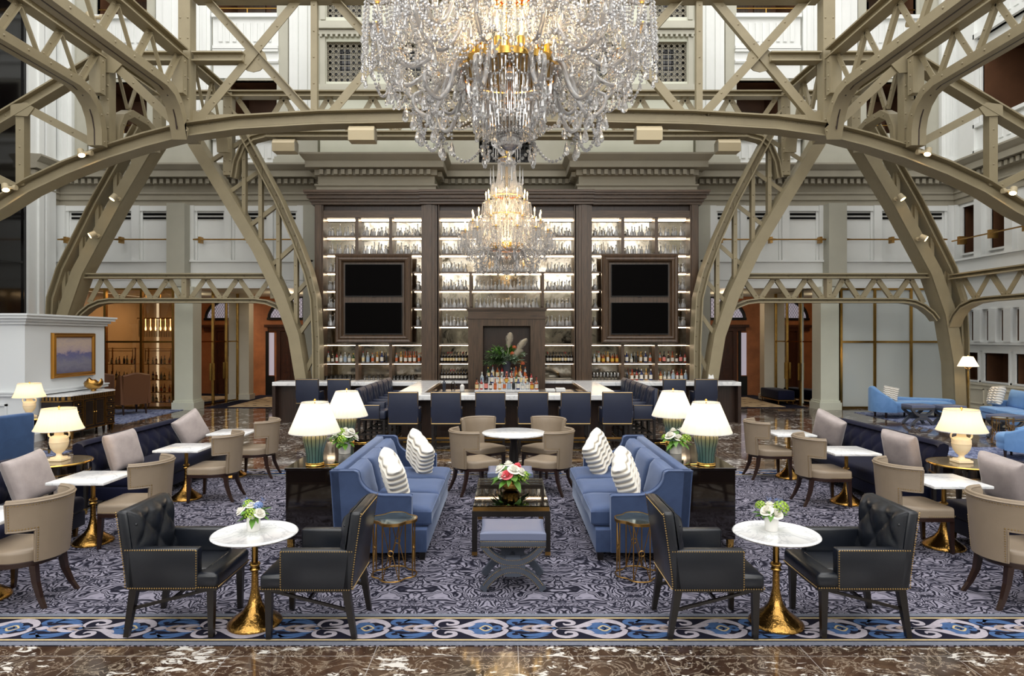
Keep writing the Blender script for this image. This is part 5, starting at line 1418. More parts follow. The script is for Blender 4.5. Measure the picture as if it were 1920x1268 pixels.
# X-frame stools
def make_xstool(label, loc, rz=0, grp='slate leather stools with crossed legs'):
    t=thing('x_stool',label,'stool',loc,rz,grp)
    m=MB(); cushion(m,(.57,.44,.09),lambda a,b,c:(a,b,.462+c),.3,13,.6); m.build('seat',M['slate_leather'],t,smooth=60)
    m=MB(); m.rbox((-.285,-.22,.37),(.285,.22,.43),.01,2); m.build('seat_frame',M['slate_frame'],t,smooth=50)
    n=MB()
    for z in (.377,.424): nails(n,[(-.28,-.2205,z),(.28,-.2205,z)],(0,-1,0),.016,.0055); nails(n,[(-.28,.2205,z),(.28,.2205,z)],(0,1,0),.016,.0055)
    for s in (-1,1):
        y0,y1=sorted((s*.215,s*.155)); f=MB(); c=.205
        S_=[-1+2*i/24 for i in range(25)]
        up=[(.262*q,.238+.152*abs(q)**2.3) for q in S_]
        lo=[(.262*q,.178-.178*abs(q)**2.3) for q in S_]
        for arc in (up,lo):
            f.sweep(rect(.058,.06),[(x,(y0+y1)/2,z) for x,z in arc],(0,1,0))
            for off in (-.022,.022):
                q=[]
                for i,(x,z) in enumerate(arc[1:-1],1):
                    dx,dz=arc[i+1][0]-arc[i-1][0],arc[i+1][1]-arc[i-1][1]; l=hypot(dx,dz); q.append((x-dz/l*off,s*.2165,z+dx/l*off))
                nails(n,q,(0,s,0),.016,.0055)
        f.prism([(-.105,c-.03),(-.06,c-.085),(.06,c-.085),(.105,c-.03),(.105,c+.03),(.06,c+.08),(-.06,c+.08),(-.105,c+.03)],y0-.003,y1+.003,'y')
        f.build('x_frame',M['slate_frame'],t,smooth=40)
    k=MB(); k.cyl((0,-.16,.2),(0,.16,.2),.018,n=8); k.build('stretcher',M['slate_frame'],t)
    n.build('nailhead_trim',M['nail'],t)
    return t
xs=make_xstool('slate blue leather stool with crossed legs in front of the coffee table, nearest the viewer',(.055,5.72,.014))
dup(xs,'slate blue leather stool behind the coffee table, before the round dining table',(.045,8.16,.014),0)
# quatrefoil brass drum tables
def make_quatre(label, loc):
    t=thing('drum_table',label,'side table',loc,pi/4*0,'quatrefoil brass side tables')
    def q(r): 
        o=[]
        for i in range(64):
            a=2*pi*i/64; o.append((r*(1+.10*cos(4*a)-.03*cos(8*a))*cos(a),r*(1+.10*cos(4*a)-.03*cos(8*a))*sin(a)))
        return o
    m=MB(); m.prism(q(.19),.525,.532,'z'); m.build('mirror_top',pbr('foxed_mirror_top',srgb(150,164,160),.08,.9,var=.3,vscale=9) if 'fox' not in M else M['fox'],t,smooth=0)
    m=MB(); p=[(x,y,.522) for x,y in q(.193)]; m.sweep(rect(.012,.026),p,(0,0,1),True); m.build('top_rim',M['brass_old'],t)
    m=MB(); m.tube([(x,y,.02) for x,y in q(.19)],.007,6,True); m.build('base_ring',M['brass_old'],t)
    R=q(.187); rods=[4,12,20,28,36,44,52,60]
    for i in rods: m=MB(); m.cyl((*R[i],.02),(*R[i],.51),.006,n=6); m.build('rod',M['brass_old'],t)
    for a,b in ((60,4),(12,20),(28,36),(44,52)):
        A,B=Vector((*R[a],0)),Vector((*R[b],0)); c=(A+B)/2; zc=.265; m=MB(); d=(B-A).normalized()
        m.tube([c+d*(.024*cos(k*pi/8))+Vector((0,0,zc+.024*sin(k*pi/8))) for k in range(16)],.005,5,True)
        for e,s in ((A,-1),(B,1)):
            for z0,s2 in ((.02,-1),(.51,1)): m.cyl(e+Vector((0,0,z0)),c+d*(.017*s)+Vector((0,0,zc+.017*s2)),.0045,n=5)
        m.build('cross_wire',M['brass_old'],t)
    return t
qt=make_quatre('quatrefoil brass drum table with mirrored top beside the left blue sofa',(-1.03,5.86,.014))
dup(qt,'quatrefoil brass drum table with mirrored top beside the right blue sofa',(1.20,5.86,.014))

# ---------------------------------------------------------------- tufted navy sofas (front is +x)
def make_navy(label, loc, rz, ln):
    t=thing('tufted_sofa',label,'sofa',loc,rz,'tufted navy velvet sofas'); V=M['velvet_navy']; h=ln/2
    m=MB(); m.rbox((-.34,-h+.03,.10),(.44,h-.03,.27),.02,2); m.build('base',V,t,smooth=50)
    m=MB(); m.rbox((-.25,-h+.05,.26),(.46,h-.05,.43),.05,4); m.build('seat_cushion',V,t,smooth=50)
    # back: rolled top, tufted face, turned in at both ends
    def cen(s):
        y=-h+ln*s; e=max(0,abs(y)-(h-.22)); return y-(.0), -.34+ (e*e*1.6)
    def front(u,v):
        y,x=cen(u); z=.36+.44*v
        hh=.07*sin(pi*min(1,.15+v*.95))+.028*tuft_fn(.30,.34,1,y,z)*(1 if v<.93 else .3)
        return (x+.06+hh-.10*v,y,z)
    m=MB(); m.grid(int(ln*28),23,front)
    prof=[(-.09,.10),(-.09,.6),(-.13,.76),(-.125,.815),(-.07,.84),(-.01,.825),(.01,.79)]
    n=int(ln*10); vs=[]; 
    for i in range(n+1):
        y,x=cen(i/n)
        vs+=[(x+px,y,z) for px,z in prof]
    k=len(prof); m.add(vs,[(i*k+j,(i+1)*k+j,(i+1)*k+j+1,i*k+j+1) for i in range(n) for j in range(k-1)])
    for s in (-1,1):
        y,x=cen(0 if s<0 else 1); m.add([(x+px,y,z) for px,z in prof]+[(x+.12,y,.6),(x+.13,y,.36),(x+.1,y,.1)],[tuple(range(k+3))])
    m.build('backrest',V,t,smooth=70)
    for sx in (-.3,.38):
        for sy in (-1,1): leg_mb((sx,sy*(h-.12),.10),(sx,sy*(h-.12),0),.05,.03).build('foot',M['brass_old'],t,smooth=0)
    return t
nv=make_navy('long tufted navy velvet sofa on the left, behind the middle square table',(-5.12,9.42,0),0,2.6)
dup(nv,'tufted navy velvet sofa at the left edge, nearer than the oval side table',(-5.12,5.85,0),0)
dup(nv,'long tufted navy velvet sofa on the right, behind the middle square table',(5.22,9.42,0),pi)
dup(nv,'tufted navy velvet sofa at the right edge, nearer than the oval side table',(5.22,5.75,0),pi)
gp=pillow_mesh('throw_pillow', M['cushion_grey'], .5)
PG=[((-5.10,6.84,.69),(.12,-.3,-.1),'silver-grey pillow at the far end of the nearer left navy sofa'),((-5.12,8.55,.68),(.06,-.28,-.2),'silver-grey pillow at the near end of the long left navy sofa'),((-5.08,10.3,.71),(.4,-.25,-.45),'silver-grey pillow at the far end of the long left navy sofa'),
    ((5.24,6.74,.69),(-.12,.3,pi+.1),'taupe-grey pillow at the far end of the nearer right navy sofa'),((5.24,8.5,.68),(-.08,.28,pi+.25),'taupe-grey pillow at the near end of the long right navy sofa'),((5.2,10.32,.71),(-.4,.25,pi+.45),'taupe-grey pillow at the far end of the long right navy sofa')]
for i,(l,r,lab) in enumerate(PG): place(gp,l,r,lab,'pillow','silver-grey pillows',i==0)
def make_oval(label, loc, r=.37, h=.70):
    t=thing('side_table',label,'side table',loc,0,'black and gold side tables')
    m=MB(); m.lathe([(0,h-.012),(r,h-.012),(r,h),(0,h)],56,cap=False); m.build('tabletop',pbr('smoky_glass_top',srgb(120,108,88),.1,.3) if 'st_' not in M else M['st_'],t,smooth=40)
    m=MB(); m.lathe([(r-.01,h-.022),(r+.01,h-.022),(r+.014,h-.01),(r+.008,h+.002),(r,h+.002)],56,cap=False); m.lathe([(r-.025,h-.13),(r-.012,h-.13),(r-.012,h-.12),(r-.025,h-.12)],56,cap=False); m.build('gold_rim',M['gold'],t)
    m=MB(); m.lathe([(r-.03,h-.12),(r-.03,h-.022)],56,cap=True); m.build('apron',M['lacquer'],t,smooth=40)
    for k in range(4):
        a=pi/4+k*pi/2; o=leg_mb((cos(a)*(r-.06),sin(a)*(r-.06),h-.12),(cos(a)*(r-.07),sin(a)*(r-.07),.0),.05,.026).build('leg',M['ebony'],t,smooth=0)
        c=leg_mb((cos(a)*(r-.07),sin(a)*(r-.07),.07),(cos(a)*(r-.07),sin(a)*(r-.07),.0),.036,.028).build('cap',M['gold'],o,smooth=0)
    return t
ov=make_oval('round black and gold side table with an urn lamp between the left navy sofas',(-5.42,7.70,0))
dup(ov,'round black and gold side table with an urn lamp between the right navy sofas',(5.42,7.58,0))
dup(ov,'round black and gold side table by the steel blue armchair, far left',(-8.80,11.8,0))
ul=make_urn_lamp('alabaster urn lamp on the side table between the left navy sofas',(-5.40,7.72,.702))
dup(ul,'alabaster urn lamp on the side table between the right navy sofas',(5.40,7.60,.702))
dup(ul,'alabaster urn lamp before the white partition at far left',(-8.80,11.8,.702))
# ---------------------------------------------------------------- tall back bar
YF = 18.12; YM = 18.52
def xf(px): return X(px,18.2)
def zf(py): return Z(py,18.2)
ROWS = [zf(y) for y in (442.5,476,510,543.5,577,611,645,680)]
ZC = .97; ZT = zf(409)
SHT = .035
DEC_SLOTS = []; 
def shelf_unit(label, x0, x1, stile_spans, rows, pil, centre=False, cor=(0,0)):
    """stile_spans: (x0,x1,z0,z1); rows: (x0,x1,z)"""
    t = thing('back_bar_cabinet', label, 'shelving')
    m=MB(); m.box((x0,YM,ZC+.01),(x1,YM+.02,ZT+.02)); m.build('mirror_back',M['mirror'],t,smooth=0)
    for a,b in pil:
        k=MB(); w=b-a; k.box((a,YF-.02,ZC),(b,YM+.03,zf(386)))
        k.box((a+w*.14,YF-.06,ZC),(b-w*.14,YF-.02,zf(386)))
        if w>.3:
            k.box((a+w*.34,YF-.09,ZC),(b-w*.34,YF-.06,zf(386)))
        k.build('pilaster',M['walnut'],t,smooth=0)
    for a,b,z0,z1 in stile_spans:
        k=MB(); k.box((a,YF+.02,z0),(b,YM,z1)); k.build('stile',M['walnut'],t,smooth=0)
    for a,b,z in rows:
        k=MB(); k.box((a,YF+.03,z-SHT),(b,YM-.004,z)); k.build('shelf',M['walnut_h'],t,smooth=0)
        l=MB(); l.box((a+.01,YM-.06,z-SHT-.022),(b-.01,YM-.035,z-SHT-.002)); l.build('light_strip',M['glow_led'],t,smooth=0)
    l=MB(); l.box((x0+.01,YM-.06,ZT-.03),(x1-.01,YM-.035,ZT-.008)); l.build('light_strip',M['glow_led'],t,smooth=0)
    k=MB(); k.box((x0,YF,ZT),(x1,YM+.02,zf(396))); k.box((x0,YF+.1,zf(396)),(x1,YM+.02,zf(386)),1); k.build('frieze',[M['walnut_h'],M['walnut_deep']],t,smooth=0)
    c=MB(); a,b=cor; pr=.06 if centre else 0; ea,eb=(0,0) if centre else ((.6,0) if a<-3 else (0,.6))
    for z0,z1,o in ((385.6,381,.08),(381,376,.14),(376,370,.22),(370,366,.3),(366,362,.34)): c.box((a-o*ea,YF-o-pr,zf(z0)),(b+o*eb,YM+.1,zf(z1)))
    c.build('cornice',M['walnut_h'],t,smooth=0)
    return t
def mspan(l): return [(-b,-a,*r) for a,b,*r in l]
xi0,xi1 = xf(608),xf(791)
sL=[(xf(667),xf(673),ROWS[1],ZT),(xf(730),xf(736),ROWS[1],ZT),(xf(667),xf(673),ZC,ROWS[6]),(xf(730),xf(736),ZC,ROWS[6])]
fx0,fx1 = xf(632),xf(774)
rL=[(xi0,xi1,ROWS[0]),(xi0,xi1,ROWS[1])]+[(xi0,fx0,z) for z in ROWS[2:6]]+[(fx1,xi1,z) for z in ROWS[2:6]]+[(xi0,xi1,ROWS[6]),(xi0,xi1,ROWS[7])]
pl=[(xf(592),xf(608)),(xf(791),xf(820.5))]
shelf_unit('dark walnut mirrored bar shelving full of decanters, the left bay with two screens',xi0,xi1,sL,rL,pl,False,(xf(590),xf(789)))
shelf_unit('dark walnut mirrored bar shelving full of decanters, the right bay with two screens',-xi1,-xi0,mspan(sL),mspan(rL),[(-b,-a) for a,b in pl][::-1],False,(-xf(789),-xf(590)))
cx0 = xf(822.5); nx0 = xf(879)
sC=[(xf(880),xf(885),ROWS[4]+.02,ROWS[2]),(-xf(885),-xf(880),ROWS[4]+.02,ROWS[2])]
rC=[(cx0,-cx0,ROWS[i]) for i in range(5)]+[(cx0,nx0-.02,z) for z in ROWS[5:]]+[(-nx0+.02,-cx0,z) for z in ROWS[5:]]
shelf_unit('dark walnut mirrored bar shelving above the niche, the middle bay behind the small chandelier',cx0,-cx0,sC,rC,[(cx0,cx0+.03),(-cx0-.03,-cx0)],True,(xf(789.4),-xf(789.4)))
# niche cabinet
t=thing('niche_cabinet','dark walnut niche cabinet behind the large flower arrangement in the middle of the bar','cabinet')
YN=17.55; nz=zf(577)-SHT-.006
m=MB(); x0=nx0+.02; x1=-x0
o0,o1,oz=xf(907),-xf(907),zf(612)
for a,b in (((x0,YN,.9),(o0,YN+.12,nz-.3)),((o1,YN,.9),(x1,YN+.12,nz-.3)),((o0,YN,oz),(o1,YN+.12,nz-.3)),((x0,YN,.0),(x1,YN+.12,.9)),((x0,YN+.12,0),(x0+.04,YF,nz-.3)),((x1-.04,YN+.12,0),(x1,YF,nz-.3))): m.box(a,b)
m.build('surround',M['walnut'],t,smooth=0)
m=MB(); m.box((o0,YN+.3,.9),(o1,YN+.33,oz)); m.build('recess_panel',M['walnut_deep'],t,smooth=0)
m=MB(); 
for z0,z1,o in ((nz-.3,nz-.24,.03),(nz-.24,nz-.07,.0),(nz-.07,nz-.03,.04),(nz-.03,nz,.07)): m.box((x0-o,YN-o,z0),(x1+o,YF-.01,z1))
m.build('cornice',M['walnut_h'],t,smooth=0)
# picture-frame surrounds and screens
YS=17.98
for s in (-1,1):
    sd='left' if s<0 else 'right'
    t=thing('screen_surround',f'heavy walnut frame round the two black screens in the {sd} bay','screen frame')
    x0,x1=sorted((s*abs(fx0),s*abs(fx1))); z0,z1=zf(643),zf(479); m=MB()
    sec=[(0,0),(0,-.10),(-.04,-.14),(-.09,-.12),(-.14,-.15),(-.18,-.13),(-.20,-.06),(-.22,-.04),(-.22,0)][::-1]
    m.sweep([(u,w_) for u,w_ in sec],[(x0,YS+.1,z0),(x1,YS+.1,z0),(x1,YS+.1,z1),(x0,YS+.1,z1)],(0,1,0) if False else (0,1,0),True)
    m.build('moulding',M['walnut'],t,smooth=0)
    m=MB(); m.box((x0+.02,YS+.08,z0+.02),(x1-.02,YS+.12,z1-.02)); m.build('back_panel',M['walnut'],t,smooth=0)
    # frame sweep may run inwards or outwards, so keep a plain fillet as well
    for j,(ya,yb_) in enumerate(((497,557),(568,627))):
        tv=thing('screen',f'black switched-off television, {"upper" if j==0 else "lower"} one in the {sd} walnut frame','television',(0,0,0),0,'four black screens')
        xa,xc=(xf(650),xf(756)) if s<0 else (-xf(756),-xf(650)); a,b=zf(yb_),zf(ya)
        k=MB(); k.box((xa,YS+.02,a),(xc,YS+.07,b)); k.build('bezel',M['screen_edge'],tv,smooth=0)
        k=MB(); k.box((xa+.012,YS+.015,a+.02),(xc-.012,YS+.0195,b-.012)); k.build('display',M['screen'],tv,smooth=0)
        k=MB(); k.box(((xa+xc)/2-.03,YS+.012,a-.015),((xa+xc)/2+.03,YS+.03,a+.0)); k.build('sensor',M['black_metal'],tv,smooth=0)

# ---------------------------------------------------------------- bottles and decanters
def lathe_obj(name, prof, mats, segs, n=8, extra=None):
    """segs: list of material index per profile interval"""
    m=MB()
    for i in range(len(prof)-1):
        a,b=prof[i],prof[i+1]
        vs=[]
        for r,z in (a,b):
            for k in range(n): w=2*pi*k/n; vs.append((r*cos(w),r*sin(w),z))
        m.add(vs,[(k,(k+1)%n,n+(k+1)%n,n+k) for k in range(n)],segs[i])
    me=bpy.data.meshes.new(name); me.from_pydata(m.v,[],m.f)
    for x in mats: me.materials.append(x)
    me.polygons.foreach_set('material_index',m.m); me.polygons.foreach_set('use_smooth',[n>8]*len(m.f)); me.update()
    return me
DEC=[]
for i,(pf) in enumerate([
    [(0,0),(.052,.0),(.055,.01),(.05,.09),(.03,.13),(.014,.16),(.013,.21),(.02,.215),(.008,.218),(.018,.235),(.018,.255),(.0,.27)],
    [(0,0),(.07,.0),(.072,.012),(.03,.10),(.013,.15),(.013,.20),(.02,.205),(.006,.208),(.016,.23),(.022,.25),(0,.28)],
    [(0,0),(.042,.0),(.044,.01),(.044,.13),(.036,.145),(.014,.16),(.014,.185),(.022,.19),(.008,.193),(.024,.21),(.024,.23),(0,.245)],
    [(0,0),(.038,0),(.05,.03),(.056,.07),(.045,.11),(.016,.15),(.012,.23),(.02,.24),(.008,.243),(.012,.27),(.018,.29),(0,.33)]]):
    DEC.append(lathe_obj('decanter',pf,[M['decanter']],[0]*(len(pf)-1),8))
def liquor_mesh(h, r, body, label, cap, neck=.35):
    b=h*(1-neck)
    pf=[(0,0),(r,0),(r,b*.16),(r+.0006,b*.17),(r+.0006,b*.72),(r,b*.73),(r*.98,b*.86),(r*.36,b*1.08),(r*.32,h*.86),(r*.36,h*.865),(r*.36,h),(0,h)]
    return lathe_obj('bottle',pf,[body,label,cap],[0,0,0,1,1,0,0,0,0,2,2],10)
def wine_mesh(label, cap):
    r=.038; h=.30
    pf=[(0,0),(r,0),(r,.05),(r+.0006,.051),(r+.0006,.13),(r,.131),(r,.18),(r*.36,.225),(r*.36,.25),(r*.4,.252),(r*.4,h),(0,h)]
    return lathe_obj('wine_bottle',pf,[BOT['wine'],label,cap],[0,0,0,1,1,0,0,0,0,2,2],10)
LQ=[]
r2=random.Random(5)
for body,lab,cap in (('amber','cream','black'),('amber','white','red'),('clear','white','blue'),('clear','blue','white'),('amber','orange','orange'),('red','white','black'),('green','cream','yellow'),('clear','white','black'),('smoke','black','black'),('gold','white','yellow'),('wine','pink','black'),('clear','cream','red'),('amber','yellow','black'),('blue','white','white'),('clear','orange','orange'),('wine','white','cream')):
    LQ.append((body,lab,liquor_mesh(r2.uniform(.24,.32),r2.uniform(.036,.05),BOT[body],LAB[lab],LAB[cap],r2.uniform(.3,.42))))
WN=[wine_mesh(LAB[a],LAB[b]) for a,b in (('white','black'),('cream','red'),('white','red'),('white','black'),('cream','black'))]
def put(name, me, loc, label, cat, group):
    o=bpy.data.objects.new(name,me); COL.objects.link(o); o.location=loc; o.rotation_euler=(0,0,r2.uniform(0,6.28)); tag(o,label,cat,group); return o
DECN=[0]; DSTUFF=[]
def dec_row(x0,x1,z,label,group,step=.105):
    n=max(1,int((x1-x0-.1)/step)); 
    for i in range(n):
        x=x0+.07+(x1-x0-.14)*(i+.5)/n+r2.uniform(-.006,.006); y=(YF+.11 if i%2 else YF+.235)
        sc=r2.uniform(.92,1.16)
        if DECN[0]<296:
            o=put('decanter',r2.choice(DEC),(x,y,z+.0005),label,'decanter',group); o.scale=(sc,sc,sc); DECN[0]+=1
        else: DSTUFF.append((x,y,z,sc,r2.randrange(4)))
GL='decanters in the left bay'; GR='decanters in the right bay'; GC='decanters in the middle bay'
def cells(s):
    c=[(xi0,xf(667)),(xf(673),xf(730)),(xf(736),xi1)]
    return c if s<0 else [(-b,-a) for a,b in c]
for s,lab,g in ((-1,'clear cut-glass decanter on a lit shelf of the left bar bay',GL),(1,'clear cut-glass decanter on a lit shelf of the right bar bay',GR)):
    for z in ROWS[:2]:
        for a,b in cells(s): dec_row(a,b,z,lab,g)
    for z in ROWS[2:6]:
        for a,b in ((xi0,fx0),(fx1,xi1)):
            if s>0: a,b=-b,-a
            dec_row(a,b,z,lab,g,.085)
lab='clear cut-glass decanter on a lit shelf of the middle bar bay'
for z in ROWS[3:6]+ROWS[2:3]:
    for a,b in ((cx0,xf(880)),(xf(885),-xf(885)),(-xf(880),-cx0)):
        if z in ROWS[5:6] and a>xf(880)-.01 and b<-xf(885)+.02: continue
        dec_row(a,b,z,lab,GC)
for z in ROWS[:2]: dec_row(cx0,-cx0,z,lab,GC)
if DSTUFF:
    m=MB()
    for x,y,z,sc,k in DSTUFF:
        me=DEC[k]; m.add([(v.co.x*sc+x,v.co.y*sc+y,v.co.z*sc+z) for v in me.vertices],[tuple(p.vertices) for p in me.polygons])
    o=m.build('decanters',M['decanter'],smooth=0); tag(o,'rows of clear decanters on the topmost shelves of the middle bar bay','decanters',kind='stuff')
# liquor on the lower shelves
def bot_row(x0,x1,y,z,label,group,step=.115,pick=None,depth=.0):
    n=max(1,int((x1-x0-.06)/step))
    for i in range(n):
        x=x0+.03+(x1-x0-.06)*(i+.5)/n
        b=r2.choice(pick or LQ); put('liquor_bottle',b[2],(x,y+r2.uniform(-depth,depth),z+.0005),label,'bottle',group)
CLR=[b for b in LQ if b[0] in ('clear','smoke','blue','gold')]; MIX=LQ
c=cells(-1); y=YF+.18
bot_row(*c[0],y,ROWS[7],'liquor bottle on the upper bottle shelf of the left bay, leftmost section','bottles in the left bay, leftmost section')
bot_row(*c[1],y,ROWS[7],'liquor bottle on the upper bottle shelf of the left bay, middle section','bottles in the left bay, middle section',pick=CLR)
bot_row(*c[2],y,ROWS[7],'liquor bottle on the upper bottle shelf of the left bay, right section','bottles in the left bay, right section',pick=CLR+LQ[:2])
c=cells(1)[::-1]
c=sorted(cells(1))
for q,(a,b) in enumerate(c):
    nm=('section nearest the pillar','middle section','outer section')[q]
    bot_row(a,b,y,ROWS[7],f'liquor bottle on the upper bottle shelf of the right bay, {nm}',f'upper bottles in the right bay, {nm}',pick=(MIX,CLR,MIX)[q])
    if q: bot_row(a,b,YF+.1,ZC,f'liquor bottle on the counter under the right bay, {nm}',f'counter bottles under the right bay, {nm}')
for s in (-1,1):
    a,b=(cx0+.02,nx0-.03) if s<0 else (-nx0+.03,-cx0-.02); sd='left' if s<0 else 'right'
    for z,nm in ((ROWS[7],'upper'),(ZC,'lower')):
        if s>0 and nm=='lower': continue
        n=9
        for i in range(n):
            put('wine_bottle',r2.choice(WN),(a+.02+(b-a-.04)*(i+.5)/n,YF+.16,z+.0005),f'dark wine bottle on the {nm} shelf, {sd} of the niche','wine bottle',f'{nm} wine bottles {sd} of the niche')
# glassware on the back counter
gm=lathe_obj('tumbler',[(0,0),(.032,0),(.038,.004),(.043,.12),(.04,.12),(.034,.012),(0,.01)],[M['tumbler']],[0]*6,10)
gm2=lathe_obj('goblet',[(0,0),(.035,0),(.033,.004),(.006,.01),(.006,.09),(.03,.12),(.042,.17),(.034,.22),(.032,.22),(.038,.17),(.0,.125)],[M['tumbler']],[0]*10,10)
def glasses(x0,x1,y0,n,rows,me,label,group,cat='glass'):
    for r_ in range(rows):
        for i in range(n): put('drinking_glass',me,(x0+(x1-x0)*(i+.5)/n,y0+r_*.095,ZC+.0005),label,cat,group)
c=cells(-1)
glasses(c[0][0],c[0][1]-.1,YF+.05,6,2,gm,'stacked clear tumbler on the back counter, leftmost section','tumblers on the left counter')
glasses(c[1][0]+.1,c[1][1]-.25,YF+.08,4,1,gm,'clear tumbler on the back counter, middle section of the left bay','tumblers in the middle left section')
glasses(c[2][0],c[2][1]-.2,YF+.05,6,2,gm,'clear tumbler in the neat rows beside the left pillar','tumblers beside the left pillar')
c=sorted(cells(1))
glasses(c[0][0]+.02,c[0][1]-.03,YF+.05,8,2,gm2,'stemmed glass in the rows beside the right pillar','stemmed glasses beside the right pillar')

# ---------------------------------------------------------------- back counter and the U-shaped bar
t=thing('back_counter','white marble back counter running below the tall bar shelves','counter'); 
for a,b in ((xf(592),nx0+.01),(-nx0-.01,-xf(592))):
    m=MB(); m.rbox((a,17.84,ZC-.07),(b,YM+.03,ZC-.003),.008,1); m.build('marble_top',M['white_marble'],t,smooth=0)
    m=MB(); m.box((a,17.9,0),(b,YM+.03,ZC-.072)); m.build('cabinet_front',M['walnut_deep'],t,smooth=0)
    for i in range(6):
        xx=a+(b-a)*(i+.5)/6; k=MB(); k.sphere((xx-.03,17.885,.8),.016,8,5); k.sphere((xx+.03,17.885,.8),.016,8,5); k.build('knob',M['brass'],t)
t=thing('bar_counter','U-shaped white marble bar counter with dark panelled front and brass foot rail','bar'); BZ=1.05
FY=12.62; WX=2.28
def slab(a,b):
    m=MB(); m.rbox(a,b,.008,1); m.build('marble_top',M['white_marble'],t,smooth=0)
slab((-WX,FY,BZ-.10),(WX,FY+.62,BZ)); 
for s in (-1,1):
    x0,x1=sorted((s*WX,s*(WX-.56))); slab((x0,FY+.625,BZ-.10),(x1,16.3,BZ))
    x0,x1=sorted((s*WX,s*6.05)); 
    x0,x1=sorted((s*(WX-.56),s*5.98)); slab((x0,16.305,BZ-.10),(x1,16.9,BZ))
    k=MB(); x0,x1=sorted((s*(WX-.57),s*(WX-.63))); k.box((x0,FY+.63,BZ-.11),(x1,16.2,BZ-.02)); k.build('brass_gutter',M['brass'],t,smooth=0)
    m=MB(); x0,x1=sorted((s*(WX-.28),s*(WX-.16))); m.box((x0,FY+.32,0),(x1,16.44,BZ-.102)); m.build('side_panel',M['walnut_deep'],t,smooth=0)
    m=MB(); x0,x1=sorted((s*(WX-.16),s*5.9)); m.box((x0,16.55,0),(x1,16.66,BZ-.102)); m.build('arm_panel',M['walnut_deep'],t,smooth=0)
    m=MB(); x0,x1=sorted((s*5.9,s*5.98)); m.box((x0,16.32,0),(x1,16.88,BZ-.102)); m.build('end_panel',M['walnut_deep'],t,smooth=0)
    k=MB(); k.cyl((s*(WX-.06),FY+.2,.17),(s*(WX-.06),16.2,.17),.022,n=8); k.build('foot_rail',M['brass'],t)
m=MB(); m.box((-WX+.16,FY+.30,0),(WX-.16,FY+.36,BZ-.102))
for i in range(8): 
    x0=-WX+.25+i*.515; m.box((x0,FY+.28,.12),(x0+.05,FY+.30,.92))
m.build('front_panel',M['walnut_deep'],t,smooth=0)
k=MB(); k.cyl((-WX+.1,FY+.12,.17),(WX-.1,FY+.12,.17),.022,n=8)
for i in range(5): xx=-WX+.3+i*(2*WX-.6)/4; k.cyl((xx,FY+.12,.17),(xx,FY+.28,.17),.015,n=6)
k.build('foot_rail',M['brass'],t)
k=MB(); k.box((-WX+.2,FY+.27,.07),(WX-.2,FY+.3,.1)); k.build('toe_strip',M['brass'],t,smooth=0)
# tools behind the bar
for x,y,h,r,mat,lab in ((-1.55,15.9,.26,.04,'screen_edge','black shaker on the inner left bar ledge'),(-1.32,15.9,.24,.045,'tumbler','glass mixing jar on the inner left bar ledge'),(-1.08,15.9,.16,.055,'caulk_white','small jar with a light lid on the inner left bar ledge')):
    pass
t=thing('bar_station','low dark service station behind the bar counter, left side','bar station',(-1.25,15.6,0)); m=MB(); m.box((-.45,-.35,0),(.45,.35,.86)); m.build('body',M['walnut_deep'],t,smooth=0); m=MB(); m.box((-.46,-.36,.861),(.46,.36,.89)); m.build('steel_top',pbr('brushed_steel',srgb(150,150,150),.3,.9),t,smooth=0)
t2=dup(t,'low dark service station behind the bar counter, right side',(1.25,15.6,0))
for x,h,r,mat,lab in ((-1.52,.27,.042,BOT['smoke'],'black bar shaker on the left service station'),(-1.30,.25,.05,M['tumbler'],'glass mixing jar on the left service station'),(-1.08,.17,.055,M['ceramic_white'],'small white lidded jar on the left service station')):
    o=put('bar_jar',lathe_obj('bar_jar',[(0,0),(r,0),(r*1.05,h*.7),(r*.8,h*.78),(r*.5,h*.86),(r*.5,h),(0,h)],[mat],[0]*6,12),(x,15.55,.891),lab,'jar',None)
for i,(x) in enumerate((1.05,1.3)):
    m=MB(); m.box((-.11,-.16,0),(.11,.16,.05+.02*i)); o=m.build('tray_stack',M['caulk_white'],smooth=0,loc=(x,15.5,.891)); tag(o,('flat light tray' if i==0 else 'thicker light tray')+' on the right service station','tray')

# tiered bottle display
t=thing('bottle_display','stepped white marble bottle display in front of the niche','display stand',(0,16.6,0))
steps=[(-.98,.98,-.35,.84),(-.80,.80,-.02,.98),(-.62,.62,.28,1.13)]
steps=[(-.82,.82,-.40,.86),(-.70,.70,-.10,1.00),(-.55,.55,.20,1.14)]
for i,(a,b,y0,z) in enumerate(steps):
    m=MB(); m.rbox((a,y0,z-.14 if i else .80),(b,.55,z-.001),.004,1); m.build('step',M['white_marble'],t,smooth=0)
m=MB(); m.box((-.78,-.34,0),(.78,.5,.80)); m.build('cabinet',M['walnut_deep'],t,smooth=0)
for i,(a,b,y0,z) in enumerate(steps):
    nm=('front','middle','back')[i]
    n=(14,11,9)[i]
    for k in range(n):
        b_=LQ[(k*5+i*3)%len(LQ)]
        put('liquor_bottle',b_[2],(a+.06+(b-a-.12)*k/(n-1),16.6+y0+.12,z),f'bottle in the {nm} row of the stepped bottle display',f'bottles in the {nm} row of the stepped display' if False else 'bottle',f'{nm} row of the stepped display')
    if i<2:
        for s in (-1,1):
            for k in range(2): b_=LQ[(k*7+i*5+(s>0)*3)%len(LQ)]; put('liquor_bottle',b_[2],(s*(b-.05),16.6+y0+.3+.2*k,z),f'bottle in the {nm} row of the stepped bottle display','bottle',f'{nm} row of the stepped display')
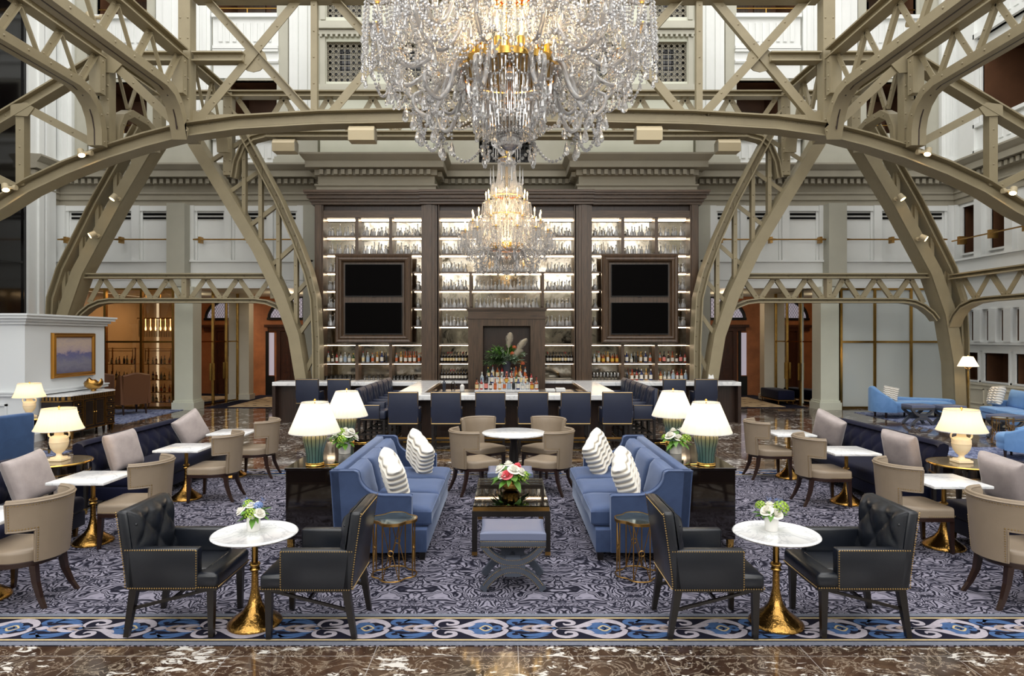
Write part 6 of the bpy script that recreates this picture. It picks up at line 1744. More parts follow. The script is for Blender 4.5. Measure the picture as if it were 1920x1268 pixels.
for k,(dx,me) in enumerate(((-.36,LQ[8]),(-.22,LQ[7]),(.02,LQ[10]),(.2,LQ[2]),(.34,LQ[0]))):
    put('liquor_bottle',me[2],(dx,17.05,1.139),'bottle standing around the vase at the top of the stepped display','bottle','bottles around the tall vase')

# ---------------------------------------------------------------- bar stools (front is +x)
def make_stool(label, loc, rz):
    t=thing('bar_stool',label,'bar stool',loc,rz,'navy leather bar stools'); L=M['navy_leather']
    m=MB(); m.rbox((-.27,-.285,.56),(-.20,.285,1.17),.012,2,fn=lambda x,y,z:(x-.10*max(0,z-.75),y,z)); 
    def front(u,v):
        y=-.275+.55*u; z=.72+.44*v; e=min(1,min(u,1-u)*9,(1-v)*9)
        return (-.2-.10*max(0,z-.75)+.02*max(e,0)**.5+.022*tuft_fn(.26,.3,1,y,z)*e,y,z)
    m.grid(21,17,front); m.build('backrest',L,t,smooth=50)
    m=MB(); m.rbox((-.20,-.215,.60),(.27,.215,.73),.03,2); m.rbox((.16,-.285,.56),(.29,.285,.725),.025,2); m.build('seat',L,t,smooth=50)
    for s in (-1,1):
        lo,hi=sorted((s*.216,s*.287)); m=MB(); m.rbox((-.20,lo,.555),(.18,hi,.85),.014,2); m.build('armrest',L,t,smooth=50)
    m=MB(); m.box((-.265,-.28,.535),(.285,.28,.557)); m.build('seat_frame',M['ebony'],t,smooth=0)
    for sx in (-.24,.255):
        for s in (-1,1): leg_mb((sx,s*.25,.54),(sx*1.02,s*.25,0),.05,.036).build('leg',M['ebony'],t,smooth=0)
    for s in (-1,1): k=MB(); k.box((-.23,s*.25-.012,.24),(.25,s*.25+.012,.275)); k.build('stretcher',M['ebony'],t,smooth=0)
    k=MB(); k.box((.235,-.24,.20),(.265,.24,.235)); k.build('footrest',M['brass_old'],t,smooth=0)
    k=MB(); k.box((-.25,-.24,.24),(-.225,.24,.27)); k.build('stretcher',M['ebony'],t,smooth=0)
    # nailhead lines as fine beading
    k=MB(); bx=lambda z:-.272-.10*max(0,z-.75)
    for s in (-1,1): k.tube([(bx(z),s*.275,z) for z in (.57,.75,.9,1.15)],.006,5); k.tube([(-.2,s*.289,.562),(.17,s*.289,.562),(.17,s*.289,.84),(-.2,s*.289,.84)],.005,4)
    k.tube([(bx(1.155),-.275,1.155),(bx(1.155),.275,1.155)],.006,5); k.tube([(bx(.57),-.275,.568),(bx(.57),.275,.568)],.006,5)
    k.build('nailhead_trim',M['nail'],t)
    return t
sx_=[(x-950)*12.03/1200 for x in (756,836,919.5,999.5,1079.5,1157.5)]
ordn=['first','second','third','fourth','fifth','sixth']
bs=make_stool('navy bar stool at the front of the bar, first from the left',(sx_[0],12.3,0),pi/2)
for i in range(1,6): dup(bs,f'navy bar stool at the front of the bar, {ordn[i]} from the left',(sx_[i],12.3,0),pi/2)
for s in (-1,1):
    sd='left' if s<0 else 'right'
    for i in range(6): dup(bs,f'navy bar stool along the {sd} wing of the bar, {ordn[i]} from the viewer',(s*2.70,13.0+i*.595,0),0 if s<0 else pi)
    for i in range(2): dup(bs,f'navy bar stool at the far {sd} arm of the bar, {"inner" if i==0 else "outer"} one',(s*(4.12+i*.78),16.0,0),pi/2)
# ---------------------------------------------------------------- crystal chandeliers
CR=M['crystal']
def bead(mb, p, r, n=6, s=1.0):
    """faceted bead: two rings of facets"""
    x,y,z=p; vs=[(x,y,z-r*s)]; 
    for zz,k,o in ((-.42,.88,0),(.42,.88,.5)):
        for i in range(n): w=2*pi*(i+o)/n; vs.append((x+r*k*cos(w),y+r*k*sin(w),z+zz*r*s))
    vs.append((x,y,z+r*s)); t=2*n+1
    fs=[(0,1+(i+1)%n,1+i) for i in range(n)]+[(n+1+i,n+1+(i+1)%n,t) for i in range(n)]
    for i in range(n): j=(i+1)%n; fs+=[(1+i,1+j,n+1+i),(1+j,n+1+j,n+1+i)]
    mb.add(vs,fs)
def rope(mb, c, rad, taper=.25, lobes=5, n=20, tw=1.1):
    """twisted glass tube"""
    m=len(c); vs=[]; a=Vector((0,1,0))
    for i,p in enumerate(c):
        t=(c[min(i+1,m-1)]-c[max(i-1,0)]).normalized(); b=t.cross(a).normalized()
        for k in range(n):
            w=2*pi*k/n; R=rad*(1-taper*i/m)*(1+.17*cos(lobes*w+tw*i)); vs.append(p+a*(R*cos(w))+b*(R*sin(w)))
    mb.add(vs,[(i*n+k,i*n+(k+1)%n,(i+1)*n+(k+1)%n,(i+1)*n+k) for i in range(m-1) for k in range(n)]+[tuple(range(n-1,-1,-1)),tuple(range((m-1)*n,m*n))])
def drop(mb, p, h, r, n=8, mi=1):
    """pear-shaped pendant hanging from p"""
    x,y,z=p; vs=[(x,y,z)]; pr=[(.35,-.25),(.75,-.5),(1,-.74),(.7,-.93)]
    for k,zz in pr:
        for i in range(n): w=2*pi*i/n; vs.append((x+r*k*cos(w),y+r*k*sin(w)*.7,z+zz*h))
    vs.append((x,y,z-h)); fs=[(0,1+i,1+(i+1)%n) for i in range(n)]
    for a in range(3):
        for i in range(n): j=(i+1)%n; fs.append((1+a*n+i,1+(a+1)*n+i,1+(a+1)*n+j,1+a*n+j))
    fs+=[(1+3*n+i,len(vs)-1,1+3*n+(i+1)%n) for i in range(n)]
    mb.add(vs,fs,mi)
def string(mb, pts, step, r):
    for p,t in walk(pts, step, r): bead(mb,p,r)
def swag(a, b, sag, n=10):
    a,b=Vector(a),Vector(b); return [a+(b-a)*(i/n)-Vector((0,0,sag*4*(i/n)*(1-i/n))) for i in range(n+1)]
def pol(r,a,z): return (r*cos(a),r*sin(a),z)
def make_chandelier(label, loc):
    t=thing('chandelier',label,'chandelier',loc,0,'pair of crystal chandeliers')
    m=MB(); m.cyl((0,0,2.9),(0,0,7.2),.03,n=8); m.build('suspension_rod',M['gold'],t)
    m=MB(); m.cyl((0,0,.25),(0,0,2.95),.022,n=8); m.lathe([(.05,.3),(.03,.4)],12); m.build('stem',M['gold'],t)
    m=MB(); m.lathe([(.365,.545),(.375,.55),(.375,.60),(.365,.605)],64,cap=False); m.lathe([(.36,.55),(.03,.57)],48,cap=False); m.build('brass_ring',M['gold'],t,smooth=50)
    m=MB()
    for i in range(28): a=2*pi*i/28; m.lathe([(.028,.6),(.03,.67),(.024,.675)],10,c=pol(.35,a,0)); 
    m.build('socket_crown',M['gold'],t)
    # basket of rods under the ring
    m=MB()
    for i in range(84):
        a=2*pi*i/84; rr=.36-.0*(i%2)
        p0=Vector(pol(.362,a,.535)); p1=Vector(pol(.345-.05*(i%3==0),a,.30+.04*(i%2)))
        m.cyl(p0,p1,.0065,n=4,caps=False); drop(m,p1,.05,.011,6)
    for i in range(64):
        a=2*pi*(i+.5)/64; m.cyl(pol(.29,a,.45),pol(.265,a,.17+.03*(i%2)),.006,n=4,caps=False); drop(m,pol(.265,a,.17+.03*(i%2)),.055,.011,6)
    for i in range(40):
        a=2*pi*i/40; m.cyl(pol(.2,a,.40),pol(.17,a,.12),.006,n=4,caps=False); drop(m,pol(.17,a,.12),.05,.01,6)
    for i in range(24):
        a=2*pi*i/24; string(m,[pol(.11,a,.32),pol(.085,a,.06)],.024,.011); drop(m,pol(.085,a,.05),.05,.012,6)
    m.build('rod_basket',[CR,M['crystal_drop']],t,smooth=0)
    m=MB()
    for i in range(48): a=2*pi*i/48; bead(m,pol(.382,a,.53),.016)
    for i in range(12):
        a,b=2*pi*i/12,2*pi*(i+1)/12; string(m,swag(pol(.385,a,.52),pol(.385,b,.52),.11),.026,.012); drop(m,pol(.40,a,.47),.13,.03)
    m.build('ring_garland',[CR,M['crystal_drop']],t,smooth=0)
    m=MB(); m.sphere((0,0,.06),.082,14,10); m.build('ball_pendant',[CR,M['crystal_drop']],t,smooth=0)
    m=MB(); drop(m,(0,0,-.02),.11,.03,10); m.build('ball_drop',[CR,M['crystal_drop']],t,smooth=0)
    # glass arms with candle, cup, bulb and bead fringe
    def arm(path, rad, r, zc, fr):
        p=[Vector((x,0,z)) for x,z in path]; c=curve(p,60); m=MB()
        n=len(c); rope(m,c,rad); o=m.build('arm',M['crystal_rope'],t,smooth=80)
        k=MB(); k.lathe([(.012,zc-.03),(.03,zc),(.085,zc+.012),(.088,zc+.02),(.03,zc+.01)],16,c=(r,0,0),cap=False); k.build('drip_pan',CR,o,smooth=0)
        k=MB(); k.lathe([(.018,zc-.03),(.026,zc+.03),(.022,zc+.06)],12,c=(r,0,0)); k.build('candle_cup',M['gold'],o)
        k=MB(); k.cyl((r,0,zc+.06),(r,0,zc+.17),.015,n=10); k.build('candle',M['ceramic_white'],o)
        k=MB(); k.lathe([(.008,zc+.17),(.017,zc+.20),(.013,zc+.235),(.002,zc+.27)],8,c=(r,0,0)); k.build('bulb',M['glow_bulb'],o)
        f=MB()
        for j in range(12):
            a=2*pi*j/12; x,y=r+.082*cos(a),.082*sin(a); L=fr*(1 if j%2 else .72)
            string(f,[(x,y,zc),(x+.02*cos(a),y+.02*sin(a),zc-L)],.026,.0115); drop(f,(x+.02*cos(a),y+.02*sin(a),zc-L),.075,.017,6)
        s=[]
        for (xa,za),(xb_,zb_) in (((.42,.62),(r*.72,zc-.12)),((r*.5,.5),(r-.03,zc-.02))):
            string(f,swag((xa,.03,za),(xb_,-.03,zb_),.16),.027,.0125)
        # drops under the arm
        for q in (.55,.72):
            v=c[int(q*(n-1))]; string(f,[v-Vector((0,0,rad)),v-Vector((0,0,rad+.08))],.025,.010); drop(f,v-Vector((0,0,rad+.085)),.10,.022,7)
        f.build('bead_fringe',[CR,M['crystal_drop']],o,smooth=0)
        return o
    def ring_of(proto, n, off=0):
        for i in range(n):
            o=proto if i==0 else copy_tree(proto,t); o.rotation_euler=(0,0,2*pi*i/n+off)
    ring_of(arm([(.355,.66),(.42,.80),(.52,.72),(.62,.56),(.78,.47),(.93,.58),(1.0,.86)],.017,1.0,.88,.34),14)
    ring_of(arm([(.355,.66),(.40,.95),(.48,1.0),(.56,.80),(.66,.74),(.74,.9),(.77,1.12)],.016,.77,1.14,.32),14,pi/14)
    ring_of(arm([(.05,1.45),(.12,1.55),(.22,1.36),(.34,1.32),(.43,1.42),(.46,1.56)],.016,.46,1.58,.30),12)
    # lower curled arms without candles
    m=MB(); c=curve([(.36,0,.60),(.46,0,.52),(.52,0,.34),(.60,0,.24),(.69,0,.28),(.72,0,.38),(.66,0,.42)],48); rope(m,c,.018)
    o=m.build('curl_arm',M['crystal_rope'],t,smooth=80); f=MB()
    for q,L in ((.45,.10),(.62,.12),(.8,.10)): v=c[int(q*48)]; string(f,[v-Vector((0,0,.02)),v-Vector((0,0,L))],.025,.0115); drop(f,v-Vector((0,0,L)),.13,.028)
    f.build('bead_fringe',[CR,M['crystal_drop']],o,smooth=0); ring_of(o,10,0)
    # hanging swags round the outside
    def swags(n, r0, z0, r1, z1, sag, br=.0135, off=0, hang=True):
        m=MB(); a0,a1=off,off+2*pi/n
        string(m,swag(pol(r0,a0,z0),pol(r1,a1,z1),sag,14),br*2.25,br)
        if hang: bead(m,pol(r0,a0,z0-.03),br*1.5); drop(m,pol(r0,a0,z0-.06),.15,.032)
        o=m.build('swag',[CR,M['crystal_drop']],t,smooth=0); ring_of(o,n)
    swags(14,.88,.50,.88,.50,.12,.015,.1); swags(10,.68,.24,.68,.24,.2,.016,0); swags(14,1.02,.80,1.02,.80,.20); swags(14,1.04,.66,1.04,.66,.2,.0135,.05,False); swags(14,.80,1.05,.80,1.05,.18,.013,.1,False)
    # inner cascades of beads
    def cascade(name, n, prof, step, r):
        m=MB()
        for i in range(n):
            a=2*pi*i/n; string(m,[pol(q,a,z) for q,z in prof],step,r)
        m.build(name,[CR,M['crystal_drop']],t,smooth=0)
    cascade('bead_cascade',40,[(.19,2.56),(.20,2.3),(.23,2.05),(.29,1.75)],.024,.0115)
    cascade('bead_cascade',36,[(.30,1.72),(.40,1.45),(.44,1.2)],.026,.012)
    cascade('bead_cascade',44,[(.46,1.3),(.62,1.16),(.70,.98)],.03,.0135)
    cascade('bead_cascade',30,[(.25,1.3),(.32,1.0),(.37,.70)],.03,.0125)
    cascade('bead_cascade',40,[(.72,1.02),(.86,.84),(.95,.58)],.03,.0135)
    m=MB()
    for z,r in ((2.57,.19),(1.74,.30),(1.3,.45)): m.lathe([(r-.02,z-.015),(r+.01,z-.01),(r+.01,z+.01),(r-.05,z+.03)],36,cap=False)
    m.build('tier_hoop',M['gold'],t)
    # upper tier: spikes and fringe
    m=MB(); 
    for q in range(6): a=2*pi*q/40; 
    for i in range(10):
        a=2*pi*i/10
        for j in range(6): b=a+.09*(j-2.5); string(m,[pol(.35,b,2.0),pol(.36,b,1.72)],.026,.0115)
    m.build('upper_fringe',[CR,M['crystal_drop']],t,smooth=0)
    s=MB(); s.lathe([(.006,2.0),(.022,2.02),(.018,2.1),(.002,2.38)],6,c=(.36,0,0)); s.tube(curve([(.05,0,1.9),(.2,0,1.86),(.34,0,1.98)],10),.013,6); o=s.build('glass_spire',[CR,M['crystal_drop']],t,smooth=0); ring_of(o,10)
    # crown
    s=MB(); s.tube(curve([(.04,0,2.66),(.16,0,2.72),(.24,0,2.95),(.32,0,3.02),(.33,0,2.9),(.27,0,2.88)],16),.017,6); string(s,[(.24,0,2.9),(.25,0,2.62)],.026,.0115); string(s,[(.30,0,2.86),(.30,0,2.56)],.026,.0115); string(s,swag((.05,0,2.95),(.3,.16,2.9),.1),.027,.012); o=s.build('crown_scroll',[CR,M['crystal_drop']],t,smooth=0); ring_of(o,10)
    for z,pw in ((.85,46),(1.5,34)): point_light('candle_glow',(0,0,z),pw,(1,.74,.42),.35,t)
    return t
chd=make_chandelier('huge crystal chandelier hanging at the top of the picture, nearest the viewer',(.02,4.8,3.62))
dup(chd,'whole lit crystal chandelier hanging before the middle of the bar shelves',(.0,14.3,3.60))
# ---------------------------------------------------------------- flowers
FR=random.Random(21)
def rose(m, c, R, tilt=(0,0), mi=0):
    T=Matrix.Translation(c)@Matrix.Rotation(tilt[0],4,'X')@Matrix.Rotation(tilt[1],4,'Y')
    for L,(k,rad,h,op) in enumerate(((3,.28,.55,.05),(4,.55,.5,.25),(5,.85,.42,.55),(6,1.05,.30,.95))):
        for i in range(k):
            a0=2*pi*(i+.37*L)/k; wd=2*pi/k*.66
            def P(u,v):
                a=a0+(u-.5)*2*wd; q=v; r=R*rad*(.35+.65*q**.6)*(1+.12*op*q*q)*(1-.10*abs(u-.5)*q); z=R*(h*(2.0*q-.6)-op*.55*q*q-.25*abs(u-.5)**2*q)
                return tuple(T@Vector((r*cos(a),r*sin(a),z)))
            m.grid(5,5,P,mi)
def leaf(m, base, d, L, w, bend=.3, mi=0):
    d=Vector(d).normalized(); s=d.cross(Vector((0,0,1))); s=s.normalized() if s.length>.01 else Vector((1,0,0)); up=s.cross(d)
    b=Vector(base); vs=[]
    for i,(t,k) in enumerate(((0,.08),(.25,.8),(.5,1),(.75,.7),(1,.02))):
        c=b+d*(L*t)-Vector((0,0,bend*L*t*t)); 
        vs+=[c+s*(w*k)+up*(.15*w*k),c-up*(.06*w),c-s*(w*k)+up*(.15*w*k)]
    m.add(vs,[(i*3+j,i*3+j+1,i*3+j+4,i*3+j+3) for i in range(4) for j in range(2)],mi)
def hydra(m, c, R, n=46):
    for i in range(n):
        z=1-1.3*(i+.5)/n; a=2.4*i; r=sqrt(max(0,1-z*z)); p=Vector(c)+Vector((R*r*cos(a),R*r*sin(a),R*z))
        dr=Vector((r*cos(a),r*sin(a),z)); e=dr.orthogonal().normalized(); f=dr.cross(e); q=R*.24
        m.add([p+e*q+dr*q*.2,p+f*q+dr*q*.2,p-e*q+dr*q*.2,p-f*q+dr*q*.2,p],[(0,1,4),(1,2,4),(2,3,4),(3,0,4)])
def bouquet(name, label, loc, vase, R, roses, hyd, extra=None, leaves=26, lmat='green', ls=1.0):
    """vase: (profile, material, ribs)"""
    t=thing(name,label,'flower vase',loc,0,'small flower vases')
    pf,mat,ribs=vase; h=pf[-1][1] if pf[-1][0]>.02 else pf[-2][1]
    m=MB(); m.lathe(pf,48,rib=(lambda w,z:1+.03*abs(cos(w*ribs/2))) if ribs else None); m.build('vase',mat,t,smooth=60)
    m=MB()
    for i in range(leaves):
        a=FR.uniform(0,6.28); el=FR.uniform(-.25,.9); b=Vector((0,0,h))+Vector((cos(a),sin(a),0))*R*FR.uniform(.15,.5)+Vector((0,0,R*FR.uniform(0,.5)))
        leaf(m,b,(cos(a)*cos(el),sin(a)*cos(el),sin(el)),R*FR.uniform(.6,1.0)*ls,R*FR.uniform(.13,.24)*ls,FR.uniform(.1,.6))
    m.build('foliage',M[lmat],t,smooth=80)
    for x,y,z,r,mt in roses:
        m=MB(); rose(m,(x*R,y*R,h+z*R),r*R,(-y*.9,x*.9)); m.build('rose',M[mt],t,smooth=80)
    for x,y,z,r,mt in hyd:
        m=MB(); hydra(m,(x*R,y*R,h+z*R),r*R); m.build('hydrangea',M[mt],t,smooth=0)
    if extra: extra(t,h,R)
    return t
VW=([(0,0),(.044,0),(.046,.01),(.052,.118),(.054,.126),(.047,.126),(.044,.10),(0,.1)],M['ceramic_white'],24)
def bluesprig(t,h,R):
    m=MB()
    for i in range(7):
        a=FR.uniform(0,6.28); p=Vector((cos(a)*R*.6,sin(a)*R*.5,h+R*FR.uniform(.9,1.35)))
        for k in range(6): hydra(m,p+Vector((FR.uniform(-1,1),FR.uniform(-1,1),FR.uniform(-1,1)))*R*.13,R*.07,8)
    m.build('blue_sprig',M['blue_petal'],t,smooth=0)
bouquet('flower_vase','white fluted vase of white and blue flowers on the round table at left',(-1.95,4.93,.699),VW,.11,
   [(-.75,-.35,.55,.36,'petal'),(.62,-.5,.45,.38,'petal'),(-.1,-.1,.85,.34,'petal'),(.1,.5,.8,.3,'petal')],[(.02,-.55,.35,.42,'lime'),(.35,-.1,.8,.3,'blue_petal'),(-.5,.3,.8,.35,'lime')],bluesprig)
bouquet('flower_vase','white fluted vase of white roses and lime hydrangea on the round table at right',(2.04,4.93,.699),VW,.11,
   [(-.5,-.4,.6,.42,'petal'),(.05,-.6,.45,.46,'petal'),(-.1,.1,.85,.36,'petal'),(.7,.1,.75,.34,'petal')],[(.55,-.25,.7,.5,'lime'),(-.6,.4,.7,.35,'lime')],bluesprig,30)
VC=([(0,0),(.066,0),(.068,.01),(.07,.135),(.064,.135),(.06,.11),(0,.11)],M['ceramic_white'],0)
bouquet('flower_vase','white cylinder vase of white and lime flowers on the left console',(-1.88,7.42,.841),VC,.16,
   [(-.55,-.2,.6,.34,'petal'),(.3,-.35,.75,.36,'petal'),(.0,.3,.9,.34,'petal'),(.75,.1,.45,.3,'petal'),(.55,-.2,.95,.28,'petal')],[(0,-.6,.35,.36,'lime'),(-.2,-.2,.85,.3,'lime'),(-.8,.1,.2,.26,'lime')],None,34)
bouquet('flower_vase','white cylinder vase of white and lime flowers on the right console',(1.96,7.42,.841),VC,.16,
   [(-.5,-.3,.65,.36,'petal'),(.1,-.4,.5,.34,'petal'),(.45,.0,.95,.34,'petal'),(-.1,.3,.9,.3,'petal')],[(.65,-.3,.4,.36,'lime'),(.3,-.5,.2,.3,'lime'),(-.7,.2,.4,.26,'lime')],None,34)
VG=([(0,0),(.055,0),(.085,.02),(.098,.06),(.096,.10),(.075,.145),(.08,.152),(.07,.148),(.05,.1),(0,.1)],M['gold_hammer'],18)
bouquet('flower_vase','gold ribbed vase of pink and white flowers on the glass coffee table',(.045,7.02,.509),VG,.17,
   [(-.25,-.65,.55,.36,'pink'),(.45,.0,1.0,.26,'pink'),(-.7,-.1,.8,.34,'petal'),(.2,-.5,.85,.38,'petal'),(-.15,.1,1.05,.34,'petal'),(.65,-.4,.7,.32,'petal'),(-.55,-.5,.5,.3,'petal')],[(.75,-.2,.3,.4,'lime')],None,52,'green',1.15)
# the tall arrangement in front of the niche
t=thing('flower_arrangement','tall arrangement of green sprays and cream pampas plumes on top of the bottle display','flower arrangement',(0,16.98,1.14))
m=MB(); m.lathe([(0,0),(.09,0),(.1,.02),(.11,.3),(.15,.42),(.13,.42),(.1,.3),(0,.3)],24); m.build('vase',BOT['smoke'],t)
def sprays(nm, mat, n, az, el, L, lf, w):
    m=MB()
    for i in range(n):
        a=FR.uniform(*az); e=FR.uniform(*el); d=Vector((cos(a)*cos(e),sin(a)*cos(e)*.6,sin(e))); l=FR.uniform(*L); b=Vector((0,0,.38))
        pts=[b+d*(l*q)-Vector((0,0,.25*l*q*q)) for q in (0,.25,.5,.75,1)]; m.tube(pts,.006,4)
        for p,tt in walk(pts,lf*.32,.12):
            for s in (-1,1):
                sd=tt.cross(Vector((FR.uniform(-1,1),FR.uniform(-1,1),1))).normalized()*s
                leaf(m,p,tt*.8+sd,lf,w,.1)
    m.build(nm,M[mat],t,smooth=80)
sprays('pine_spray','dgreen',34,(2.0,4.4),(.1,1.25),(.45,.75),.13,.017)
sprays('green_spray','green',24,(.4,4.6),(.5,1.35),(.45,.8),.15,.028)
sprays('silver_spray','sgreen',34,(0,6.28),(.2,1.0),(.4,.72),.10,.026)
sprays('dry_spray','straw',16,(-.8,.8),(.25,1.0),(.4,.65),.12,.012)
sprays('olive_spray','dgreen',14,(-1.2,1.2),(.2,.8),(.35,.6),.10,.014)
for x,z,an,L in ((.06,.86,.12,.42),(.32,.72,.6,.48),(.25,.58,.75,.34)):
    m=MB(); d=Vector((sin(an),-.1,cos(an)))
    for i in range(420):
        q=FR.random(); c=Vector((x-.12*sin(an),-.12,z-.1))+d*(L*q); r=.12*sin(pi*min(1,q*.9+.08))**.8; a=FR.uniform(0,6.28)
        e=Vector((cos(a)*1.5,sin(a)*1.5,.5)); leaf(m,c,e+d,r*1.3,.014,.2)
    m.cyl((0,0,.36),(x,-.06,z),.006,n=4); m.build('pampas_plume',M['pampas'],t,smooth=80)
for x,z in ((.2,.78),(.42,.35),(.15,.62)): m=MB(); hydra(m,(x,-.14,z),.055); m.build('rust_bloom',M['rust'],t,smooth=0)

# ---------------------------------------------------------------- left side: sideboard, painting, bowl, wing chairs
t=thing('sideboard','black sideboard with gold mouldings and white marble top under the seascape painting','sideboard',(-9.56,14.42,0))
B,G=M['lacquer_matte'] if 'lacquer_matte' in M else pbr('black_sideboard_lacquer',srgb(30,22,20),.22,spec=.5),M['brass_old']
pl=[(-.27,-.9),(.12,-.9),(.27,-.74),(.27,.74),(.12,.9),(-.27,.9)]
m=MB(); m.prism(pl,.18,.84,'z'); m.build('carcass',B,t,smooth=0)
m=MB(); m.prism([(x*1.04,y*1.02) for x,y in pl],.93,.955,'z'); m.build('marble_top',M['white_marble'],t,smooth=0)
m=MB(); m.prism(pl,.84,.93,'z'); q=MB()
for (xa,ya),(xb_,yb_) in zip(pl[:-1],pl[1:]):
    a,b=Vector((xa,ya,0)),Vector((xb_,yb_,0)); L=(b-a).length; n=max(2,int(L/.075)); d=(b-a)/L; o=Vector((d.y,-d.x,0))
    for i in range(n):
        c=a+d*(L*(i+.5)/n); w=L/n*.27
        q.add([c-d*w+o*.001+Vector((0,0,.85)),c+d*w+o*.001+Vector((0,0,.85)),c+d*w+o*.001+Vector((0,0,.925)),c-d*w+o*.001+Vector((0,0,.925)),c-d*w+o*.012+Vector((0,0,.85)),c+d*w+o*.012+Vector((0,0,.85)),c+d*w+o*.012+Vector((0,0,.925)),c-d*w+o*.012+Vector((0,0,.925))],[(4,5,6,7),(0,4,7,3),(1,2,6,5),(3,7,6,2),(0,1,5,4)],1)
m.add(q.v,q.f,1); m.build('striped_frieze',[B,G],t,smooth=0)
m=MB()
for z in (.83,.17): m.sweep([(-.012,-.012),(.012,-.012),(.012,.012),(-.012,.012)],[(x,y,z) for x,y in pl],(0,0,1),True)
m.build('gold_band',G,t,smooth=0)
def gframe(m,y0,y1,z0,z1,x=.272,w=.014):
    for a,b in (((y0,z0),(y1,z0+w)),((y0,z1-w),(y1,z1)),((y0,z0),(y0+w,z1)),((y1-w,z0),(y1,z1))): m.box((x,a[0],a[1]),(x+.012,b[0],b[1]))
for s in (-1,1):
    y0,y1=sorted((s*.01,s*.36)); d=MB(); d.box((.27,y0,.2),(.278,y1,.81)); o=d.build('door',B,t,smooth=0)
    g=MB(); gframe(g,y0+.02,y1-.02,.23,.79,.278); g.build('door_moulding',G,o,smooth=0); k=MB(); k.sphere((.295,s*.035,.52),.016,8,6); k.build('knob',M['gold'],o)
    for i in range(4):
        z0=.2+i*.155; y0,y1=sorted((s*.42,s*.72)); d=MB(); d.box((.27,y0,z0),(.278,y1,z0+.145)); o=d.build('drawer',B,t,smooth=0)
        g=MB(); gframe(g,y0+.012,y1-.012,z0+.012,z0+.133,.278,.01); g.build('drawer_moulding',G,o,smooth=0); k=MB(); k.sphere((.295,s*.57,z0+.07),.014,8,6); k.build('knob',M['gold'],o)
    g=MB(); g.box((.27,s*.39-.014,.18),(.285,s*.39+.014,.83)); g.build('pilaster_strip',G,t,smooth=0)
    for x,y in ((-.22,.84),(.08,.86),(.24,.70),(.24,.38)): leg_mb((x,s*y,.18),(x,s*y,0),.055,.03).build('leg',G if y in (.70,) else B,t,smooth=0)
t=thing('painting','blue-grey seascape painting in a gold frame on the white partition','painting',(-9.895,14.6,1.79))
m=MB(); m.box((0,-.62,-.41),(.03,.62,.41)); m.build('canvas',M['painting'],t,smooth=0)
m=MB(); m.sweep([(0,0),(0,.05),(-.03,.075),(-.06,.06),(-.085,.07),(-.1,.03),(-.1,0)],[(0,-.61,-.40),(0,.61,-.40),(0,.61,.40),(0,-.61,.40)],(1,0,0),True); m.build('frame',pbr('gilt_frame',srgb(176,124,52),.32,.85),t,smooth=0)
t=thing('gold_bowl','crumpled gold bowl standing on the marble top of the sideboard','bowl',(-9.52,14.75,.956))
m=MB(); n=40
pf=[(.05,0),(.055,.012),(.05,.03),(.12,.06),(.175,.12),(.19,.19),(.165,.25)]
vs=[]
for i,(r,z) in enumerate(pf):
    for k in range(n): a=2*pi*k/n; zz=z+(.035*sin(3*a)+.02*sin(7*a+1) if i==len(pf)-1 else .01*sin(3*a)*(i>3)); vs.append((r*cos(a)*(1+.05*sin(2*a)),r*sin(a),zz))
inn=[(x*.94,y*.94,z+.004) for x,y,z in vs]; K=len(vs); L=len(pf)
m.add(vs+inn,[(i*n+k,i*n+(k+1)%n,(i+1)*n+(k+1)%n,(i+1)*n+k) for i in range(L-1) for k in range(n)]+[(K+i*n+k,K+(i+1)*n+k,K+(i+1)*n+(k+1)%n,K+i*n+(k+1)%n) for i in range(L-1) for k in range(n)]+[((L-1)*n+k,(L-1)*n+(k+1)%n,K+(L-1)*n+(k+1)%n,K+(L-1)*n+k) for k in range(n)]+[tuple(range(n-1,-1,-1))]); m.build('bowl',M['gold_hammer'],t,smooth=60)
def make_wing(label, loc, rz):
    t=thing('wing_chair',label,'armchair',loc,rz,'brown leather wing chairs'); L=M['brown_leather']
    tp=lambda y: 1.10+.03*cos(y*9)
    m=MB()
    def back(u,v):
        y=-.33+.66*u; z=.28+(tp(y)-.28)*v; return (-.30-.10*v,y*(1+.06*v),z)
    m.grid(15,9,lambda u,v:tuple(Vector(back(u,v))+Vector((-.05,0,0)))); m.grid(15,9,lambda u,v:tuple(Vector(back(u,v))+Vector((.05,0,0))),flip=True)
    lp=[back(u/14,1) for u in range(15)]; m.tube(lp,.055,6); m.build('backrest',L,t,smooth=60)
    for s in (-1,1):
        m=MB(); m.prism([(-.40,.30),(-.36,1.10),(-.28,1.10),(-.12,1.0),(-.08,.72),(.02,.62),(.30,.60),(.32,.28),(-.34,.28)],min(s*.33,s*.40),max(s*.33,s*.40),'y'); m.build('wing_arm',L,t,smooth=30)
    m=MB(); m.rbox((-.28,-.325,.28),(.34,.325,.48),.04,3); m.build('seat',L,t,smooth=50)
    for sx in (-.3,.28):
        for s in (-1,1): leg_mb((sx,s*.3,.28),(sx-.03*(sx<0),s*.3,0),.05,.03).build('leg',M['leg'],t,smooth=0)
    m=MB(); m.tube([(-.345,-.33,.285),(-.345,.33,.285)],.006,5); m.build('nailhead_trim',M['nail'],t)
    return t
wg=make_wing('brown leather wing chair seen from behind, the one nearer the white column',(-10.75,18.25,.014),2.5)
dup(wg,'brown leather wing chair seen from behind, half hidden by the white partition',(-11.75,18.3,.014),2.3)

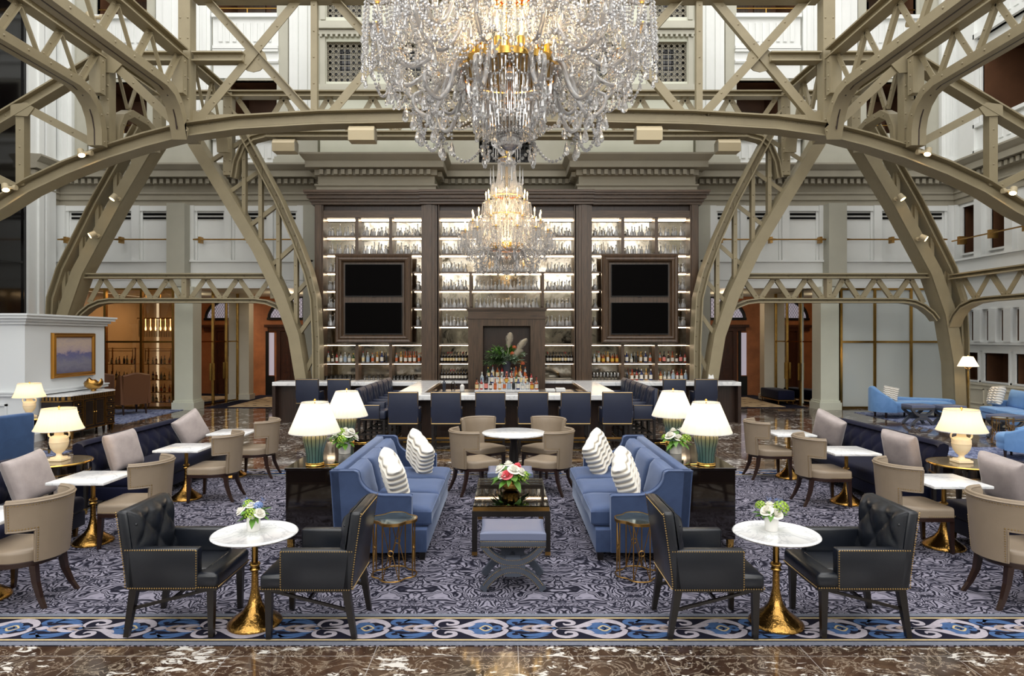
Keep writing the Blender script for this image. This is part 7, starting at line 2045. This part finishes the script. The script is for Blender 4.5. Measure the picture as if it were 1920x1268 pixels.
# bottle etageres and lamp behind the brass glass
def etagere(x0,x1,label,grp):
    t=thing('etagere',label,'shelving',(0,0,0)); y0,y1=20.6,20.95; zs=(.1,.42,.82,1.33)
    for x in (x0,x1):
        for y in (y0,y1): m=MB(); m.box((x-.015,y-.015,0),(x+.015,y+.015,1.86)); m.build('post',M['brass_old'],t,smooth=0)
    for z in zs+(1.84,): m=MB(); m.box((x0+.015,y0,z-.02),(x1-.015,y1,z)); m.build('shelf',M['brass_old'],t,smooth=0)
    m=MB(); m.box((x0+.08,y0-.005,1.40),(x0+.1,y0+.01,1.8)); m.box((x1-.1,y0-.005,1.40),(x1-.08,y0+.01,1.8)); m.box((x0+.08,y0-.005,1.74),(x1-.08,y0+.01,1.76)); m.build('fret_trim',M['brass_old'],t,smooth=0)
    for j,z in enumerate(zs):
        for i in range(7):
            b=LQ[(i*3+j*5)%len(LQ)]; o=put('liquor_bottle',b[2],(x0+.1+(x1-x0-.2)*i/6,y0+.14+.05*(i%2),z+.001),f'bottle on the {grp} brass shelf rack behind the glass partition','bottle',f'bottles on the {grp} brass rack'); o.scale=(.85,.85,.85)
etagere(-12.9,-11.95,'brass shelf rack of bottles behind the glass, the one partly hidden by the partition','hidden'); etagere(-11.72,-10.72,'brass shelf rack of bottles behind the glass, next to the white column','column side')
t=thing('pendant_chandelier','brass pendant chandelier of clear glass tubes glowing in the room behind the glass','chandelier',(-11.9,22.0,2.2))
m=MB(); m.box((-.75,-.1,.62),(.75,.1,.66)); 
m.build('frame',M['brass'],t,smooth=0)
for x in (-.5,0,.5): m=MB(); m.cyl((x,0,.66),(x,0,1.48),.012,n=6); m.build('suspension_rod',M['brass'],t)
for i in range(9):
    x=-.68+i*.17; m=MB(); m.lathe([(.06,.0),(.06,.58)],14,c=(x,0,0),cap=False); m.build('glass_tube',M['tumbler'],t); k=MB(); k.lathe([(.01,.22),(.022,.27),(.02,.32),(.003,.36)],8,c=(x,0,0)); k.cyl((x,0,.36),(x,0,.62),.006,n=5); k.build('bulb',M['glow_bulb'],t)

# ---------------------------------------------------------------- seating at the far edges
def make_club(label, loc, rz, mat):
    t=thing('club_chair',label,'armchair',loc,rz)
    m=MB(); m.rbox((-.44,-.46,.10),(-.28,.46,.88),.05,3); m.build('backrest',mat,t,smooth=50)
    for s in (-1,1): lo,hi=sorted((s*.32,s*.46)); m=MB(); m.rbox((-.275,lo,.10),(.42,hi,.80),.05,3); m.build('armrest',mat,t,smooth=50)
    m=MB(); m.rbox((-.275,-.315,.12),(.40,.315,.46),.06,3); m.build('seat_cushion',mat,t,smooth=50)
    for sx in (-.36,.36):
        for s in (-1,1): leg_mb((sx,s*.38,.11),(sx,s*.38,0),.05,.04).build('foot',M['brass_old'],t,smooth=0)
    return t
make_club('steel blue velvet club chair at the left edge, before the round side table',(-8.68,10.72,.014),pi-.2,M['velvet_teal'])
def sweep_seat(name,label,cat,loc,rz,mat,plan_fn,h_fn,seat,legs,z0=.17):
    """upholstered curved seat: back wall follows plan_fn(s) with height h_fn(s)"""
    t=thing(name,label,cat,loc,rz); n=28; P=[Vector((*plan_fn(i/n),0)) for i in range(n+1)]; m=MB(); rows=[]
    for i,p in enumerate(P):
        d=(P[min(i+1,n)]-P[max(i-1,0)]).normalized(); o=Vector((d.y,-d.x,0)); h=h_fn(i/n); r=.055
        sec=[(p+o*.06,z0),(p+o*.07,(z0+h)/2),(p+o*.09,h-.05),(p+o*.06,h-.012),(p+o*.02,h),(p-o*.03,h-.012),(p-o*.05,h-.05),(p-o*.05,z0)]
        rows.append([(q.x,q.y,z) for q,z in sec])
    k=len(rows[0]); m.add([v for r in rows for v in r],[(i*k+j,(i+1)*k+j,(i+1)*k+(j+1)%k,i*k+(j+1)%k) for i in range(n) for j in range(k)]+[tuple(range(k-1,-1,-1)),tuple(range(n*k,(n+1)*k))]); m.build('backrest',mat,t,smooth=60)
    m=MB(); sp=seat; q=len(sp); cx_=sum(p[0] for p in sp)/q; cy_=sum(p[1] for p in sp)/q
    rg=[]
    for z,kk in ((z0,.97),(z0+.03,1),(.26,1),(.28,.985),(.30,1.01),(.38,1.02),(.42,.98),(.435,.9)): rg.append([(cx_+(x-cx_)*kk,cy_+(y-cy_)*kk,z) for x,y in sp])
    m.add([v for r in rg for v in r]+[(cx_,cy_,.445)],[(i*q+j,i*q+(j+1)%q,(i+1)*q+(j+1)%q,(i+1)*q+j) for i in range(len(rg)-1) for j in range(q)]+[tuple(range(q-1,-1,-1))]+[((len(rg)-1)*q+j,(len(rg)-1)*q+(j+1)%q,len(rg)*q) for j in range(q)]); m.build('seat_cushion',mat,t,smooth=60)
    for x,y in legs: leg_mb((x,y,z0+.005),(x,y,0),.05,.03).build('leg',M['leg'],t,smooth=0)
    return t
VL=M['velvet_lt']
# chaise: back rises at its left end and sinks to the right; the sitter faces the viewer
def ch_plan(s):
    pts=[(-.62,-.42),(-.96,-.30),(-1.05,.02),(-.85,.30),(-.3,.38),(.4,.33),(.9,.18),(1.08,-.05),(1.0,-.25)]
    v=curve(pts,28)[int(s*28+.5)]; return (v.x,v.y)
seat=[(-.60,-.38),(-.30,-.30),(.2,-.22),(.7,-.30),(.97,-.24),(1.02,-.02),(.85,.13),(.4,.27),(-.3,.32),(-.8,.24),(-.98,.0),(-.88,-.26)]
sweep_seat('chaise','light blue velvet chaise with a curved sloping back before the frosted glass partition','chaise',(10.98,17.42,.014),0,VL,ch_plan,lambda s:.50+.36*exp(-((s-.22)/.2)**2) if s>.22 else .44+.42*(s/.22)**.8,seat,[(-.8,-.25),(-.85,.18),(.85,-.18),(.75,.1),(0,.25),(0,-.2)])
def tub_plan(s):
    a=radians(-125+250*s); return (-.44*cos(a)*1.0,.48*sin(a))
seat2=[(.46*cos(2*pi*i/20)*1.0+.02,.44*sin(2*pi*i/20)) for i in range(20)]
sweep_seat('tub_chair','light blue velvet tub chair at the right edge, seen from behind','armchair',(9.35,11.45,.014),2.3,VL,tub_plan,lambda s:.50+.30*sin(pi*s)**1.3,seat2,[(.3,-.25),(.3,.25),(-.3,.25),(-.3,-.25)])
# long light blue sofa by the right wall
t=thing('sofa','long light blue velvet sofa under the right side wall','sofa',(12.1,14.9,.014),pi-.2)
m=MB(); m.rbox((-.42,-1.3,.14),(.40,1.3,.30),.03,2); m.build('base',VL,t,smooth=50)
m=MB(); m.rbox((-.48,-1.3,.14),(-.34,1.3,.78),.05,3); m.build('back_frame',VL,t,smooth=50)
for s in (-1,1): lo,hi=sorted((s*1.17,s*1.31)); m=MB(); m.rbox((-.335,lo,.14),(.10,hi,.60),.05,3); m.build('armrest',VL,t,smooth=50)
for i in range(3):
    y=-1.165+.777*(i+.5); m=MB(); cushion(m,(.74,.765,.16),lambda a,b,c:(.06+a,y+b,.38+c),.35,11,.55); m.build('seat_cushion',VL,t,smooth=60)
    m=MB(); cushion(m,(.44,.755,.17),lambda a,b,c:(-.25+c-.2*a,y+b,.66+a*.97),.45,11,.3); m.build('back_cushion',VL,t,smooth=60)
for sx in (-.35,.33):
    for s in (-1,1): leg_mb((sx,s*1.15,.15),(sx,s*1.15,0),.05,.03).build('leg',M['leg'],t,smooth=0)
place(wp,(12.2,15.95,.74),(.1,-.3,pi-.2),'white wavy pillow on the long light blue sofa by the right wall','pillow','white zigzag pillows')
place(wp,(10.42,17.38,.66),(.2,.2,1.2),'white pillow on the light blue chaise before the frosted glass','pillow','white zigzag pillows').scale=(.8,.8,.8)
dup(xs,'slate stool with crossed legs before the light blue chaise, left of two',(10.28,16.0,.014),0)
dup(xs,'slate stool with crossed legs before the light blue chaise, right of two',(10.92,15.8,.014),0)
dup(xs,'slate stool with crossed legs before the long light blue sofa, near the right edge',(10.8,13.85,.014),.25)
dup(qt,'quatrefoil brass drum table beside the light blue tub chair at right',(10.15,13.1,.014))
# floor lamp
t=thing('floor_lamp','brass floor lamp with pleated white shade by the right side wall','floor lamp',(11.93,16.55,.014))
m=MB(); m.lathe([(0,0),(.15,0),(.15,.015),(.05,.035),(.02,.06)],28); m.build('base',M['brass'],t)
m=MB(); m.cyl((0,0,.05),(0,0,1.42),.015,n=10); m.lathe([(.02,.9),(.03,1.0),(.026,1.22),(.018,1.3)],14); m.build('pole',M['brass'],t)
m=MB(); [m.cyl((0,0,1.34),(.09*cos(a),.09*sin(a),1.40),.008,n=6) for a in (0,2.1,4.2)]; m.build('lamp_cluster',M['brass'],t)
m=MB(); m.sphere((0,0,1.70),.016); m.build('finial',M['gold'],t)
add_shade(t,1.42,.235,1.68,.11,M['shade'],16,.02); point_light('lamp_bulb',(0,0,1.53),12,(1,.74,.44),.05,t)
# navy bench by the right doors
t=thing('bench','low navy velvet bench on brass legs against the dark glass beside the right doors','bench',(8.98,21.25,.012))
m=MB(); m.rbox((-.27,-.72,.16),(.27,.72,.46),.04,3); m.build('seat',M['velvet_navy'],t,smooth=50)
m=MB(); m.box((-.28,-.73,.13),(.28,.73,.158)); m.build('rail',M['brass_old'],t,smooth=0)
for sx in (-.23,.23):
    for sy in (-.66,.66): leg_mb((sx,sy,.13),(sx,sy,0),.03,.022).build('leg',M['brass'],t,smooth=0)
t=thing('napkin_holder','white paper napkin holder on the far right arm of the bar','holder',(5.3,16.6,1.051))
m=MB(); m.box((-.08,-.05,0),(.08,.05,.06)); m.build('box',M['black_metal'],t,smooth=0); m=MB(); m.prism([(-.07,.06),(.07,.06),(.05,.17),(0,.13),(-.05,.18)],-.035,.035,'y'); m.build('napkins',M['caulk_white'],t,smooth=0)
# ---------------------------------------------------------------- everything on a carpet stands on its pile
for o in list(SC.objects):
    if o.parent or not o.get('category') or o.get('kind') == 'structure' or o.type not in ('EMPTY','MESH'): continue
    if abs(o.location.z-.014) < 1e-4 and abs(o.location.x) > RX+.6: o.location.z = .0155
    elif abs(o.location.x) < RX+.4 and RY0-.3 < o.location.y < RY1+.2 and o.location.length > .1 and o.location.z < 1.3:
        o.location.z = (.0098 if o.name.split('.')[0] != 'x_stool' else .016) if o.location.z < .02 else o.location.z+.0105
    elif o.name in ('side_table.002','table_lamp.006'): o.location.z += .0155
